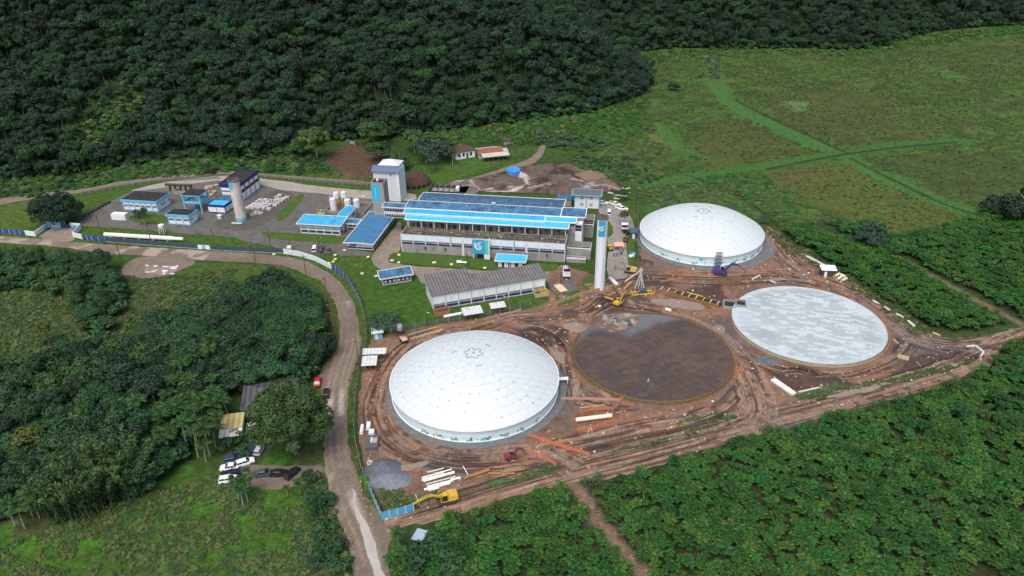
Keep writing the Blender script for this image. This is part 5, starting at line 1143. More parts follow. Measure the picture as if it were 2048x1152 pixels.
roof_slab(mb, -1.5, 56.4, 9.0, 11.9, 9.95, 10.45, RBLUE, .2, WHITE)
roof_slab(mb, 46.2, 56.45, 8.75, 11.6, 10.03, 10.50, RBLUE2, .06, WHITE)
MB().box(-.55, 55.9, 8.96, 9.2, 8.6, 9.75).build('wall_band', mat('painted_gap_shade', (.05,.06,.08), None, 1, .8), mb)  # dark strip painting the shade between the two roof edges
roof_slab(mb, -2.0, 50.9, 12.4, 17.8, 10.4, 10.95, RWORN, .2, TRIM)
roof_slab(mb, 51.0, 59.1, 12.2, 18.3, 10.55, 11.1, RWORN, .2, WHITE)
o = roof_gable(mb, -.6, 50.8, 22.8, 31.6, 8.35, 8.9, RDARK, 'x', .2, WHITE)
b = MB(); b.box(25.6, 26.9, 24.1, 25.4, 8.62, 8.66); b.build('skylight', mat('clear_sheet', (.5,.62,.72), None, 1, .5), mb)
b = MB(); b.box(54, 58.6, 12.4, 18, 0, 10.2); b.build('wall', CONC, mb)
# elevated link to the concrete tower
lk = MB().box(-9.6, -1.9, 12.9, 15.2, 6.3, 10.2).build('link_bridge', TRIM, mb)
roof_slab(mb, -10.0, -1.9, 12.3, 15.7, 10.25, 10.6, RWORN, .2, TRIM)
for z in (7.0, 9.05):
    b = MB(); b.box(-9.4, -2.1, 12.82, 12.92, z, z+.55, 0)
    for k in range(13): x = -9.4+k*7.3/12; b.box(x-.07, x+.07, 12.78, 12.86, z, z+.55, 1)
    b.build('window', [GLASS, WINW], mb); MB().box(-9.4, -2.1, 12.8, 12.9, z-.38, z-.06).build('wall_band', NAVY, mb)
# entrance sign
sg = MB().box(24.2, 28.25, -1.35, -1.1, 1.75, 6.75).build('sign_panel', TEAL, mb)
MB().box(28.25, 29.55, -1.35, -1.1, 1.75, 6.75).build('panel_edge', TEALG, sg)
MB().box(29.55, 29.85, -1.6, 0, 0, 6.9).box(24.3, 24.6, -1.3, -1.15, 0, 1.75).box(27.9, 29.55, -1.3, -.2, 0, 1.7).build('support', WHITE, sg)
emblem(sg, 26.2, 4.55, 1.35, WHITE, lambda x, z: (x, -1.365, z))
MB().box(25.6, 27.6, -.9, .02, 0, 1.5).build('doorway', GLASS, mb)
# stair tower on the right end
b = MB(); b.box(56.0, 58.4, 9.6, 12.2, 0, 9.2); b.build('stair_tower', TRIM, mb)
for z0, z1, m in ((7.9, 8.9, GLASS), (6.9, 7.7, NAVY), (4.9, 6.6, WHITE), (3.3, 4.7, WHITE), (2.2, 3.2, NAVY)): MB().box(56.2, 58.2, 9.53, 9.62, z0, z1).build('window' if m is GLASS else 'wall_panel', m, mb)
# the open basins
def basin(x0, x1, y0, y1, h, label, o=ORG, wm=CONC):
    t = thing('water_basin', label, 'basin', LP(x0, y0, 0, o), A10); w_, d_ = x1-x0, y1-y0; q = .35
    MB().box(0, w_, 0, q, 0, h).box(0, w_, d_-q, d_, 0, h).box(0, q, q, d_-q, 0, h).box(w_-q, w_, q, d_-q, 0, h).build('wall', wm, t)
    MB().box(q, w_-q, q, d_-q, .1, h*.45).build('water', WATERB, t)
    b = MB(); b.box(0, w_, d_*.12, d_*.12+.7, h, h+.12)
    for k in range(int(w_/1.2)+1): b.box(k*1.2, k*1.2+.05, d_*.12, d_*.12+.05, h+.1, h+1.0)
    b.box(0, w_, d_*.12, d_*.12+.05, h+.95, h+1.0); b.build('walkway', TRIM, t); return t
basin(54.1, 61.8, 3.0, 9.4, 3.2, 'open concrete basin with dark water at the near right corner of the main building')
basin(57.6, 61.4, 19.5, 30.2, 4.0, 'deep concrete basin between the main building and the white two-storey house')
basin(54.3, 60.5, .3, 2.8, 1.2, 'low concrete trough in front of the near right basin')
t = thing('sludge_tank', 'grey concrete basin block with plant on its deck and a rounded right end', 'basin', LP(-2.4, 42.8), A10)
MB().box(0, 14, 0, 9, 0, 3.6).cyl((14.2, 4.5, 0), (14.2, 4.5, 3.6), 4.4, 4.4, 28).build('wall', CONCD, t)
b = MB(); 
for k in range(5): b.box(1+k*2.2, 2.2+k*2.2, 5.5, 7.3, 3.6, 4.3, 0); b.box(1+k*2.2, 2.4+k*2.2, 1.5, 4.6, 3.6, 3.75, 1)
b.box(9.6, 10.8, 4, 6, 3.6, 4.6, 2); b.box(0, 14, 0, .15, 3.6, 4.5, 0); b.box(0, .15, 0, 9, 3.6, 4.5, 0); b.build('equipment', [STEELD, CONC, WHITE], t)
b = MB(); b.lathe([(4.15, 3.0), (4.15, 4.1), (4.5, 4.1), (4.5, 3.0)], 28, (14.2, 4.5, 0)); b.build('rim', CONC, t)
# ------------------------------------------------------------------ long blue-roofed office
O7 = Vector((-54.7, 225, 0))
t = thing('office_block', 'long low building with dull blue roof running back to the concrete tower', 'building', O7, A10); L, D = 9.0, 24.0
MB().box(0, L, 0, D, 0, 2.65).build('wall', WHITE, t); roof_gable(t, -.65, 9.75, -1.3, 24.8, 2.75, 3.0, RB7, 'y', .16, TRIM)
panel(t, 'wall_band', 'f', L, D, .1, 3.2, .3, 1.0, NAVY); panel(t, 'wall_band', 'f', L, D, 3.6, 8.8, .3, .9, NAVY); win(t, 'f', L, D, .9, 3.2, 1.15, 2.2, 4); panel(t, 'pilaster', 'f', L, D, 3.3, 3.5, 0, 2.6, TRIM, .12); panel(t, 'pilaster', 'f', L, D, 5.0, 5.15, 0, 2.6, TRIM, .1)
for k in range(9): s = .6+k*2.6; panel(t, 'wall_band', 'r', L, D, s, s+2.1, .3, 1.0, NAVY); win(t, 'r', L, D, s, s+2.1, 1.15, 2.1, 3)
# concrete tower with mural
t = thing('concrete_tower', 'square bare concrete tower with a blue and green painted mural', 'tower', LP(2.1, 21.9, 0, O7), A10)
MB().box(0, 4.6, 0, 4.6, 0, 14.6).build('shaft', mat('tower_concrete', (.26,.255,.24), (.32,.31,.29), .7, .95, stain=(.17,.165,.15), stain_scale=.5, bump=.01), t)
b = MB(); b.box(0, 4.6, 0, .3, 14.6, 15.1).box(0, .3, .3, 4.6, 14.6, 15.1).box(4.3, 4.6, .3, 4.6, 14.6, 15.1).box(.3, 4.3, 4.3, 4.6, 14.6, 15.1); b.build('parapet', CONC, t); MB().box(.3, 4.3, .3, 4.3, 14.3, 14.62).build('roof', RBLACK, t)
mu = MB().box(.25, 2.7, -.03, .05, 8.3, 14.3).build('mural', mat('mural_blue', (.02,.38,.62), (.03,.44,.66), .5, .6), t)
MB().box(2.7, 3.2, -.03, .05, 8.3, 14.2).build('mural_edge', mat('mural_green', (.05,.42,.40), (.09,.46,.34), .6, .6), mu)
b = MB(); b.box(1.40, 1.52, -.05, -.02, 9.0, 13.4)
for k in range(6): b.box(1.15+(k % 2)*.3, 1.75-(k % 2)*.1, -.05, -.02, 10.9+k*.42, 11.0+k*.42)
b.build('mural_stroke', mat('mural_white', (.45,.62,.70), None, 1, .6), mu)
t2c = Vector((.55, .8, 15.3)); MB().lathe([(0, .5), (.35, .4), (.5, 0), (.35, -.4), (.3, -.7)], 14, (1.9, 2, 15.4)).build('vent_ball', WHITE, t)
# tall white tower behind
t = thing('block_tower', 'tall white block-patterned tower with small grey-blue hipped roof', 'tower', Vector((-51.5, 266.8, 0)), A10); L, D = 10.0, 7.5
MB().box(0, L, 0, D, 0, 12).build('wall', STREAKW, t)
b = MB()
for k in range(1, 16): b.box(k*.6-.05, k*.6+.05, -.03, .02, 1, 11.2)
for k in range(1, 16): b.box(.6, 9.4, -.025, .02, k*.7-.04, k*.7+.04)
b.build('block_joint', mat('joint_grey', (.40,.44,.48), None, 1, .8), t)
panel(t, 'corner_strip', 'f', L, D, 9.0, 10.0, 0, 12, WHITE, .06); MB().box(6.6, 7.2, -.06, .02, 10.2, 10.8).build('window', GLASS, t)
o = roof_slab(t, -.5, 10.5, -.8, 2.2, 11.8, 13.2, mat('towers_blue_slope', (.085,.13,.21), (.12,.17,.26), .8, .7), .15)
MB().box(2.0, 9.5, 2.0, 7.5, 12, 13.6).build('penthouse', WHITE, t); b = MB(); roof_hip(t, 1.6, 9.9, 1.7, 7.9, 13.6, 15.0, mat('dome_tile', (.55,.58,.60), None, 1, .7), 3.2)
# ------------------------------------------------------------------ laboratory group
O6 = Vector((-73.3, 237.9, 0)); t = thing('laboratory', 'small blue-roofed building with long window rows and navy bands', 'building', O6, A10); L, D = 14.5, 5.4
MB().box(0, L, 0, D, 0, 3.9).build('wall', TRIM, t); roof_slab(t, -.8, 15.4, -.9, 6.4, 3.95, 4.35, mat('sky_blue_roof', (.045,.36,.62), (.09,.46,.72), .35, .5, wave=('X', 1.1, .85, .2), stain=(.03,.17,.34), stain_scale=.3, stain_lo=.5, stain_hi=.7), .16, TRIM)
for k in range(5):
    s = .3+k*2.85; panel(t, 'wall_band', 'f', L, D, s, s+2.5, .5, 1.3, NAVY); win(t, 'f', L, D, s, s+2.5, 1.9, 2.5, 6); win(t, 'f', L, D, s, s+2.5, 2.9, 3.5, 6)
panel(t, 'wall_band', 'r', L, D, .4, 2.2, .5, 1.3, NAVY); win(t, 'r', L, D, .4, 2.2, 1.9, 2.5, 3); win(t, 'r', L, D, .4, 2.2, 2.9, 3.5, 3)
w6 = thing('laboratory_wing', 'narrow blue-roofed wing behind the laboratory by the chemical tanks', 'building', LP(11.1, 7.4, 0, O6), A10); MB().box(0, 3.2, 0, 9, 0, 3.6).build('wall', WHITE, w6)
roof_gable(w6, -.4, 3.6, -.3, 9.4, 3.75, 3.95, RBLUE, 'y', .14, TRIM); win(w6, 'r', 3.2, 9, 5.5, 8, 1.2, 2.4, 3); panel(w6, 'door', 'r', 3.2, 9, 2.5, 3.5, 0, 2.2, WPANEL)
w6 = thing('passage', 'short low passage joining the laboratory to the long office', 'building', LP(15.2, 4.6, 0, O6), A10); MB().box(0, 4.2, 0, 3, 0, 2.6).build('wall', TRIM, w6); roof_slab(w6, -.1, 4.4, -.4, 3.4, 2.7, 2.85, RWORN, .14, TRIM); win(w6, 'f', 4.2, 3, .4, 3.8, 1.2, 2.2, 6); panel(w6, 'wall_band', 'f', 4.2, 3, .3, 3.9, .2, 1.0, NAVY)
# ------------------------------------------------------------------ left yard buildings
t = thing('store_building', 'two-storey navy and white store with black roof behind the stained water tower', 'building', LP(2.3, .9, 0, Vector((-113, 268, 0)), R(-11)), R(-11)); L, D = 8.0, 15.2
MB().box(0, L, 0, D, 0, 6.9).build('wall', mat('grey_navy_wall', (.10,.10,.14), (.14,.14,.17), .6, .8), t); MB().box(.25, L-.25, .25, D-.25, 6.8, 6.98).build('roof', RBLACK, t)
b = MB(); b.box(-.12, L+.12, -.12, .2, 6.0, 7.2).box(-.12, .2, .2, D+.1, 6.0, 7.2).box(L-.2, L+.12, .2, D+.1, 6.0, 7.2).box(.2, L-.2, D-.1, D+.1, 6, 7.2); b.build('parapet', NAVY, t)
for k in range(4):
    s = .35+k*3.7; panel(t, 'wall_panel', 'r', L, D, s+.15, s+2.9, 4.5, 5.85, WHITE); panel(t, 'wall_panel', 'r', L, D, s, s+3.1, .3, 3.1, WHITE); win(t, 'r', L, D, s+.2, s+2.9, 3.4, 4.2, 4, STEELD)
for z0, z1 in ((4.4, 5.5), (2.6, 3.8), (.3, 2.2)): panel(t, 'wall_panel', 'f', L, D, .3, 7.7, z0, z1, WHITE)
panel(t, 'wall_band', 'f', L, D, .3, 7.7, 5.55, 5.95, NAVY)
t = thing('pump_house', 'low white box building with bright blue roof beside the stained tower', 'building', LP(.2, .2, 0, Vector((-112.3, 256.9, 0))), R(-11)); L, D = 7.0, 9.0
MB().box(0, L, 0, D, 0, 3.1).build('wall', NAVY, t)
for k in range(2): panel(t, 'wall_panel', 'f', L, D, .2+k*3.4, 3.4+k*3.4, .5, 2.45, WHITE)
for k in range(2): panel(t, 'wall_panel', 'r', L, D, .3+k*2.8, 2.8+k*2.8, .5, 2.45, WHITE)
MB().box(.2, 6.8, .2, 4.8, 3.0, 3.2).build('roof', RBLUE2, t); MB().box(.2, 6.8, 4.9, 8.8, 3.0, 3.35).build('roof', RDARK, t); b = MB(); b.box(-.1, 7.1, -.1, .2, 2.6, 3.35).box(-.1, .2, .2, 9.1, 2.6, 3.35).box(6.8, 7.1, .2, 9.1, 2.6, 3.35); b.build('parapet', NAVY, t)
def trim_office(o, L, D, H, label, bays, side_w):
    t = thing('site_office', label, 'building', o, R(-10.5)); MB().box(0, L, 0, D, 0, H-.2).build('wall', WHITE, t)
    MB().box(-.4, L+.4, -.4, D+.4, H-.75, H).build('fascia', LBLUE, t); MB().box(-.15, L+.15, -.15, D+.15, H-.1, H+.06).build('roof', RBLACK, t)
    w_ = L/bays
    for k in range(bays): win(t, 'f', L, D, k*w_+.35, (k+1)*w_-.35, 1.5, 2.4, 4); panel(t, 'pilaster', 'f', L, D, k*w_, k*w_+.25, 0, H-.75, LBLUE, .12)
    panel(t, 'pilaster', 'f', L, D, L-.25, L, 0, H-.75, LBLUE, .12); panel(t, 'plinth', 'f', L, D, .25, L-.25, 0, .35, LBLUE, .05); panel(t, 'plinth', 'r', L, D, 0, D, 0, .4, LBLUE, .06); panel(t, 'pilaster', 'r', L, D, .0, .25, .4, H-.75, LBLUE, .1)
    for s in side_w: win(t, 'r', L, D, s, s+1.0, 1.4, 2.4, 2)
    return t
trim_office(LP(.2, .2, 0, Vector((-145.5, 261, 0))), 14.3, 8.2, 4.35, 'white office with black flat roof and light blue trim behind garden shrubs', 6, (2.2, 3.6, 7.0))
trim_office(LP(.2, .5, 0, Vector((-123.3, 247, 0))), 8.6, 4.8, 4.0, 'smallest light-blue-trimmed office, nearest the inner road', 3, (.8,))
t = thing('frame_tower', 'open light blue concrete frame with a black roof slab on four legs', 'frame', LP(1.3, -1.2, 0, Vector((-122, 259, 0))), R(-10))
for x in (0, 6.6):
    for y in (0, 5.6): MB().box(x, x+.5, y, y+.5, 0, 6.6).build('leg', LBLUE, t)
MB().box(-.2, 7.3, -.2, 6.3, 6.6, 7.0).build('beam', LBLUE, t); MB().box(-.05, 7.15, -.05, 6.15, 6.95, 7.08).build('roof', RBLACK, t); b = MB(); b.box(.5, 6.6, .05, .45, 3.7, 4.5).box(.5, 6.6, 5.65, 6.05, 3.7, 4.5).box(.05, .45, .5, 5.6, 3.7, 4.5).box(6.65, 7.05, .5, 5.6, 3.7, 4.5); b.build('beam', LBLUE, t)
t = thing('gatehouse', 'small light blue gatehouse with flat roof at the gate below the dark tree', 'gatehouse', G(99, 455), R(-9)); MB().box(0, 4.6, 0, 2.6, 0, 2.4).build('wall', mat('gate_blue', (.20,.42,.60), (.26,.48,.66), .6, .7), t); MB().box(-.5, 5.4, -.7, 3.2, 2.4, 2.8).build('roof', LBLUE, t); MB().box(-.4, 5.3, -.6, 3.1, 2.75, 2.85).build('roof_top', mat('gate_roof', (.05,.07,.11), None, 1, .8), t); win(t, 'f', 4.6, 2.6, 1.6, 3.0, 1.0, 2.0, 2); win(t, 'r', 4.6, 2.6, .6, 2.0, 1.0, 2.0, 2)
# round stained tower
t = thing('water_tower', 'leaning-looking round tower, pinkish white and rust stained, with blue bands', 'tower', G(483.5, 440), 0)
MB().lathe([(1.95, 0), (1.93, 15.2)], 32).build('shaft', PINKW, t, smooth=True); MB().lathe([(1.99, .02), (1.985, 1.5)], 32).build('band', LBLUE, t, smooth=True); MB().lathe([(1.94, 15.2), (2.1, 15.25), (2.1, 15.7), (1.7, 15.7), (1.7, 14.9), (0, 14.9)], 32).build('rim', CONCD, t)
b = MB(); 
for k in range(8): a0 = R(-165)+k*.16; b.add([(1.97*math.cos(a0), 1.97*math.sin(a0), 12.2), (1.97*math.cos(a0+.16), 1.97*math.sin(a0+.16), 12.2), (1.97*math.cos(a0+.16), 1.97*math.sin(a0+.16), 15.1), (1.97*math.cos(a0), 1.97*math.sin(a0), 15.1)], [(0,1,2,3)])
b.build('painted_patch', LBLUE, t)
# tall white water tower with banner
t = thing('water_tower', 'tallest slim white round water tower with a blue emblem banner near its top', 'tower', G(1198.5, 577), 0); RT = 1.5
MB().lathe([(RT, 0), (RT, 22.9)], 40).build('shaft', STREAKW, t, smooth=True); MB().lathe([(RT, 22.9), (RT+.22, 22.95), (RT+.22, 23.5), (RT-.25, 23.5), (RT-.25, 22.7), (0, 22.7)], 40).build('rim', CONCD, t)
b = MB()
for k in range(16): a = k*.393; b.obox((1.15*math.cos(a)*(.4+.6*(k % 3)/2), 1.15*math.sin(a)*(.4+.6*(k % 3)/2), 23.0+.2*(k % 2)), .5, .3, .5+.3*(k % 4), a)
b.build('cap_growth', mat('mossy_lumps', (.09,.085,.065), (.15,.14,.11), 2, .95), t)
cang = math.atan2(-195, 26)+0.0
ca = math.atan2(-t.location.y, -t.location.x)
def arc(a0, a1, z0, z1, r, n=16):
    v = []; 
    for z in (z0, z1): v += [(r*math.cos(a0+(a1-a0)*i/n), r*math.sin(a0+(a1-a0)*i/n), z) for i in range(n+1)]
    return MB().add(v, [(i, i+1, n+2+i, n+1+i) for i in range(n)])
bn = arc(ca-.72, ca+.45, 17.7, 22.6, RT+.03).build('banner', TEAL, t); arc(ca+.45, ca+.72, 17.7, 22.6, RT+.03).build('banner_edge', TEALG, bn)
emblem(bn, ca-.12, 20.3, .8, WHITE, lambda x, z: ((RT+.045)*math.cos(ca-.12+(x-ca+.12)/RT), (RT+.045)*math.sin(ca-.12+(x-ca+.12)/RT), z))
arc(ca+.5, ca+.56, 3, 11, RT+.012, 2).build('streak', mat('rust_streak', (.34,.36,.38), None, 1, .8), t)
# white two-storey house
t = thing('house', 'white two-storey house with grey roof and light blue trim by the parking yard', 'house', Vector((23.5, 256.5, 0)), A10); L, D = 9.2, 4.6
MB().box(0, L, 0, D, 0, 5.2).build('wall', WHITE, t); roof_gable(t, -.9, 10.0, -.8, 5.4, 5.25, 6.2, mat('house_roof', (.12,.115,.11), (.17,.16,.155), .6, .9, wave=('X', .5, .6, .1)), 'x', .14, LBLUE)
for s in (2.2, 5.6):
    for z in (.9, 3.5): win(t, 'f', L, D, s, s+1.2, z, z+1.1, 3, None, 2)
for s in (0, 4.35, 8.95): panel(t, 'pilaster', 'f', L, D, s, s+.25, 0, 5.2, LBLUE, .08)
t = thing('lean_to', 'low shed with dull blue roof left of the white two-storey house', 'shed', LP(-6.5, 1.0, 0, Vector((23.5, 256.5, 0))), A10); MB().box(0, 5.4, 0, 3, 0, 2.6).build('wall', CONC, t); roof_slab(t, -.3, 5.6, -.4, 3.4, 2.8, 3.4, RDARK, .12)
# small house under the sign
t = thing('pump_kiosk', 'small navy and white house with bright blue roof in front of the main building', 'building', Vector((-4.6, 209.7, 0)), R(-9)); L, D = 8.6, 3.4
MB().box(0, L, 0, D, 0, 2.55).build('wall', NAVY, t); roof_slab(t, -.6, 9.2, -.7, 3.8, 2.65, 2.95, RBLUE2, .14, TRIM)
for s in (.3, 2.3, 4.4, 6.8): panel(t, 'door' if s > 1 else 'wall_panel', 'f', L, D, s, s+1.25, .25, 2.1, WHITE)
panel(t, 'pilaster', 'f', L, D, 3.9, 4.1, 0, 2.55, TRIM, .1)
# warehouse
AW = R(17.1); OW = Vector((-22.6, 184.1, 0)); t = thing('warehouse', 'long grey-roofed warehouse with pale translucent wall sheets and a navy base', 'warehouse', OW, AW); L, D = 33.9, 7.0
MB().box(0, L, 0, 6.6, 0, 4.85).box(0, 12.4, 6.6, 9.8, 0, 4.85).build('wall', TRIM, t)
roof_slab(t, -.6, 34.4, -.6, 6.9, 5.0, 5.95, RGREY, .12); roof_slab(t, -.6, 12.7, 6.9, 10.3, 5.97, 6.35, RGREY, .12)
bw = L/9; GL = mat('translucent_sheet', (.74,.79,.81), (.82,.85,.86), .9, .45, stain=(.50,.56,.58), stain_scale=.6, stretch=(1,1,.35), wave=('X', .5, .95, .1))
for k in range(9):
    s = k*bw; panel(t, 'wall_panel', 'f', L, D, s+.2, s+bw-.2, 1.95, 4.8, GL); win(t, 'f', L, D, s+.2, s+bw-.2, 1.25, 1.85, 6); panel(t, 'wall_band', 'f', L, D, s+.2, s+bw-.2, .35, 1.15, NAVY)
b = MB()
for k in range(10): x = min(L-.12, max(.12, k*bw)); b.box(x-.13, x+.13, -.22, 0, 0, 4.9)
b.build('column', TRIM, t)
for k in range(3): panel(t, 'wall_panel', 'l', L, D, .3+k*2.1, 2.1+k*2.1, 1.3, 4.7, GL)
# small navy hut
t = thing('chlorine_hut', 'small hut with worn blue roof and six white square windows on a navy wall', 'building', Vector((-39.2, 199.1, 0)), R(17)); L, D = 8.8, 3.3
MB().box(0, L, 0, D, 0, 2.6).build('wall', TRIM, t); roof_slab(t, -.8, 9.4, -.9, 4.0, 2.7, 3.1, RWORN, .14, TRIM); panel(t, 'wall_band', 'f', L, D, .3, 4.2, .4, 1.9, NAVY); panel(t, 'wall_band', 'f', L, D, 4.6, 8.5, .4, 1.9, NAVY)
for k in range(6): s = .6+k*1.3+(.15 if k > 2 else 0); panel(t, 'window', 'f', L, D, s, s+.75, .75, 1.5, WHITE, .06)
# chemical tanks
def ctank(u, v, r, h, label, stand=0.0, m=WHITE, name='chemical_tank'):
    t = thing(name, label, 'tank', G(u, v), 0, None)
    MB().lathe([(r, 0), (r, h-.25), (r*.75, h), (0, h+.1)], 20, (0, 0, stand)).build('shell', m, t)
    b = MB(); b.lathe([(r+.06, h-.35), (r+.06, h-.25)], 20, (0, 0, stand))
    for k in range(8):
        a = k*.785; b.beam((r*math.cos(a), r*math.sin(a), stand+h-.2), (r*math.cos(a), r*math.sin(a), stand+h+.7), .06)
        c = a+.785; b.beam((r*math.cos(a), r*math.sin(a), stand+h+.7), (r*math.cos(c), r*math.sin(c), stand+h+.7), .06)
        if not stand: b.beam((r*1.02*math.cos(a), r*1.02*math.sin(a), .1), (r*1.02*math.cos(a), r*1.02*math.sin(a), h-.3), .12)
    b.build('railing', YEL if stand else TRIM, t)
    if stand:
        for k in range(4): a = k*1.571+.78; MB().beam((r*math.cos(a), r*math.sin(a), 0), (r*math.cos(a), r*math.sin(a), stand), .18).build('leg', YEL, t)
        b = MB(); 
        for k in range(4): a = k*1.571+.78; c = a+1.571; b.beam((r*math.cos(a), r*math.sin(a), .4), (r*math.cos(c), r*math.sin(c), stand-.2), .1); b.beam((r*math.cos(a), r*math.sin(a), stand*.5), (r*math.cos(c), r*math.sin(c), stand*.5), .1)
        b.build('brace', YEL, t); MB().cyl((0,0,stand-.9), (0,0,stand), .3, r*.9, 16).build('cone', m, t)
    return t
ctank(668, 420, 1.15, 4.8, 'plain white silo nearest the laboratory'); ctank(675, 412, 1.05, 2.2, 'left white tank raised on a yellow frame', 3.4); ctank(690, 411, 1.05, 2.2, 'right white tank raised on a yellow frame', 3.4); ctank(696, 414, 1.1, 3.2, 'white ribbed tank standing between the raised ones and the last tank'); ctank(714, 414, 1.1, 3.2, 'rightmost white ribbed tank of the chemical yard')
t = thing('containment_wall', 'low grey concrete kerb walls round the chemical tanks', 'wall', G(650, 425), R(-10)); b = MB(); b.box(0, 15, 0, .25, 0, .8).box(0, .25, .25, 10, 0, .8).box(14.75, 15, .25, 10, 0, .8).box(0, 15, 10, 10.25, 0, .8).box(7, 7.2, .25, 10, 0, .7); b.build('kerb', CONC, t)
t = thing('yellow_skid', 'small yellow pump skid with a blue drum left of the laboratory wing', 'machine', G(643, 427), R(-10)); MB().box(-1.6, 1.6, -.6, .6, 0, .35).box(-1.4, -1.2, -.5, .5, .35, 1.6).box(1.2, 1.4, -.5, .5, .35, 1.6).build('frame', YEL, t); MB().cyl((0,0,.35), (0,0,1.4), .55).build('drum', LBLUE, t)
# far farmhouse pair, shack, thatched heap
t = thing('farmhouse', 'white farmhouse with dark brown hipped roof in front of the wide tree', 'house', G(912, 320), R(24)); MB().box(0, 9, 0, 5.5, 0, 3.4).build('wall', WHITE, t); roof_hip(t, -.5, 9.5, -.5, 6, 3.4, 5.2, BROWNR)
for s in (1.2, 3.2, 6.6): win(t, 'f', 9, 5.5, s, s+.9, 1.0, 2.5, 2, STEELD)
panel(t, 'door', 'f', 9, 5.5, 4.9, 5.8, 0, 2.3, STEELD)
t = thing('farm_shed', 'open shed with rusty tiled roof and pale front awning right of the farmhouse', 'shed', G(962, 323), R(14)); b = MB()
MB().box(0, 13, 3, 7, 0, 2.6).build('wall', mat('shed_plaster', (.40,.37,.34), (.52,.49,.46), .6, .9), t); roof_gable(t, -.5, 10.5, 2, 8, 2.7, 4.2, TILE, 'x', .12); roof_slab(t, .5, 12.5, -1.5, 2.0, 2.2, 2.75, mat('awning', (.42,.39,.34), (.50,.47,.42), .6, .8), .1, name='awning'); roof_slab(t, -1.2, 9.5, 7.6, 9.0, 3.2, 3.0, WHITE, .1, name='ridge_sheet')
for k in range(6): x = .8+k*2.2; MB().box(x, x+.15, -1.3, -1.15, 0, 2.1).build('post', WOODD, t)
t = thing('shack', 'little dark-roofed shack beside yellow shrubs behind the farm', 'shed', G(1008, 290), R(10)); MB().box(0, 3, 0, 2.4, 0, 2).build('wall', mat('shack_wall', (.30,.27,.24), None, 1, .9), t); roof_slab(t, -.4, 3.4, -.5, 2.9, 2.1, 2.5, BROWNR, .12)
t = thing('thatched_shelter', 'round dark thatched shelter on short posts behind the white tower', 'shelter', G(830, 368), 0)
v = []; rr_ = random.Random(2)
MB().lathe([(6.4, 1.4), (5.6, 2.6), (4.0, 4.0), (2.0, 4.9), (0, 5.2)], 28).build('roof', mat('thatch', (.050,.030,.022), (.085,.052,.038), 1.2, .95, bump=.1), t); MB().lathe([(5.2, 0), (5.2, 1.7)], 24).build('wall', CONCD, t)
for k in range(8): a = -2.8+k*.36; MB().cyl((6*math.cos(a), 6*math.sin(a), 0), (6*math.cos(a), 6*math.sin(a), 1.7), .14).build('post', WOODP, t)
t = thing('ruin', 'pale roofless wall ruin at the top of the bare slope', 'ruin', Vector((*GP([(701,292)])[0], float(hill_h(np.array([GP([(701,292)])[0][0]]), np.array([GP([(701,292)])[0][1]]))[0]))), R(-15)); MB().box(-2.2, -2.0, 0, 3, 0, 2.4).box(2.0, 2.2, 0, 3, 0, 2.4).box(-2.0, 2.0, 2.8, 3, 0, 1.4).build('wall', CONC, t)
# houses in the wood at left
t = thing('house', 'house with a dark slate hipped roof half hidden behind the big roadside tree', 'house', G(492, 835), R(12)); MB().box(0, 11.5, 0, 8.5, 0, 2.6).build('wall', mat('old_plaster', (.24,.22,.20), (.32,.30,.28), .6, .9), t); roof_hip(t, -.8, 12.3, -.8, 9.3, 2.7, 4.8, SLATE, 4.2); win(t, 'f', 11.5, 8.5, 2, 3.4, 1, 2.1, 2); panel(t, 'door', 'f', 11.5, 8.5, 5, 6, 0, 2.1, WOODD)
t = thing('shed', 'shed with a bright yellowish roof among the palms', 'shed', G(446, 878), R(10)); MB().box(0, 4.2, 0, 4.6, 0, 2.3).build('wall', mat('grey_plaster', (.30,.30,.30), (.38,.38,.37), .6, .9), t); roof_slab(t, -.3, 4.6, .2, 5.0, 2.5, 3.0, YELR, .12); roof_slab(t, -.3, 4.6, -2.0, .2, 2.0, 2.35, RTIN, .1, name='awning')
# ------------------------------------------------------------------ fences and poles
FBLUE = mat('fence_blue', (.030,.055,.22), (.05,.085,.30), .8, .7, stain=(.08,.10,.16), stain_scale=.4)
FGREEN = mesh_net('mesh_panel', (.045,.09,.13), .70); FNET = mesh_net('wire_mesh', (.12,.14,.12), .30); FPAL = mesh_net('faded_net', (.10,.30,.42), .8)
ONET = mesh_net('orange_net', (.62,.20,.10), .72); ONETP = mesh_net('pale_orange_net', (.58,.34,.27), .7)
def fence(name, pts, h, pm_, label, post=2.6, cat='fence', thick=.05, pmat=None, z=0.0, closed=False, postname='post', base=None):
    w_ = [G(u, v) for u, v in pts]; o = w_[0].copy(); o.z = z; t = thing(name, label, cat, o)
    if closed: w_.append(w_[0])
    b = MB(); q = []
    for a, c in zip(w_, w_[1:]):
        a, c = a-w_[0], c-w_[0]; L_ = (c-a).length; n = max(1, round(L_/post))
        for k in range(n):
            p0, p1 = a.lerp(c, k/n), a.lerp(c, (k+1)/n); d = (p1-p0).normalized(); j = rnd.uniform(-.03, .03)
            b.beam(p0+d*.05+Vector((0,0,h/2+.05+j)), p1-d*.05+Vector((0,0,h/2+.05+j)), thick, h-.1); q.append(p0)
    q.append(w_[-1]-w_[0] if not closed else q[0])
    b.build('panel', pm_, t)
    if base:
        c = MB(); 
        for a, d in zip(w_, w_[1:]): c.beam(a-w_[0]+Vector((0,0,.12)), d-w_[0]+Vector((0,0,.12)), .18, .3)
        c.build('kerb', base, t)
    pme = None
    for p in q[:100]:
        if pme is None:
            po = MB().box(-.06, .06, -.06, .06, 0, h+.12).build(postname, pmat or TRIM, t, loc=p); pme = po.data
        else:
            po = bpy.data.objects.new(postname, pme); COL.objects.link(po); po.parent = t; po.location = p
    return t
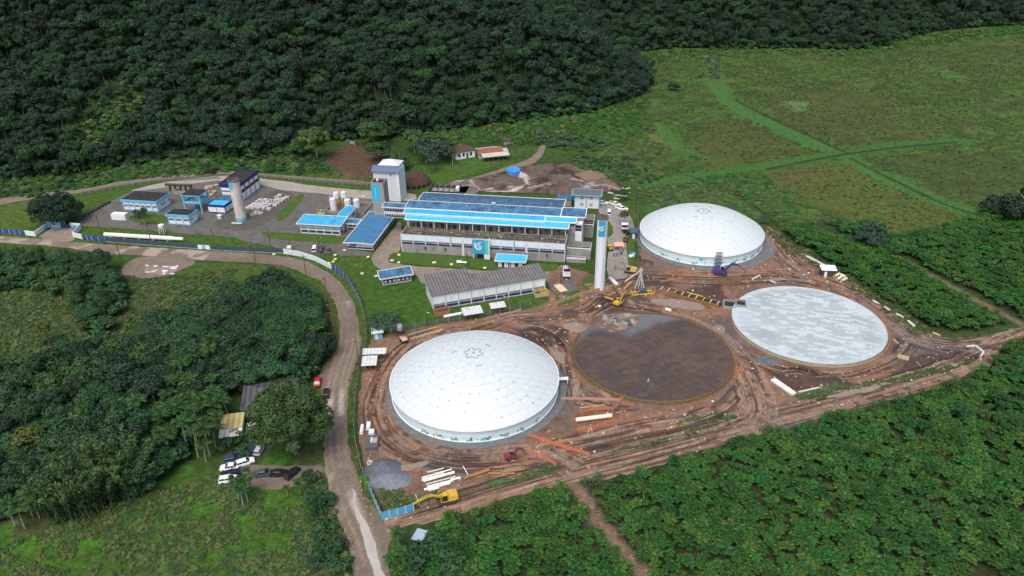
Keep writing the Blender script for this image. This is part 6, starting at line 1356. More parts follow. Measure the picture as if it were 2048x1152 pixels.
fence('boundary_fence', [(-30,464),(20,468),(52,471)], 1.7, FBLUE, 'dark blue boundary fence left of the gate', 2.4)
t = fence('gate_wall', [(52,471),(72,473),(97,455),(117,452)], 1.9, WHITE, 'white wall curving in to the left side of the gate', 3, 'wall', .2)
p = G(94,459)-G(52,471); MB().obox(p+Vector((.08,-.16,1.2)), 1.6, .05, 1.3, math.atan2(*(G(97,455)-G(72,473)).yx[:2]) if False else .9).build('sign_panel', TEAL, t)
t = fence('gate_wall', [(142,455),(163,457),(147,474),(166,479)], 1.9, WHITE, 'white wall curving in to the right side of the gate', 3, 'wall', .2)
p = G(153,459)-G(142,455); MB().obox(p+Vector((0,-.3,1.2)), 1.8, .05, 1.2, R(-12)).build('sign_panel', TEAL, t)
t = thing('entrance_gate', 'dark blue sliding gate across the entrance', 'gate', G(117,455)); w_ = G(142,457)-G(117,455); b = MB(); 
for z in (.3, .9, 1.5): b.beam(Vector((0,0,z)), w_+Vector((0,0,z)), .06, .10)
for k in range(18): q = w_*(k/17); b.beam(q+Vector((0,0,.1)), q+Vector((0,0,1.6)), .05, .16)
b.build('leaf', FBLUE, t)
fence('boundary_fence', [(166,479),(185,481),(212,484)], 1.7, FBLUE, 'solid dark blue fence right of the gate wall', 2.2)
fence('mesh_fence', [(212,484),(300,491),(397,498)], 1.8, FGREEN, 'blue-green mesh fence along the road below the long white pipe', 2.6, base=CONC, pmat=STEELD)
t = thing('fence_sign', 'white board with blue square set in the mesh fence by the road', 'sign', G(397,499), R(-8)); MB().box(0, 4.3, -.08, .08, .2, 1.7).build('board', WHITE, t); b = MB().box(1.5, 2.7, -.11, -.07, .25, 1.65).build('logo_panel', TEAL, t); emblem(b, 2.1, .95, .42, WHITE, lambda x, z: (x, -.125, z))
fence('mesh_fence', [(419,500),(470,503),(520,505),(570,507)], 1.8, FGREEN, 'blue-green mesh fence before the parking area', 2.6, base=CONC, pmat=STEELD)
t = fence('plaster_wall', [(568,508),(600,513),(630,522),(664,539)], 1.9, mat('pale_wall', (.55,.62,.66), (.66,.72,.75), .8, .7, stain=(.35,.42,.46), stain_scale=.5), 'pale blue-white wall on the outside of the road bend', 3, 'wall', .18)
fence('boundary_fence', [(664,539),(680,549),(695,562),(705,577),(716,598),(725,618)], 1.9, FBLUE, 'dark blue fence curving down the lawn beside the road bend', 2.2)
fence('wire_fence', [(725,618),(730,640),(732,662),(735,690)], 2.0, FNET, 'thin wire fence between lawn and road below the blue fence', 2.5, pmat=CONC)
fence('wire_fence', [(735,690),(722,722),(716,760),(711,810),(708,850),(712,890),(722,935),(738,980)], 2.0, FNET, 'wire fence along the road beside the construction site', 2.5, pmat=CONC)
fence('net_fence', [(738,980),(750,1008),(764,1040)], 2.2, FPAL, 'blue netted fence leading to the bottom corner of the site', 1.8)
fence('hoarding', [(764,1040),(796,1032),(828,1022)], 2.0, mat('hoarding_blue', (.06,.33,.55), (.10,.42,.64), .7, .6, stain=(.20,.36,.48), stain_scale=.6), 'bright blue hoarding at the bottom corner of the site', 2.0)
fence('timber_kerb', [(722,965),(727,1000),(742,1030)], .35, WOODD, 'low timber edging beside the bottom bend of the road', 3)
fence('wire_fence', [(850,655),(920,641),(1000,627),(1060,612)], 1.8, FNET, 'wire fence below the warehouse lawn', 3, pmat=CONC)
fence('wire_fence', [(745,668),(790,662),(850,655)], 1.8, FNET, 'wire fence at the upper left edge of the construction site', 3, pmat=CONC)
fence('retaining_wall', [(1112,610),(1160,592),(1205,580),(1240,572)], 1.0, mat('ochre_wall', (.27,.20,.11), (.33,.26,.15), .6, .9), 'low ochre retaining wall under the slim white tower', 4, 'wall', .25)
fence('track_fence', [(455,356),(520,356),(625,365),(745,374)], 1.7, FNET, 'wire fence with concrete posts along the dirt track behind the store', 2.6, pmat=CONC)
fence('track_fence', [(165,392),(250,375),(330,364),(440,358)], 1.7, FNET, 'wire fence with concrete posts along the upper left dirt track', 2.8, pmat=CONC)
fence('wire_fence', [(1276,395),(1276,450),(1276,520)], 1.9, FNET, 'wire fence between the paved yard and the farther dome', 3, pmat=CONC)
for pts, m, h, lb in (([(1057,872),(1100,888),(1140,900),(1178,912)], ONET, 1.0, 'orange safety net running from the near dome towards the site road'), ([(1057,903),(1085,916),(1112,932)], ONET, 1.0, 'shorter orange safety net beside the red mini excavator'), ([(1122,800),(1170,800),(1240,802)], ONETP, .8, 'pale faded safety net between the near dome and the dark tank floor'),
        ([(1242,804),(1232,815),(1224,823)], ONETP, .9, 'short pale safety net joining the pipe enclosure'), ([(1472,737),(1480,742),(1487,742)], ONET, 1.0, 'small orange net piece at the right edge of the dark tank floor'), ([(1000,632),(1020,628),(1042,622)], ONETP, .8, 'crumpled orange net beside the smaller tin-roofed hut')):
    fence('safety_net', pts, h, m, lb, 1.8, 'net', .04, WOODP)
fence('safety_net', [(1149,838),(1160,828),(1180,822),(1222,820),(1229,843),(1210,850),(1180,858),(1156,862)], .9, ONET, 'orange safety net enclosing the big cream pipe', 1.8, 'net', .04, WOODP, closed=True)
t = fence('safety_net', [(1240,803),(1250,798)], 1.2, ONET, 'bright orange net flap at the lower edge of the dark tank floor', 1.2, 'net', .04, WOODP)
def pole(u, v, h, label, arm=True, lamp=False, m=None):
    t = thing('utility_pole', label, 'pole', G(u, v), rnd.uniform(-.5, .5)); MB().cyl((0,0,0), (0,0,h), .17, .11, 8).build('shaft', m or WOODD, t)
    if arm:
        MB().box(-1.0, 1.0, -.07, .07, h-.7, h-.55).build('crossarm', WOODD, t)
        for x in (-.9, 0, .9): MB().cyl((x, 0, h-.55), (x, 0, h-.3), .06, .05, 6).build('insulator', TRIM, t)
    if lamp: MB().box(-.1, .9, -.08, .08, h-.15, h-.05).build('lamp_head', TRIM, t)
for u, v, h, lb in ((240,513,7.5,'dark pole by the dirt turnout'), (203,468,7,'dark pole on the grass by the gate'), (304,491,8,'dark pole in front of the long white pipe'), (431,499,8,'dark pole at the mesh fence right of the fence sign'), (511,526,7.5,'dark pole on the near side of the road at the bend top'), (543,502,7.5,'dark pole before the parking area'), (613,553,7.5,'dark pole at the inner road edge above the wood'), (642,527,7.5,'dark pole at the pale wall by the parked cars'), (656,608,9,'dark pole at the inner road edge beside the dense wood'), (671,676,11,'tall dark pole standing above the reddish verge'), (696,562,8,'dark pole by the curving blue fence'), (723,573,7.5,'dark pole on the lawn left of the small navy hut'), (719,735,8.5,'pole with crossarm by the site huts'), (579,494,4.5,'thin pole behind the first parked car'), (640,500,5,'thin pole between parked cars')):
    pole(u, v, h, lb)
for u, v, h, lb in ((935,534,5,'thin lamp post on the lawn in front of the sign'), (855,652,4.5,'thin lamp post below the navy-based warehouse'), (1006,618,4.5,'thin lamp post behind the smaller tin-roofed hut'), (1275,400,5,'lamp post at the end of the paved yard'), (1122,572,5,'dark post beside the plywood slab'), (745,665,3,'white-topped post by the blue site cabin')): pole(u, v, h, lb, False, True, STEELD if h > 4 else WHITE)
# ------------------------------------------------------------------ vehicles
TYRE = mat('tyre', (.018,.018,.018), None, 1, .85); RIM = mat('rim_grey', (.35,.35,.36), None, 1, .4, .6); LAMPW = mat('lamp_glass', (.7,.72,.74), None, 1, .2); LAMPR = mat('tail_red', (.35,.02,.02), None, 1, .3)
CARG = mat('car_glass', (.020,.024,.028), None, 1, .08, spec=.7)
def paintm(c): return mat('car_paint', c, None, 1, .28, spec=.5)
CP = {'white': paintm((.78,.79,.80)), 'black': paintm((.015,.015,.017)), 'blue': paintm((.030,.055,.13)), 'red': paintm((.42,.03,.04)), 'green': paintm((.05,.085,.085)), 'silver': paintm((.42,.44,.46))}
def wheel(t, x, y, r, w_=.22):
    o = MB().cyl((x, y-w_/2, r), (x, y+w_/2, r), r, r, 18).build('wheel', TYRE, t); MB().cyl((x, y-w_/2-.012, r), (x, y+w_/2+.012, r), r*.58, r*.58, 12).build('rim', RIM, o); return o
def loft(secs, m_, name, t):
    "sections (x, half width low, half width high, z low, z high) joined along x"
    b = MB(); 
    for x, wl, wh, zl, zh in secs: b.v += [(x,-wl,zl),(x,-wl*1.02,(zl+zh)/2),(x,-wh,zh),(x,wh,zh),(x,wl*1.02,(zl+zh)/2),(x,wl,zl)]
    n = len(secs)
    for k in range(n-1):
        for i in range(6): b.f.append((k*6+i, k*6+(i+1) % 6, (k+1)*6+(i+1) % 6, (k+1)*6+i)); b.m.append(0)
    b.f += [(5,4,3,2,1,0), tuple((n-1)*6+i for i in range(6))]; b.m += [0, 0]
    return b.build(name, m_, t)
def car(u, v, ang, color, label, kind='sedan', group=None):
    t = thing('parked_car' if kind != 'pickup' else 'pickup_truck', label, 'car' if kind != 'pickup' else 'pickup', G(u, v), R(ang), group); t.scale = (.93, .93, .93); P = CP[color]
    if kind == 'pickup': L0, L1 = -2.6, 2.6
    else: L0, L1 = -2.1, 2.1
    loft([(L0,.70,.66,.35,.85),(L0+.2,.84,.78,.25,.95),(-.9,.86,.80,.25,.95),(.9,.86,.80,.25,.95),(L1-.3,.82,.74,.25,.82),(L1,.66,.60,.35,.68)], P, 'body', t)
    if kind == 'sedan': c = (-1.65,-1.05,.25,.95)
    elif kind == 'hatch': c = (-2.0,-1.75,.35,1.05)
    elif kind == 'van': c = (-2.05,-1.95,.9,1.5)
    else: c = (-.75,-.55,.55,1.2)
    zt = 1.45 if kind != 'van' else 1.8
    g = MB().hexa([(c[0],-.77,.93),(c[3],-.77,.93),(c[3],.77,.93),(c[0],.77,.93)], [(c[1],-.62,zt-.05),(c[2],-.62,zt-.05),(c[2],.62,zt-.05),(c[1],.62,zt-.05)]).build('window', CARG, t)
    r = MB(); r.hexa([(c[1]-.02,-.64,zt-.06),(c[2]+.02,-.64,zt-.06),(c[2]+.02,.64,zt-.06),(c[1]-.02,.64,zt-.06)], [(c[1]+.08,-.56,zt+.02),(c[2]-.08,-.56,zt+.02),(c[2]-.08,.56,zt+.02),(c[1]+.08,.56,zt+.02)])
    for y in (-1, 1):
        for xa, xb in ((c[0], c[1]), (c[3], c[2]), ((c[0]+c[3])/2, (c[1]+c[2])/2)): r.beam((xa, y*.775, .93), (xb, y*.625, zt-.03), .07, .05)
    r.build('roof', P, t)
    if kind == 'pickup':
        MB().box(-2.5, -.85, -.68, .68, .955, .965).build('bed', STEELD, t); MB().box(-2.55, -.8, -.80, -.70, .94, 1.12).box(-2.55, -.8, .70, .80, .94, 1.12).box(-2.6, -2.5, -.7, .7, .94, 1.12).build('bed_side', P, t)
    for x in (L0+.85, L1-.85):
        for y in (-.76, .76): wheel(t, x, y, .31 if kind != 'pickup' else .36)
    for y in (-.55, .55): MB().box(L1-.12, L1+.015, y-.13, y+.13, .52, .66).build('headlight', LAMPW, t); MB().box(L0-.015, L0+.1, y-.13, y+.13, .60, .76).build('tail_light', LAMPR, t)
    return t
def hd(a, b): d = G(*b)-G(*a); return math.degrees(math.atan2(d.y, d.x))
car(579,499,100,'white','white car parked nearest the pale wall','hatch'); car(630,501,95,'white','white car parked beside the dark blue one','van'); car(643,502,90,'blue','dark blue car next to the white one in the plant parking area','hatch')
car(460,938,hd((480,936),(440,940)),'white','white saloon parked on the grass edge of the car lot'); car(467,922,20,'blue','dark blue car behind the white saloon','hatch'); car(491,928,28,'white','white car half hidden by the small palm','hatch'); car(463,951,30,'black','black car in front of the white saloon','hatch'); car(458,962,12,'white','white car at the front left of the car lot, partly behind the full palm','hatch')
car(530,950,8,'green','dark grey-green car in the front row of the car lot'); car(560,950,2,'black','long black car in the front row of the car lot'); car(585,950,60,'black','black car under the dark palm at the road end of the lot','hatch'); car(505,906,80,'blue','dark car in shade behind the yellow-roofed shed','hatch'); car(484,908,20,'black','black car beside the overgrown shed','hatch'); car(520,902,85,'silver','silver car under the edge of the big roadside tree','hatch'); car(512,856,15,'white','white car between the slate-roofed house and the shed','hatch'); car(537,789,40,'white','white car behind the slate-roofed house','hatch')
car(636,767,95,'red','red car parked at the inner edge of the road bend','sedan'); car(653,790,100,'black','dark motor car in the shade of the big roadside tree','hatch')
car(1205,408,-8,'white','white car beside the two-storey house','hatch'); car(1230,410,-38,'white','white pickup parked at the top of the paved yard','pickup'); car(1243,419,-33,'white','white pickup parked in front of the other pickup','pickup'); car(1218,428,85,'white','white van partly behind the top of the slim tower','van')
def excavator(u, v, ang, s, body_m, arm_m, label, pts, cabm=None, bucket_m=None):
    t = thing('excavator', label, 'excavator', G(u, v, .1), R(ang)); t.scale = (s, s, s)
    for y in (-1.05, 1.05):
        b = MB(); prof = [(-1.9,.35),(-1.6,.08),(1.6,.08),(1.9,.35),(1.9,.55),(1.6,.82),(-1.6,.82),(-1.9,.55)]; n = len(prof)
        b.v = [(x, y-.3, z) for x, z in prof]+[(x, y+.3, z) for x, z in prof]; b.f = [(i, (i+1) % n, n+(i+1) % n, n+i) for i in range(n)]+[tuple(range(n-1,-1,-1)), tuple(range(n, 2*n))]; b.m = [0]*len(b.f)
        b.build('track', STEELD, t)
    MB().box(-1.0, 1.0, -.75, .75, .3, .85).cyl((0,0,.85), (0,0,1.05), .8, .8, 20).build('undercarriage', STEELD, t)
    MB().box(-2.0, 1.3, -1.25, 1.25, 1.05, 1.3).hexa([(-2.2,-1.2,1.3),(-.2,-1.2,1.3),(-.2,1.2,1.3),(-2.2,1.2,1.3)], [(-2.05,-1.05,2.1),(-.3,-1.05,2.2),(-.3,1.05,2.2),(-2.05,1.05,2.1)]).hexa([(-.2,-1.2,1.3),(.6,-1.2,1.3),(.6,-.25,1.3),(-.2,-.25,1.3)], [(-.2,-1.1,1.9),(.5,-1.1,1.7),(.5,-.35,1.7),(-.2,-.35,1.9)]).build('body', body_m, t)
    MB().hexa([(-2.45,-1.15,1.15),(-2.2,-1.25,1.15),(-2.2,1.25,1.15),(-2.45,1.15,1.15)], [(-2.4,-1.05,1.95),(-2.1,-1.15,2.0),(-2.1,1.15,2.0),(-2.4,1.05,1.95)]).build('counterweight', body_m, t)
    c = MB().hexa([(-.2,.25,1.3),(1.25,.25,1.3),(1.25,1.2,1.3),(-.2,1.2,1.3)], [(-.15,.3,2.75),(.85,.3,2.75),(.85,1.15,2.75),(-.15,1.15,2.75)]).build('cab', CARG, t)
    b = MB().box(-.2, .9, .26, 1.19, 2.74, 2.84)
    for x0, x1, y in ((-.2,-.15,.27),(1.25,.85,.27),(1.25,.85,1.18),(-.2,-.15,1.18)): b.beam((x0, y, 1.3), (x1, y, 2.78), .09)
    b.build('cab_frame', cabm or body_m, c)
    a0, a1, a2, a3, a4 = [Vector((x, -.05, z)) for x, z in pts]
    MB().beam(a0, a1, .38, .45, 0, .42, .62).beam(a1, a2, .42, .62, 0, .3, .35).build('boom', arm_m, t)
    bk = a2-(a3-a2).normalized()*.5; MB().beam(bk, a3, .28, .5, 0, .24, .26).build('stick', arm_m if bucket_m is None else bucket_m, t)
    d = (a4-a3); n = Vector((d.z, 0, -d.x)).normalized()*.45
    MB().hexa([a3+Vector((0,-.5,0))-n*.1, a3+Vector((0,.5,0))-n*.1, a3+Vector((0,.5,0))+n*.9, a3+Vector((0,-.5,0))+n*.9], [a4+Vector((0,-.5,0)), a4+Vector((0,.5,0)), a4+Vector((0,.5,0))+n*.35, a4+Vector((0,-.5,0))+n*.35]).build('bucket', mat('bucket_steel', (.16,.11,.07), (.25,.17,.10), 2, .7) if bucket_m is None else bucket_m, t)
    for y in (-.32, .22): MB().cyl((.9, y, 1.25), a1.lerp(a0, .25)+Vector((.05, y+.05, -.1)), .09, .09, 8).build('ram', STEELD, t)
    MB().cyl(a1+Vector((-.1,0,.42)), bk+Vector((0,0,.15)), .08, .08, 8).build('ram', STEELD, t)
    return t
XY = mat('digger_yellow', (.50,.33,.035), (.58,.39,.05), .8, .55, stain=(.22,.15,.07), stain_scale=1.2, stain_lo=.6, stain_hi=.75); XP = mat('digger_violet', (.05,.035,.17), (.075,.05,.22), .8, .45); XR = mat('digger_red', (.16,.03,.03), (.22,.05,.05), .8, .5)
excavator(893,1003,hd((893,1003),(832,1016)),.95,XY,XY,'big yellow excavator reaching left on the site road at the bottom corner',[(.9,1.5),(3.6,2.7),(5.6,1.8),(7.6,.9),(8.3,.2)])
excavator(1441,549,hd((1441,549),(1490,553)),1.0,XP,XP,'violet excavator with a rusty red stick beside the farther dome',[(.9,1.5),(2.8,3.9),(4.8,3.7),(7.4,1.7),(7.3,.5)],mat('cab_white', (.6,.6,.62), None, 1, .5),mat('stick_red', (.30,.06,.06), None, 1, .6))
excavator(1022,917,hd((1022,917),(1046,912)),.62,XR,XR,'small dark red mini excavator with a canopy below the near dome',[(.9,1.5),(2.2,3.6),(3.9,3.5),(5.1,1.9),(5.3,.6)],mat('canopy_blue', (.16,.22,.28), None, 1, .6))
excavator(1260,545,hd((1260,545),(1228,540)),.85,mat('digger_worn', (.40,.30,.10), (.50,.40,.18), 1, .6),mat('boom_worn', (.40,.28,.12), None, 1, .6),'worn yellow and black excavator at the bottom of the paved yard',[(.9,1.5),(2.6,3.2),(4.6,3.1),(5.9,1.6),(5.7,.5)])
excavator(1237,610,hd((1237,610),(1268,592)),.70,XY,XY,'yellow excavator with raised boom among the timbers in the middle of the site',[(.9,1.5),(2.6,4.3),(4.6,4.4),(6.6,2.6),(6.9,1.5)])
def truck(u, v, ang, label):
    t = thing('truck', label, 'truck', G(u, v, .1), R(ang)); MB().box(-3.6, 3.0, -.45, .45, .6, .85).build('chassis', STEELD, t)
    MB().hexa([(1.6,-1.15,.7),(3.4,-1.15,.7),(3.4,1.15,.7),(1.6,1.15,.7)], [(1.65,-1.08,2.6),(3.1,-1.08,2.6),(3.1,1.08,2.6),(1.65,1.08,2.6)]).build('cab', CP['white'], t)
    MB().hexa([(3.33,-1.05,1.5),(3.345,-1.05,1.5),(3.345,1.05,1.5),(3.33,1.05,1.5)], [(3.14,-1.0,2.35),(3.17,-1.0,2.35),(3.17,1.0,2.35),(3.14,1.0,2.35)]).build('windscreen', CARG, t); MB().box(3.38, 3.48, -1.1, 1.1, .55, .95).build('bumper', STEELD, t)
    return t
t = truck(1249,455,-97,'white flatbed truck facing the camera on the paved yard'); MB().box(-3.7, 1.4, -1.15, 1.15, .95, 1.1).build('bed', mat('bed_grey', (.30,.31,.33), None, 1, .7), t); MB().box(-3.7, 1.4, -1.2, -1.12, 1.0, 1.6).box(-3.7, 1.4, 1.12, 1.2, 1.0, 1.6).box(-3.75, -3.65, -1.12, 1.12, 1.0, 1.6).build('bed_side', CP['white'], t)
for x in (2.3, -2.4):
    for y in (-.95, .95): wheel(t, x, y, .48, .3)
t = truck(1132,548,hd((1130,528),(1133,556)),'grey-white concrete mixer truck beside the main building corner'); MB().lathe([(.35,0),(.95,.7),(1.15,1.8),(.95,3.0),(.5,4.0),(.45,4.3)], 20).build('drum', mat('drum_grey', (.34,.34,.36), (.50,.50,.52), 1, .5), t).rotation_euler = (0, R(-78), 0)
t.children[-1].location = (1.2, 0, 1.75)
MB().hexa([(-3.6,-.5,1.0),(-3.2,-.5,1.0),(-3.2,.5,1.0),(-3.6,.5,1.0)], [(-3.5,-.3,2.9),(-3.2,-.3,2.9),(-3.2,.3,2.9),(-3.5,.3,2.9)]).build('chute', STEELD, t)
for x in (2.3, -1.6, -2.7):
    for y in (-.95, .95): wheel(t, x, y, .48, .3)
t = thing('loader_crane', 'rusty orange loader crane folded behind the white flatbed truck', 'machine', G(1250,431), R(-95)); MB().box(-1.0, 1.0, -.9, .9, .5, .9).build('base', STEELD, t); MB().beam((0,0,.9),(0,0,2.6),.4).beam((0,0,2.6),(1.6,.1,1.6),.3).beam((0,0,2.6),(-1.2,-.2,1.4),.3).build('boom', mat('rust_orange', (.34,.15,.06), (.42,.20,.09), 1, .7), t)
for x in (-.6, .6):
    for y in (-.85, .85): wheel(t, x, y, .4, .25)
def dumper(u, v, ang, m, label):
    t = thing('site_dumper', label, 'dumper', G(u, v, .1), R(ang)); MB().box(-1.1, 1.0, -.45, .45, .45, .75).build('chassis', STEELD, t); MB().hexa([(.1,-.5,.75),(1.0,-.5,.75),(1.0,.5,.75),(.1,.5,.75)], [(-.2,-.8,1.5),(1.5,-.8,1.3),(1.5,.8,1.3),(-.2,.8,1.5)]).build('skip', m, t); MB().box(-1.2, -.4, -.5, .5, .75, 1.2).build('engine_cover', m, t); MB().box(-.45, -.2, -.3, .3, .9, 1.5).build('seat', TYRE, t)
    for x in (-.75, .65):
        for y in (-.62, .62): wheel(t, x, y, .42, .3)
dumper(807,684,-60,mat('dumper_pink', (.50,.33,.26), None, 1, .7),'pale reddish dumper beside the grey silo'); dumper(1251,483,80,mat('dumper_brown', (.16,.09,.06), None, 1, .7),'dark brown dumper on the paved yard below the truck'); dumper(1252,468,120,STEELD,'small dark machine beside the blue shed'); dumper(1220,500,95,XY,'small yellow machine on the grass edge right of the slim tower')
# ------------------------------------------------------------------ pipes, planks, boxes
CREAM = mat('cream_pipe', (.62,.57,.42), (.70,.66,.52), .8, .5); PVC = mat('white_pipe', (.66,.66,.64), (.76,.76,.74), .8, .45, stain=(.40,.36,.30), stain_scale=.8, stain_lo=.58); RUSTP = mat('rust_pipe', (.28,.135,.055), (.36,.19,.085), .8, .7); PALEC = mat('pale_beam', (.50,.48,.44), (.62,.60,.56), .8, .8)
def pipe(a, b, r, m, label, z=None, name='pipe', hollow=True, cat='pipe', group=None):
    z = r+.15 if z is None else z; p, q = G(*a), G(*b); o = Vector((p.x, p.y, z)); d = Vector((q.x-p.x, q.y-p.y, 0)); mb_ = MB()
    mb_.tube((0,0,0), d, r, r*.14) if hollow else mb_.cyl((0,0,0), d, r, r, 14)
    ob = mb_.build(name, m, None, o, True); tag(ob, label, cat, group); return ob
def plank(a, b, w_, h, m, label, name='plank', cat='plank', z=.14, group=None):
    p, q = G(*a), G(*b); d = Vector((q.x-p.x, q.y-p.y, 0)); ob = MB().beam((0,0,h/2), d+Vector((0,0,h/2)), w_, h).build(name, m, None, Vector((p.x, p.y, z))); tag(ob, label, cat, group); return ob
t = thing('steel_pipeline', 'long white steel pipe lying on saddles behind the mesh fence', 'pipe', G(211,474), R(-9.5)); b = MB().cyl((0,0,1.0),(26,0,1.0),.75,.75,24).cyl((26,0,1.0),(29.5,0,1.0),.60,.55,20).lathe([(0,0)],3) if False else MB().cyl((0,0,1.0),(26,0,1.0),.75,.75,24).cyl((26,0,1.0),(29.5,0,1.0),.62,.55,20); b.build('shell', PVC, t, smooth=False)
b = MB(); 
for k in range(7): b.cyl((1+k*4.1,0,1.0),(1.15+k*4.1,0,1.0),.80,.80,24)
b.build('flange', TRIM, t)
for k in range(5): MB().box(2+k*5.4, 2.5+k*5.4, -.7, .7, 0, .5).build('saddle', CONC, t)
b = MB()
for k in range(8): b.beam((26.3+k*.4, -.6, .9), (26.6+k*.4, .1, 1.6), .12)
b.build('wrapping', PALEC, t)
pipe((1151,845),(1223,836),.52,CREAM,'big cream pipe lying inside the orange net enclosure',.75)
S_ = lambda x, y: (800+x/7.877, 900+y/7.877)
for k, (a, b_, m) in enumerate((((430,365),(690,300),0),((345,452),(690,360),1),((560,392),(820,322),1),((345,475),(700,385),1),((345,500),(860,352),1),((375,518),(860,375),1),((410,555),(870,432),0),((430,590),(830,490),1),((440,605),(840,505),1),((380,630),(800,520),1),((385,650),(790,545),1),((450,660),(620,615),1),((790,492),(960,452),1),((800,480),(945,442),1))):
    pipe(S_(*a), S_(*b_), .15, PVC if m else PALEC, 'white pipe lying in the bundle at the bottom of the site' if m else 'brownish white pipe lying apart at the edge of the pipe bundle', .25+.05*(k % 3), group='pipes of the white bundle')
for a, b_, r, lb in (((1010,470),(1410,335),.26,'thick rust brown pipe pointing up right of the white bundle'), ((1030,440),(1400,318),.2,'second rust brown pipe leaning against the thick one'), ((1380,385),(1810,390),.2,'rust brown pipe lying level at the grass strip'), ((1640,362),(1960,322),.18,'thinner rust brown pipe above the level one')): pipe(S_(*a), S_(*b_), r, RUSTP, lb)
pipe(S_(995,270), S_(1078,415), .12, PALEC, 'short mottled white pipe leaning by the rust brown pipes')
pipe(S_(250,720), S_(285,810), .08, PVC, 'thin white pole beside the yellow excavator bucket')
pipe((888,637),(924,630),.42,PVC,'white pipe sections beside the larger tin-roofed hut',.6)
pipe((1219,560),(1234,574),.55,PVC,'white cylindrical tank lying on its side right of the slim tower',.8,'tank_cylinder',False,'tank'); pipe((1331,622),(1342,625),.5,CREAM,'short cream pipe piece above the dark tank floor')
for k, (a, b_) in enumerate((((1668,556),(1678,551)),((1673,562),(1684,556)),((1682,565),(1692,560)),((1681,553),(1690,557)))): pipe(a, b_, .42, CREAM, 'cream pipe section in the heap beside the white-roofed hut', .6, group='cream pipe sections in one heap')
for k in range(4): plank((1423+k*9,563-k*2.2),(1462+k*9,575-k*2.2),.45,.35,WOODD,'dark timber beam in the row below the violet excavator','timber_beam','beam',group='row of four dark timber beams')
plank((1545,761),(1588,791),1.5,.45,mat('slab_white', (.56,.55,.52), (.68,.67,.64), .6, .8),'long white concrete slab lying right of the dark tank floor','concrete_slab','slab')
for a, b_, w_, m, lb in (((1597,786),(1642,776),.35,PALEC,'pale beam lying beside the long white slab'), ((1612,513),(1650,533),.8,PALEC,'long pale planks stacked at the plantation edge above the white-roofed hut'), ((1745,602),(1757,610),.6,PALEC,'pale block at the plantation edge, first of the row right of the pale tank floor'), ((1768,615),(1780,623),.5,PALEC,'second pale block along the plantation edge'), ((1792,629),(1806,637),.5,PALEC,'third pale block along the plantation edge'), ((1815,643),(1828,654),.7,PALEC,'bigger pale block along the plantation edge'), ((1865,667),(1880,673),.6,WOODP,'light wooden block by the road on the right'), ((1933,695),(1950,693),.5,PALEC,'short white barrier beam at the right fork'), ((1950,693),(1967,706),.5,PALEC,'slanting white barrier beam at the right fork'), ((1966,707),(1960,716),.5,PALEC,'lowest white barrier beam at the right fork'),
        ((1505,560),(1520,552),.4,PALEC,'small pale board at the top left rim of the pale tank floor'), ((1540,563),(1552,568),.3,PALEC,'two thin boards on the mud above the pale tank floor'), ((1592,571),(1608,573),.8,CONCD,'dark grey box board on the upper rim of the pale tank floor'), ((1786,681),(1796,689),.35,WOODP,'small tan board at the right rim of the pale tank floor'), ((1165,818),(1180,815),.3,WOODP,'loose board above the pipe enclosure'), ((1182,816),(1210,812),.3,WOODP,'longer loose board above the pipe enclosure'), ((1176,868),(1182,852),.25,WOODP,'prop board under the cream pipe'), ((1184,866),(1180,851),.25,WOODP,'second prop board under the cream pipe'), ((775,976),(800,968),.9,mat('mauve_boards', (.28,.22,.22), (.36,.29,.29), 1, .9),'dull mauve boards beside the grey gravel heaps'), ((1400,604),(1420,618),.4,WOODD,'dark plank beside the shored trench'), ((1285,626),(1325,632),.5,WOODD,'dark sleepers at the top rim of the dark tank floor')):
    plank(a, b_, w_, .3, m, lb)
t = thing('board_stack', 'small stack of tan boards right of the pale tank floor', 'stack', G(1806,716,.1), R(-35)); 
for k in range(5): MB().box(-1.3, 1.3, -.9+k*.36, -.6+k*.36, .1, .35+.1*(k % 2)).build('board', WOODP, t)
def heap(u, v, rx, ry, h, m, label, seed=0, rz=0, name='gravel_heap', cat='heap'):
    n = 26; V = []; F = []; r = np.random.default_rng(seed)
    for i in range(n+1):
        for j in range(n+1):
            x, y = i/n*2-1, j/n*2-1; d = math.hypot(x, y); V.append((x*rx, y*ry, max(-.3, h*(1-d**1.1)*(.85+.3*float(vnoise(np.array([x*3+seed]), np.array([y*3.]), seed)[0])) + .10*float(r.random())-.12)))
    for i in range(n):
        for j in range(n): a = i*(n+1)+j; F.append((a, a+n+1, a+n+2, a+1))
    o = npmesh(name, np.array(V), np.array(F), m, None, False); g = G(u, v); o.location = (g.x, g.y, .05); o.rotation_euler.z = rz; return tag(o, label, cat)
GRAV = mat('blue_gravel', (.075,.086,.10), (.125,.14,.16), 1.2, .9, bump=.06, bscale=7); DSOIL = mat('dark_soil', (.055,.038,.028), (.10,.07,.05), 1, .9, bump=.1)
heap(767,938,4.2,3.4,2.0,GRAV,'rear heap of dark grey gravel in the bottom left of the site',1); heap(783,961,4.6,3.0,1.9,mat('blue_gravel_light', (.125,.145,.17), (.185,.205,.235), 1.2, .9, bump=.06, bscale=7),'front heap of lighter blue-grey gravel with a yellow tarp edge',2)
heap(1533,722,4.0,2.3,.5,GRAV,'flat patch of blue-grey stones below the pale tank floor',3); heap(1656,760,1.9,1.3,.4,GRAV,'little blue-grey stone patch at the right of the long white slab',4)
heap(1140,628,3.2,2.4,1.0,DSOIL,'dark heap of sticks and roots left of the dark tank floor',5); heap(745,834,1.6,1.4,.9,mat('red_heap', (.09,.045,.03), None, 1, .9),'small dark red soil heap near the road fence',6); heap(1290,527,3.5,2.6,1.4,DSOIL,'dark soil heap left of the farther dome',7)
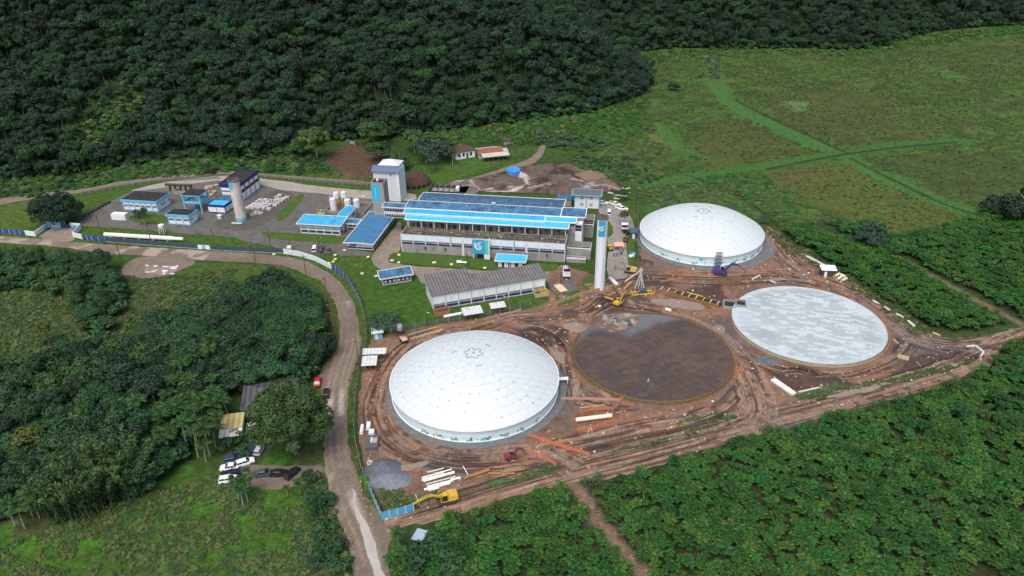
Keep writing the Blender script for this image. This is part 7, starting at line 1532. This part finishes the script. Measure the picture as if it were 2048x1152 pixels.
heap(1060,345,11,5,3.2,m_compost,'big dark compost heap behind the main building',8,R(-8)); heap(1010,363,9,4.5,3.0,m_compost,'compost heap left of the gravel path behind the main building',9); heap(1180,352,8,4.5,2.4,mat('tan_compost', (.14,.10,.07), (.19,.14,.10), .8, .9, bump=.1),'paler brown heap at the right end of the compost yard',10); heap(1125,368,10,3.5,2.4,m_compost,'long dark compost heap behind the white two-storey house',11)
t = thing('rubble_pile', 'pile of broken grey concrete slabs at the notch of the dark tank floor', 'rubble', G(1238,655)); r_ = random.Random(9)
for k in range(16): x, y = r_.uniform(-4, 4), r_.uniform(0, 6); MB().obox((x, y, .7+.25*r_.random()), r_.uniform(1.2, 2.8), r_.uniform(.6, 1.8), .18, r_.random()*3, 0, r_.uniform(-.4, .4)).build('slab_piece', CONC if k % 3 else CONCD, t)
heap(1238,645,6.0,4.8,1.0,mat('rubble_base', (.13,.115,.10), (.20,.18,.16), 1, .9, bump=.1),'grey rubble mound under the broken slabs',12)
# shored trench and chambers
t = thing('shored_trench', 'timber shored trench with cross braces leading to the pale tank floor', 'trench', G(1318,580)); e = G(1441,613)-G(1318,580); L_ = e.length; t.rotation_euler.z = math.atan2(e.y, e.x)
MB().box(0, L_, -1.25, -1.05, -.2, 1.0).box(0, L_, 1.05, 1.25, -.2, 1.0).build('wall', WOODD, t); MB().box(0, L_, -1.05, 1.05, -.2, .42).build('trench_floor', mat('trench_dark', (.035,.025,.02), None, 1, .9), t)
b = MB()
for k in range(60): b.box(k*L_/60, k*L_/60+.18, -1.36, -1.25, -.1, .9+.3*rnd.random())
b.build('sheeting', RUSTP, t)
for k in range(9): MB().box(.8+k*(L_-1.6)/8-.12, .8+k*(L_-1.6)/8+.12, -1.05, 1.05, .8, 1.0).build('brace', PALEC if k % 4 != 2 else YEL, t)
MB().box(L_*.45, L_*.7, .9, 1.1, 1.0, 1.25).build('waler', YEL, t)
def chamber(u, v, w_, d_, label, z=0):
    t = thing('concrete_chamber', label, 'chamber', G(u, v), R(-14)); q = .3; MB().box(0, w_, 0, q, z, z+.9).box(0, w_, d_-q, d_, z, z+.9).box(0, q, q, d_-q, z, z+.9).box(w_-q, w_, q, d_-q, z, z+.9).build('wall', CONC, t); MB().box(q, w_-q, q, d_-q, z, z+.35).build('pit_floor', WATERB, t)
chamber(1446,618,3.6,4.2,'square concrete chamber at the left rim of the pale tank floor'); chamber(1470,618,3.0,3.6,'dark square pit box on the left part of the pale tank floor',.45)
t = thing('timber_tripod', 'bundle of tall leaning poles tied at the top in the middle of the site', 'poles', G(1279,578)); 
for k in range(9): a = k*.7; MB().cyl((1.6*math.cos(a), 1.3*math.sin(a), 0), (.5*math.cos(a+2.4), .4*math.sin(a+2.4), 6.2+.5*(k % 3)), .09, .07, 6).build('pole', PALEC, t)
t = thing('drill_rig', 'low yellow steel rig with a dark blue panel amid the timbers', 'machine', G(1283,590), R(8)); MB().box(-3.4, 3.4, -.9, -.6, .5, .9).box(-3.4, 3.4, .6, .9, .5, .9).build('frame', YEL, t); MB().box(-1.2, 1.2, -.8, .8, .9, 1.9).build('panel', mat('panel_slate', (.06,.08,.13), None, 1, .5), t)
for x in (-3.2, -1.6, 1.6, 3.2): MB().beam((x, -.75, .6), (x+.5, -.9, 2.2), .16).build('strut', YEL, t)
t = thing('drill_rig', 'yellow boom trailer lying left of the yellow excavator', 'machine', G(1214,600), R(-50)); MB().beam((-2, 0, .4), (2.4, 0, 1.2), .35).build('boom', YEL, t); MB().box(-2.4, -1, -.8, .8, .1, .8).build('base', STEELD, t)
for a, b_, h, lb in (((1215,562),(1243,598),.6,'timber wall of the excavation right of the slim tower'), ((1250,565),(1285,540),.25,'long pale timbers leaning toward the farther dome'), ((1248,580),(1262,566),.3,'short yellow timber by the tripod of poles'), ((1262,600),(1315,578),.5,'dark timber sheeting below the drill rig'), ((1320,566),(1365,560),.6,'rusty steel cage above the shored trench')):
    plank(a, b_, .35, h, PALEC if 'pale' in lb else (YEL if 'yellow' in lb else (RUSTP if 'rusty' in lb else WOODD)), lb, 'timber', 'timber', .2)
# open boxes, cabins, huts
def skip(u, v, ang, m, label, w_=4.2, d_=2.6, h=1.3):
    t = thing('open_skip', label, 'skip', G(u, v), R(ang)); MB().box(0, w_, 0, .12, 0, h).box(0, w_, d_-.12, d_, 0, h).box(0, .12, .12, d_-.12, 0, h).box(w_-.12, w_, .12, d_-.12, 0, h).build('side', m, t); MB().box(.12, w_-.12, .12, d_-.12, 0, h*.5).build('load', DSOIL, t); return t
skip(872,634,20,mat('skip_orange', (.34,.16,.07), None, 1, .8),'orange wooden bin beside the warehouse corner'); skip(1071,596,15,mat('skip_tan', (.40,.34,.20), None, 1, .8),'tan wooden bin at the right end of the warehouse'); MB_ = skip(1083,592,15,YEL,'yellow steel bin beside the tan one',1.8,1.8,1.4)
def hut(u, v, w_, d_, h, ang, rm, label, wall=None, walls=False):
    t = thing('site_hut', label, 'hut', G(u, v), R(ang)); roof_slab(t, -.3, w_+.3, -.4, d_+.3, h, h+.35, rm, .08)
    for x in (0, w_-.12):
        for y in (0, d_-.12): MB().box(x, x+.12, y, y+.12, 0, h).build('post', WOODD, t)
    if walls: MB().box(.12, w_-.12, .12, d_-.12, 0, h-.1).build('wall', wall, t); panel(t, 'door', 'f', w_, d_, w_*.2, w_*.2+.8, 0, 1.9, WHITE, -.06)
    else:
        for k in range(5): MB().box(.3+k*(w_-.8)/5, .8+k*(w_-.8)/5, d_*.5, d_*.5+.5, 0, .5+.3*(k % 3)).build('work_bench', STEELD if k % 2 else WOODD, t)
    return t
hut(727,745,3.2,3.2,2.3,4,RTIN,'larger white tin-roofed hut by the road fence'); hut(729,722,5.4,1.6,2.3,2,RTIN,'long narrow tin-roofed hut behind the white one at the road fence'); hut(930,645,5.0,3.0,2.5,16,RTIN,'larger tin-roofed open hut below the warehouse'); hut(984,630,3.8,2.0,2.3,14,RTIN,'smaller tin-roofed open hut below the warehouse')
hut(1642,554,4.0,2.4,2.5,-6,WHITE,'white-roofed dark hut at the plantation edge',mat('hut_dark', (.06,.06,.065), None, 1, .8),True); hut(747,681,2.6,1.8,2.3,14,RTIN,'blue site cabin with tin roof at the upper left corner of the site',LBLUE,True); hut(1262,478,1.9,2.6,2.6,-8,mat('cabin_slate', (.06,.10,.16), None, 1, .6),'dark blue shed right of the flatbed truck',mat('cabin_blue', (.05,.12,.20), None, 1, .6),True)
plank((757,668),(768,664),1.3,.1,RTIN,'loose tin sheet beside the blue site cabin','tin_sheet','sheet',.9)
t = thing('container', 'plain white container box on the lawn by the light blue offices', 'container', G(224,440), R(-9)); MB().box(0, 5.6, 0, 2.3, .1, 2.3).build('shell', WHITE, t); MB().box(-.02, .12, -.03, 2.33, .05, 2.36).box(5.48, 5.62, -.03, 2.33, .05, 2.36).build('frame', TRIM, t); panel(t, 'door', 'r', 5.6, 2.3, .2, 2.1, .3, 2.1, TRIM)
t = thing('container', 'flat dark grey steel tank with a lid in the lower left of the site', 'container', G(731,903), R(2)); MB().box(0, 2.6, 0, 4.2, 0, 1.0).build('shell', mat('slate_steel', (.09,.10,.125), None, 1, .5), t); MB().box(.9, 2.3, 1.6, 3.2, 1.0, 1.06).build('lid', WOODP, t); MB().box(.9, 1.2, 2.0, 3.4, 1.06, 1.1).build('sign', WHITE, t)
for k, (u, v, w_, d_, h, lb) in enumerate(((719,870,.8,3.0,.7,'long white block stack nearest the road fence'), (732,862,1.0,2.2,1.0,'white block stack in the middle of three'), (737,874,1.3,1.6,1.0,'right-hand white block stack with a flat top'))):
    t = thing('block_stack', lb, 'stack', G(u, v), R(4)); 
    for q in range(3): MB().box(q*.06, w_-q*.04, q*.05, d_-q*.08, .1+q*h/3, .06+(q+1)*h/3).build('block', WHITE, t)
t = thing('concrete_ring', 'yellowish concrete ring beside the gravel heaps', 'ring', G(740,929)); MB().tube((0,0,.05),(0,0,.65),.62,.12,24).build('ring_body', CREAM, t)
plank((833,1084),(846,1062),2.2,.15,mat('sheet_blue_grey', (.30,.38,.48), (.38,.46,.56), .8, .5),'blue-grey metal sheet lying by the lower plantation','metal_sheet','sheet',.3)
t = thing('mixing_plant', 'small grey silo hopper on legs at the left of the formwork timber', 'silo', G(801,671)); MB().lathe([(.3,1.2),(.9,2.0),(.9,3.0),(.6,3.5),(0,3.6)],16).build('hopper', mat('hopper_grey', (.26,.27,.29), None, 1, .6), t)
for a in range(4): MB().beam((.8*math.cos(a*1.57+.7), .8*math.sin(a*1.57+.7), 0), (.8*math.cos(a*1.57+.7), .8*math.sin(a*1.57+.7), 2.2), .12).build('leg', STEELD, t)
for k in range(12):
    x0, y0 = 822+k*5.2, 683-k*1.4; plank((x0, y0), (x0+4, y0-8 if k % 2 else y0-4), .22, .22, WOODP, 'short formwork timber in the row behind the near dome', 'formwork_timber', 'timber', .25, 'formwork timbers laid in a row behind the near dome')
for a, b_ in (((820,680),(885,662)),((818,672),(880,655)),((925,665),(985,648)),((930,672),(990,655))): plank(a, b_, .3, .3, WOODD if a[0] > 900 else WOODP, 'long dark beam behind the near dome, below the larger tin-roofed hut' if a[0] > 900 else 'long pale beam behind the near dome by the formwork timbers', 'timber_beam', 'beam', .2, 'pairs of long beams behind the near dome')
t = thing('plywood_slab', 'wooden deck with a bright plywood sheet left of the slim tower', 'deck', G(1113,592), R(22)); MB().box(0, 7.2, 0, 6.2, .1, .5).build('deck', CONCD, t); MB().hexa([(1.6,.8,.5),(4.0,.8,.5),(4.0,5.4,.5),(1.6,5.4,.5)], [(1.6,.8,.62),(4.0,.8,.62),(4.0,5.4,.62),(1.6,5.4,.62)]).build('plywood', mat('plywood', (.58,.46,.24), (.66,.54,.30), .8, .7), t)
t = thing('tarpaulin', 'orange tarpaulin canopy stretched on poles over the paved yard', 'canopy', G(1228,503), R(-4)); MB().hexa([(0,0,1.9),(3.1,0,1.9),(3.1,2.4,2.2),(0,2.4,2.2)], [(0,0,1.95),(3.1,0,1.95),(3.1,2.4,2.25),(0,2.4,2.25)]).build('sheet', mat('tarp_orange', (.78,.34,.20), (.84,.42,.28), .8, .7), t)
for x in (0, 3.05):
    for y in (0, 2.35): MB().box(x, x+.06, y, y+.06, 0, 1.9+.12*y).build('pole', WOODP, t)
t = thing('bag_heap', 'heap of white bags under a blue tarp beside the paved yard', 'heap', G(1263,514))
for k in range(7): MB().obox((rnd.uniform(-1, 1), rnd.uniform(-.8, .8), .3+.2*(k % 3)), .9, .6, .35, rnd.random()*3).build('bag', WHITE, t)
MB().obox((.6,1.0,.9), 1.6, 1.2, .12, .3).build('tarp', mat('tarp_blue', (.06,.25,.62), None, 1, .6), t)
t = thing('blue_pool', 'round bright blue tarp pool on the compost yard', 'pool', (*G(1027,349)[:2], 1.7)); MB().lathe([(0,.45),(2.3,.4),(2.7,.55),(2.8,.45),(2.75,-2.2)],28).build('liner', mat('pool_blue', (.03,.22,.62), (.05,.30,.72), .6, .45), t); MB().lathe([(2.76,.35),(2.84,.35),(2.84,.5),(2.76,.5)],28).build('rim', LBLUE, t)
for k in range(14):
    u, v = 1165+rnd.uniform(0, 85), 388+rnd.uniform(-6, 10); 
    if 1140 < u < 1206 and v > 376: v = 379; u = 1206+rnd.uniform(0, 45)
    plank((u, v), (u+rnd.uniform(6, 16), v-rnd.uniform(-2, 3)), rnd.uniform(.2, .6), .3, PALEC, 'scattered pale board on the ground right of the white two-storey house', 'board', 'board', .1, 'pale boards scattered behind the paved yard')
for k in range(12):
    u, v = 285+rnd.uniform(0, 72), 531+rnd.uniform(0, 18); plank((u, v), (u+rnd.uniform(5, 14), v-rnd.uniform(-2, 3)), rnd.uniform(.3, 1.0), .15, PALEC if k % 3 else WHITE, 'pale broken sheet lying in the muddy turnout beside the road', 'board', 'board', .16, 'broken sheets in the muddy turnout')
# rows of bagged pallets by the store
PM = [mat('bag_white', (.44,.43,.42), (.56,.55,.54), 1.5, .8), mat('bag_grey', (.34,.32,.30), (.44,.42,.40), 1.5, .85), mat('bag_tan', (.36,.28,.21), (.44,.36,.28), 1.5, .85)]
def pallet_proto(m):
    t = thing('bag_stack', '', 'stack'); 
    b = MB(); r2 = random.Random(3)
    for z in range(3):
        for x in range(2):
            for y in range(2): b.obox((-.42+.84*x+r2.uniform(-.05,.05), -.34+.68*y+r2.uniform(-.05,.05), .32+.3*z), .86, .66, .27, r2.uniform(-.12,.12))
    b.build('bags', m, t); MB().box(-.85, .85, -.7, .7, .0, .14).build('pallet', WOODD, t); return t
PP = [pallet_proto(m) for m in PM]; used_pp = [False]*3
base = G(496,418)
for i in range(5):
    for j in range(8):
        if (i < 2 and j > 4) or (i == 4 and j < 2 and False) or rnd.random() < .1: continue
        p = LP(i*2.1+j*.35, j*1.9, 0, (base.x, base.y, 0)); k = rnd.choice((0, 0, 1, 1, 2)) if j > 2 else 0
        o = PP[k] if not used_pp[k] else dup(PP[k], p); used_pp[k] = True; o.location = p; o.rotation_euler.z = A10+rnd.uniform(-.1, .1); sc_ = rnd.uniform(.85, 1.1); o.scale = (sc_, sc_, rnd.uniform(.7, 1.1))
        o['label'] = ('white', 'grey', 'tan')[k] + ' bag stack in the pallet rows right of the navy store'; o['group'] = 'bag stacks by the navy store'
for k in range(9):
    p = G(492+rnd.uniform(0, 32), 428+rnd.uniform(-3, 6)); o = dup(PP[k % 3], p, rnd.random()*3, ('white', 'grey', 'tan')[k % 3] + ' bag stack fallen loosely beside the foot of the stained tower', 'loose bag stacks by the stained tower', (.8, .8, .6))
for k in range(9):
    p = G(405+rnd.uniform(0, 28), 372+rnd.uniform(0, 22)); o = dup(PP[2], p, rnd.random()*3, 'tan brick stack behind the open blue frame', 'tan stacks left of the navy store', (1, 1, .9))
# small yard items
t = thing('water_tank', 'white water tank on a four-legged stand on the roadside lawn', 'tank', G(326,467)); MB().lathe([(0,2.2),(.9,2.2),(1.0,3.2),(.95,3.35),(0,3.4)],20).build('shell', WHITE, t)
for x in (-.8, .7):
    for y in (-.8, .7): MB().box(x, x+.14, y, y+.14, 0, 2.2).build('leg', WHITE, t)
t = thing('water_tank', 'small white tank on the ground in front of the low white pump house', 'tank', G(440,437)); MB().lathe([(.7,0),(.75,1.2),(.8,1.25),(.8,1.4),(0,1.5)],18).build('shell', WHITE, t); MB().lathe([(.82,1.1),(.86,1.1),(.86,1.25),(.82,1.25)],18).build('lid_rim', TRIM, t)
t = thing('filter_rig', 'dark rusty tank rig on concrete blocks behind the white office', 'machine', G(328,384), R(-8)); MB().cyl((0,2,2.4),(11,2,2.4),.55,.55,14).build('pipe', STEELD, t)
for k in range(5): MB().box(.6+k*2.2, 1.8+k*2.2, 1.0, 3.0, 0, 1.9).build('block', mat('ochre_block', (.22,.18,.11), (.30,.25,.16), .8, .9), t)
MB().box(5, 12, -2.0, -1.6, 0, 1.4).box(5, 5.4, -1.6, 1.0, 0, 1.4).build('wall', CONC, t)
t = thing('pipe_rack', 'long dark grey rack of pipes on the lawn right of the dark tree', 'rack', G(163,436), R(0)); e = G(219,405)-G(163,436); t.rotation_euler.z = math.atan2(e.y, e.x); L_ = e.length; MB().box(0, L_, -.8, .8, .5, .75).build('deck', STEELD, t)
for k in range(8): MB().box(k*L_/8, k*L_/8+.2, -.9, .9, 0, .5).build('support', CONC, t)
plank((464,447),(484,448),.6,.2,CREAM,'pale yellow board on the ground in front of the stained tower'); t = thing('bench', 'white bench-like board on the lawn by the entrance sign', 'bench', G(913,528), R(-8)); MB().box(0, 3.4, 0, .9, .45, .6).build('seat', WHITE, t)
for x in (.2, 3.0): MB().box(x, x+.2, .1, .8, 0, .45).build('leg', TRIM, t)
MB().box(0, 1.6, .3, .8, .6, .95).build('box', WHITE, t)
CV = MB().cyl((0,0,.05),(0,0,.22),.55,.50,12).cyl((0,0,.22),(0,0,.26),.32,.30,12).build('valve_cover', mat('cover_cream', (.62,.58,.36), (.70,.66,.46), 1, .7)); cv0 = False
S2 = lambda x, y: (400+x/4, 300+y/4)
for x, y in ((1080,842),(1066,895),(1083,875),(1030,906),(592,835),(1157,802),(1540,886),(1592,840),(1590,902),(1878,901),(2012,916),(1345,858),(1297,990),(1410,1010),(1310,372)):
    o = CV if not cv0 else CV.copy(); 
    if cv0: COL.objects.link(o)
    cv0 = True; o.location = G(*S2(x, y), .13); tag(o, 'small round cream valve cover on the lawn around the main building', 'cover', 'cream valve covers on the lawns')
S3 = lambda x, y: (760+x/4, 340+y/4)
for x, y in ((95,725),(430,742),(572,757),(838,785),(1755,1090)):
    o = CV.copy(); COL.objects.link(o); o.location = G(*S3(x, y), .17); tag(o, 'small round cream valve cover on the strip in front of the main building', 'cover', 'cream valve covers on the lawns')
def stone(sd_, m, s):
    r = random.Random(sd_); b = MB().obox((0,0,.08), .5*s, .32*s, .22, 0); b.v = [(x+r.uniform(-.08,.08), y+r.uniform(-.08,.08), z+r.uniform(-.05,.05)) for x, y, z in b.v]
    o = b.build('debris_piece', m); COL.objects.unlink(o); return o
DP = [stone(1, PALEC, 1), stone(2, CONCD, 1.2), stone(3, DSOIL, 1.6), stone(4, WOODP, 1)] + [(lambda o: (COL.objects.unlink(o), o)[1])(MB().box(-1.1, 1.1, -.09, .09, 0, .1).build('debris_board', WOODD if q else WOODP)) for q in (0, 1)]
dx, dy = grid_points(SITE, 2.7, .5, 2001); kk = site_flat(dx, dy) > .9; kk &= fbm(dx, dy, 7, 2002) > .44; dx, dy = dx[kk], dy[kk]; print('debris', len(dx))
scatter('site_debris', np.stack([dx, dy, site_h(dx, dy)+.08], 1), rng.random(len(dx))*6.28, rng.uniform(.4, 1.1, len(dx)), rng.choice(6, len(dx), p=[.02,.10,.69,.02,.03,.14]), DP, 'clods, stones and board scraps scattered over the construction ground', 'debris')
# ------------------------------------------------------------------ people
SKIN = mat('skin', (.30,.17,.11), (.36,.21,.14), 3, .6); CLOTH = {}
def cloth(n, c): CLOTH.setdefault(n, mat('cloth_'+n, c, None, 1, .85)); return CLOTH[n]
def skin_obj(name, m, joints, edges, parent, sub=1):
    me = bpy.data.meshes.new(name); me.from_pydata([j[0] for j in joints], edges, []); me.materials.append(m)
    o = bpy.data.objects.new(name, me); COL.objects.link(o); o.parent = parent
    s = o.modifiers.new('skin', 'SKIN'); s.use_smooth_shade = True; me.skin_vertices
    if not me.skin_vertices:
        bpy.context.view_layer.objects.active = o
    lay = me.skin_vertices[0] if me.skin_vertices else None
    if lay:
        for i, j in enumerate(joints): lay.data[i].radius = (j[1], j[1] if len(j) < 3 else j[2])
        lay.data[0].use_root = True
    ss = o.modifiers.new('smooth', 'SUBSURF'); ss.levels = ss.render_levels = sub; return o
def person(u, v, ang, top, legs, hat, label, stride=.18, armf=.15, z=.12):
    t = thing('person', label, 'person', G(u, v, z), R(ang)); s = stride
    J = [((0,0,.95),.12,.10),((0,0,1.18),.13,.10),((0,0,1.38),.15,.10),((0,0,1.50),.06,.06),((.02,0,1.60),.085,.075),((.02,0,1.70),.075,.07),
         ((0,.10,.90),.09),((s*.5,.11,.50),.065),((s-.06,.11,.08),.045),((s+.12,.12,.03),.035), ((0,-.10,.90),.09),((-s*.3,-.11,.50),.065),((-s-.06,-.11,.08),.045),((-s+.12,-.12,.03),.035),
         ((0,.20,1.40),.06),((-armf*.3,.27,1.14),.045),((armf*.6,.28,.92),.035),((armf*.8,.28,.84),.032),((0,-.20,1.40),.06),((armf*.3,-.27,1.14),.045),((-armf*.4,-.28,.92),.035),((-armf*.5,-.28,.84),.032)]
    E = [(0,1),(1,2),(2,3),(3,4),(4,5),(0,6),(6,7),(7,8),(8,9),(0,10),(10,11),(11,12),(12,13),(2,14),(14,15),(15,16),(16,17),(2,18),(18,19),(19,20),(20,21)]
    for hnd, sg in ((17, 1), (21, -1)):
        c = J[hnd][0]
        for k in range(5):
            J.append(((c[0]+(-.03+.018*k if k < 4 else .05), c[1], c[2]-(.085+.012*(k in (1, 2)) if k < 4 else .03)), .009)); E.append((hnd, len(J)-1))
    J.append(((.115,0,1.60),.015)); E.append((4, len(J)-1))
    skin_obj('body', SKIN, J, E, t)
    q = [J[i] for i in (0,1,2,14,15,18,19)]; q = [(j[0], j[1]+.022, (j[2] if len(j) > 2 else j[1])+.022) for j in q]; skin_obj('shirt', cloth(*top), q, [(0,1),(1,2),(2,3),(3,4),(2,5),(5,6)], t)
    q = [J[i] for i in (0,6,7,8,10,11,12)]; q = [(j[0], j[1]+.02, (j[2] if len(j) > 2 else j[1])+.02) for j in q]; skin_obj('trousers', cloth(*legs), q, [(0,1),(1,2),(2,3),(0,4),(4,5),(5,6)], t)
    MB().lathe([(.14,0),(.115,.03),(.11,.07),(.08,.12),(0,.14)], 14, (.02,0,1.68)).build('helmet', cloth(*hat), t)
    return t
DBL = ('darkblue', (.03,.05,.12)); WHT = ('white', (.7,.7,.7)); ORG_ = ('orange', (.7,.25,.06)); GRY = ('grey', (.15,.15,.16)); RED = ('red', (.5,.06,.05)); YLW = ('yellow', (.7,.55,.08)); BLU = ('blue', (.08,.18,.42))
person(1228,514,95,DBL,DBL,WHT,'worker in dark blue with a white helmet, left of the pair on the paved yard'); person(1234,513,80,DBL,GRY,WHT,'worker in dark blue and grey, right of the pair on the paved yard')
person(1240,506,10,RED,DBL,WHT,'worker in a red shirt under the edge of the orange tarpaulin'); person(1244,508,180,DBL,DBL,YLW,'worker in dark blue with a yellow helmet in front of the tarpaulin'); person(1246,503,200,ORG_,DBL,WHT,'worker in an orange vest at the right end of the tarpaulin'); person(1242,511,150,BLU,GRY,WHT,'worker in a blue shirt nearest the camera in the tarpaulin group')
person(1184,602,0,WHT,DBL,WHT,'worker in a white shirt at the foot of the retaining wall'); person(1190,604,180,BLU,DBL,WHT,'worker in a blue shirt facing the white-shirted one by the retaining wall')
person(1960,722,60,RED,WHT,WHT,'person in red and white beside the barrier beams at the right fork'); person(1964,718,200,BLU,DBL,WHT,'person in blue beside the barrier beams at the right fork')
person(1296,770,120,WHT,GRY,WHT,'worker in white standing on the dark tank floor near its lower edge',z=.68)
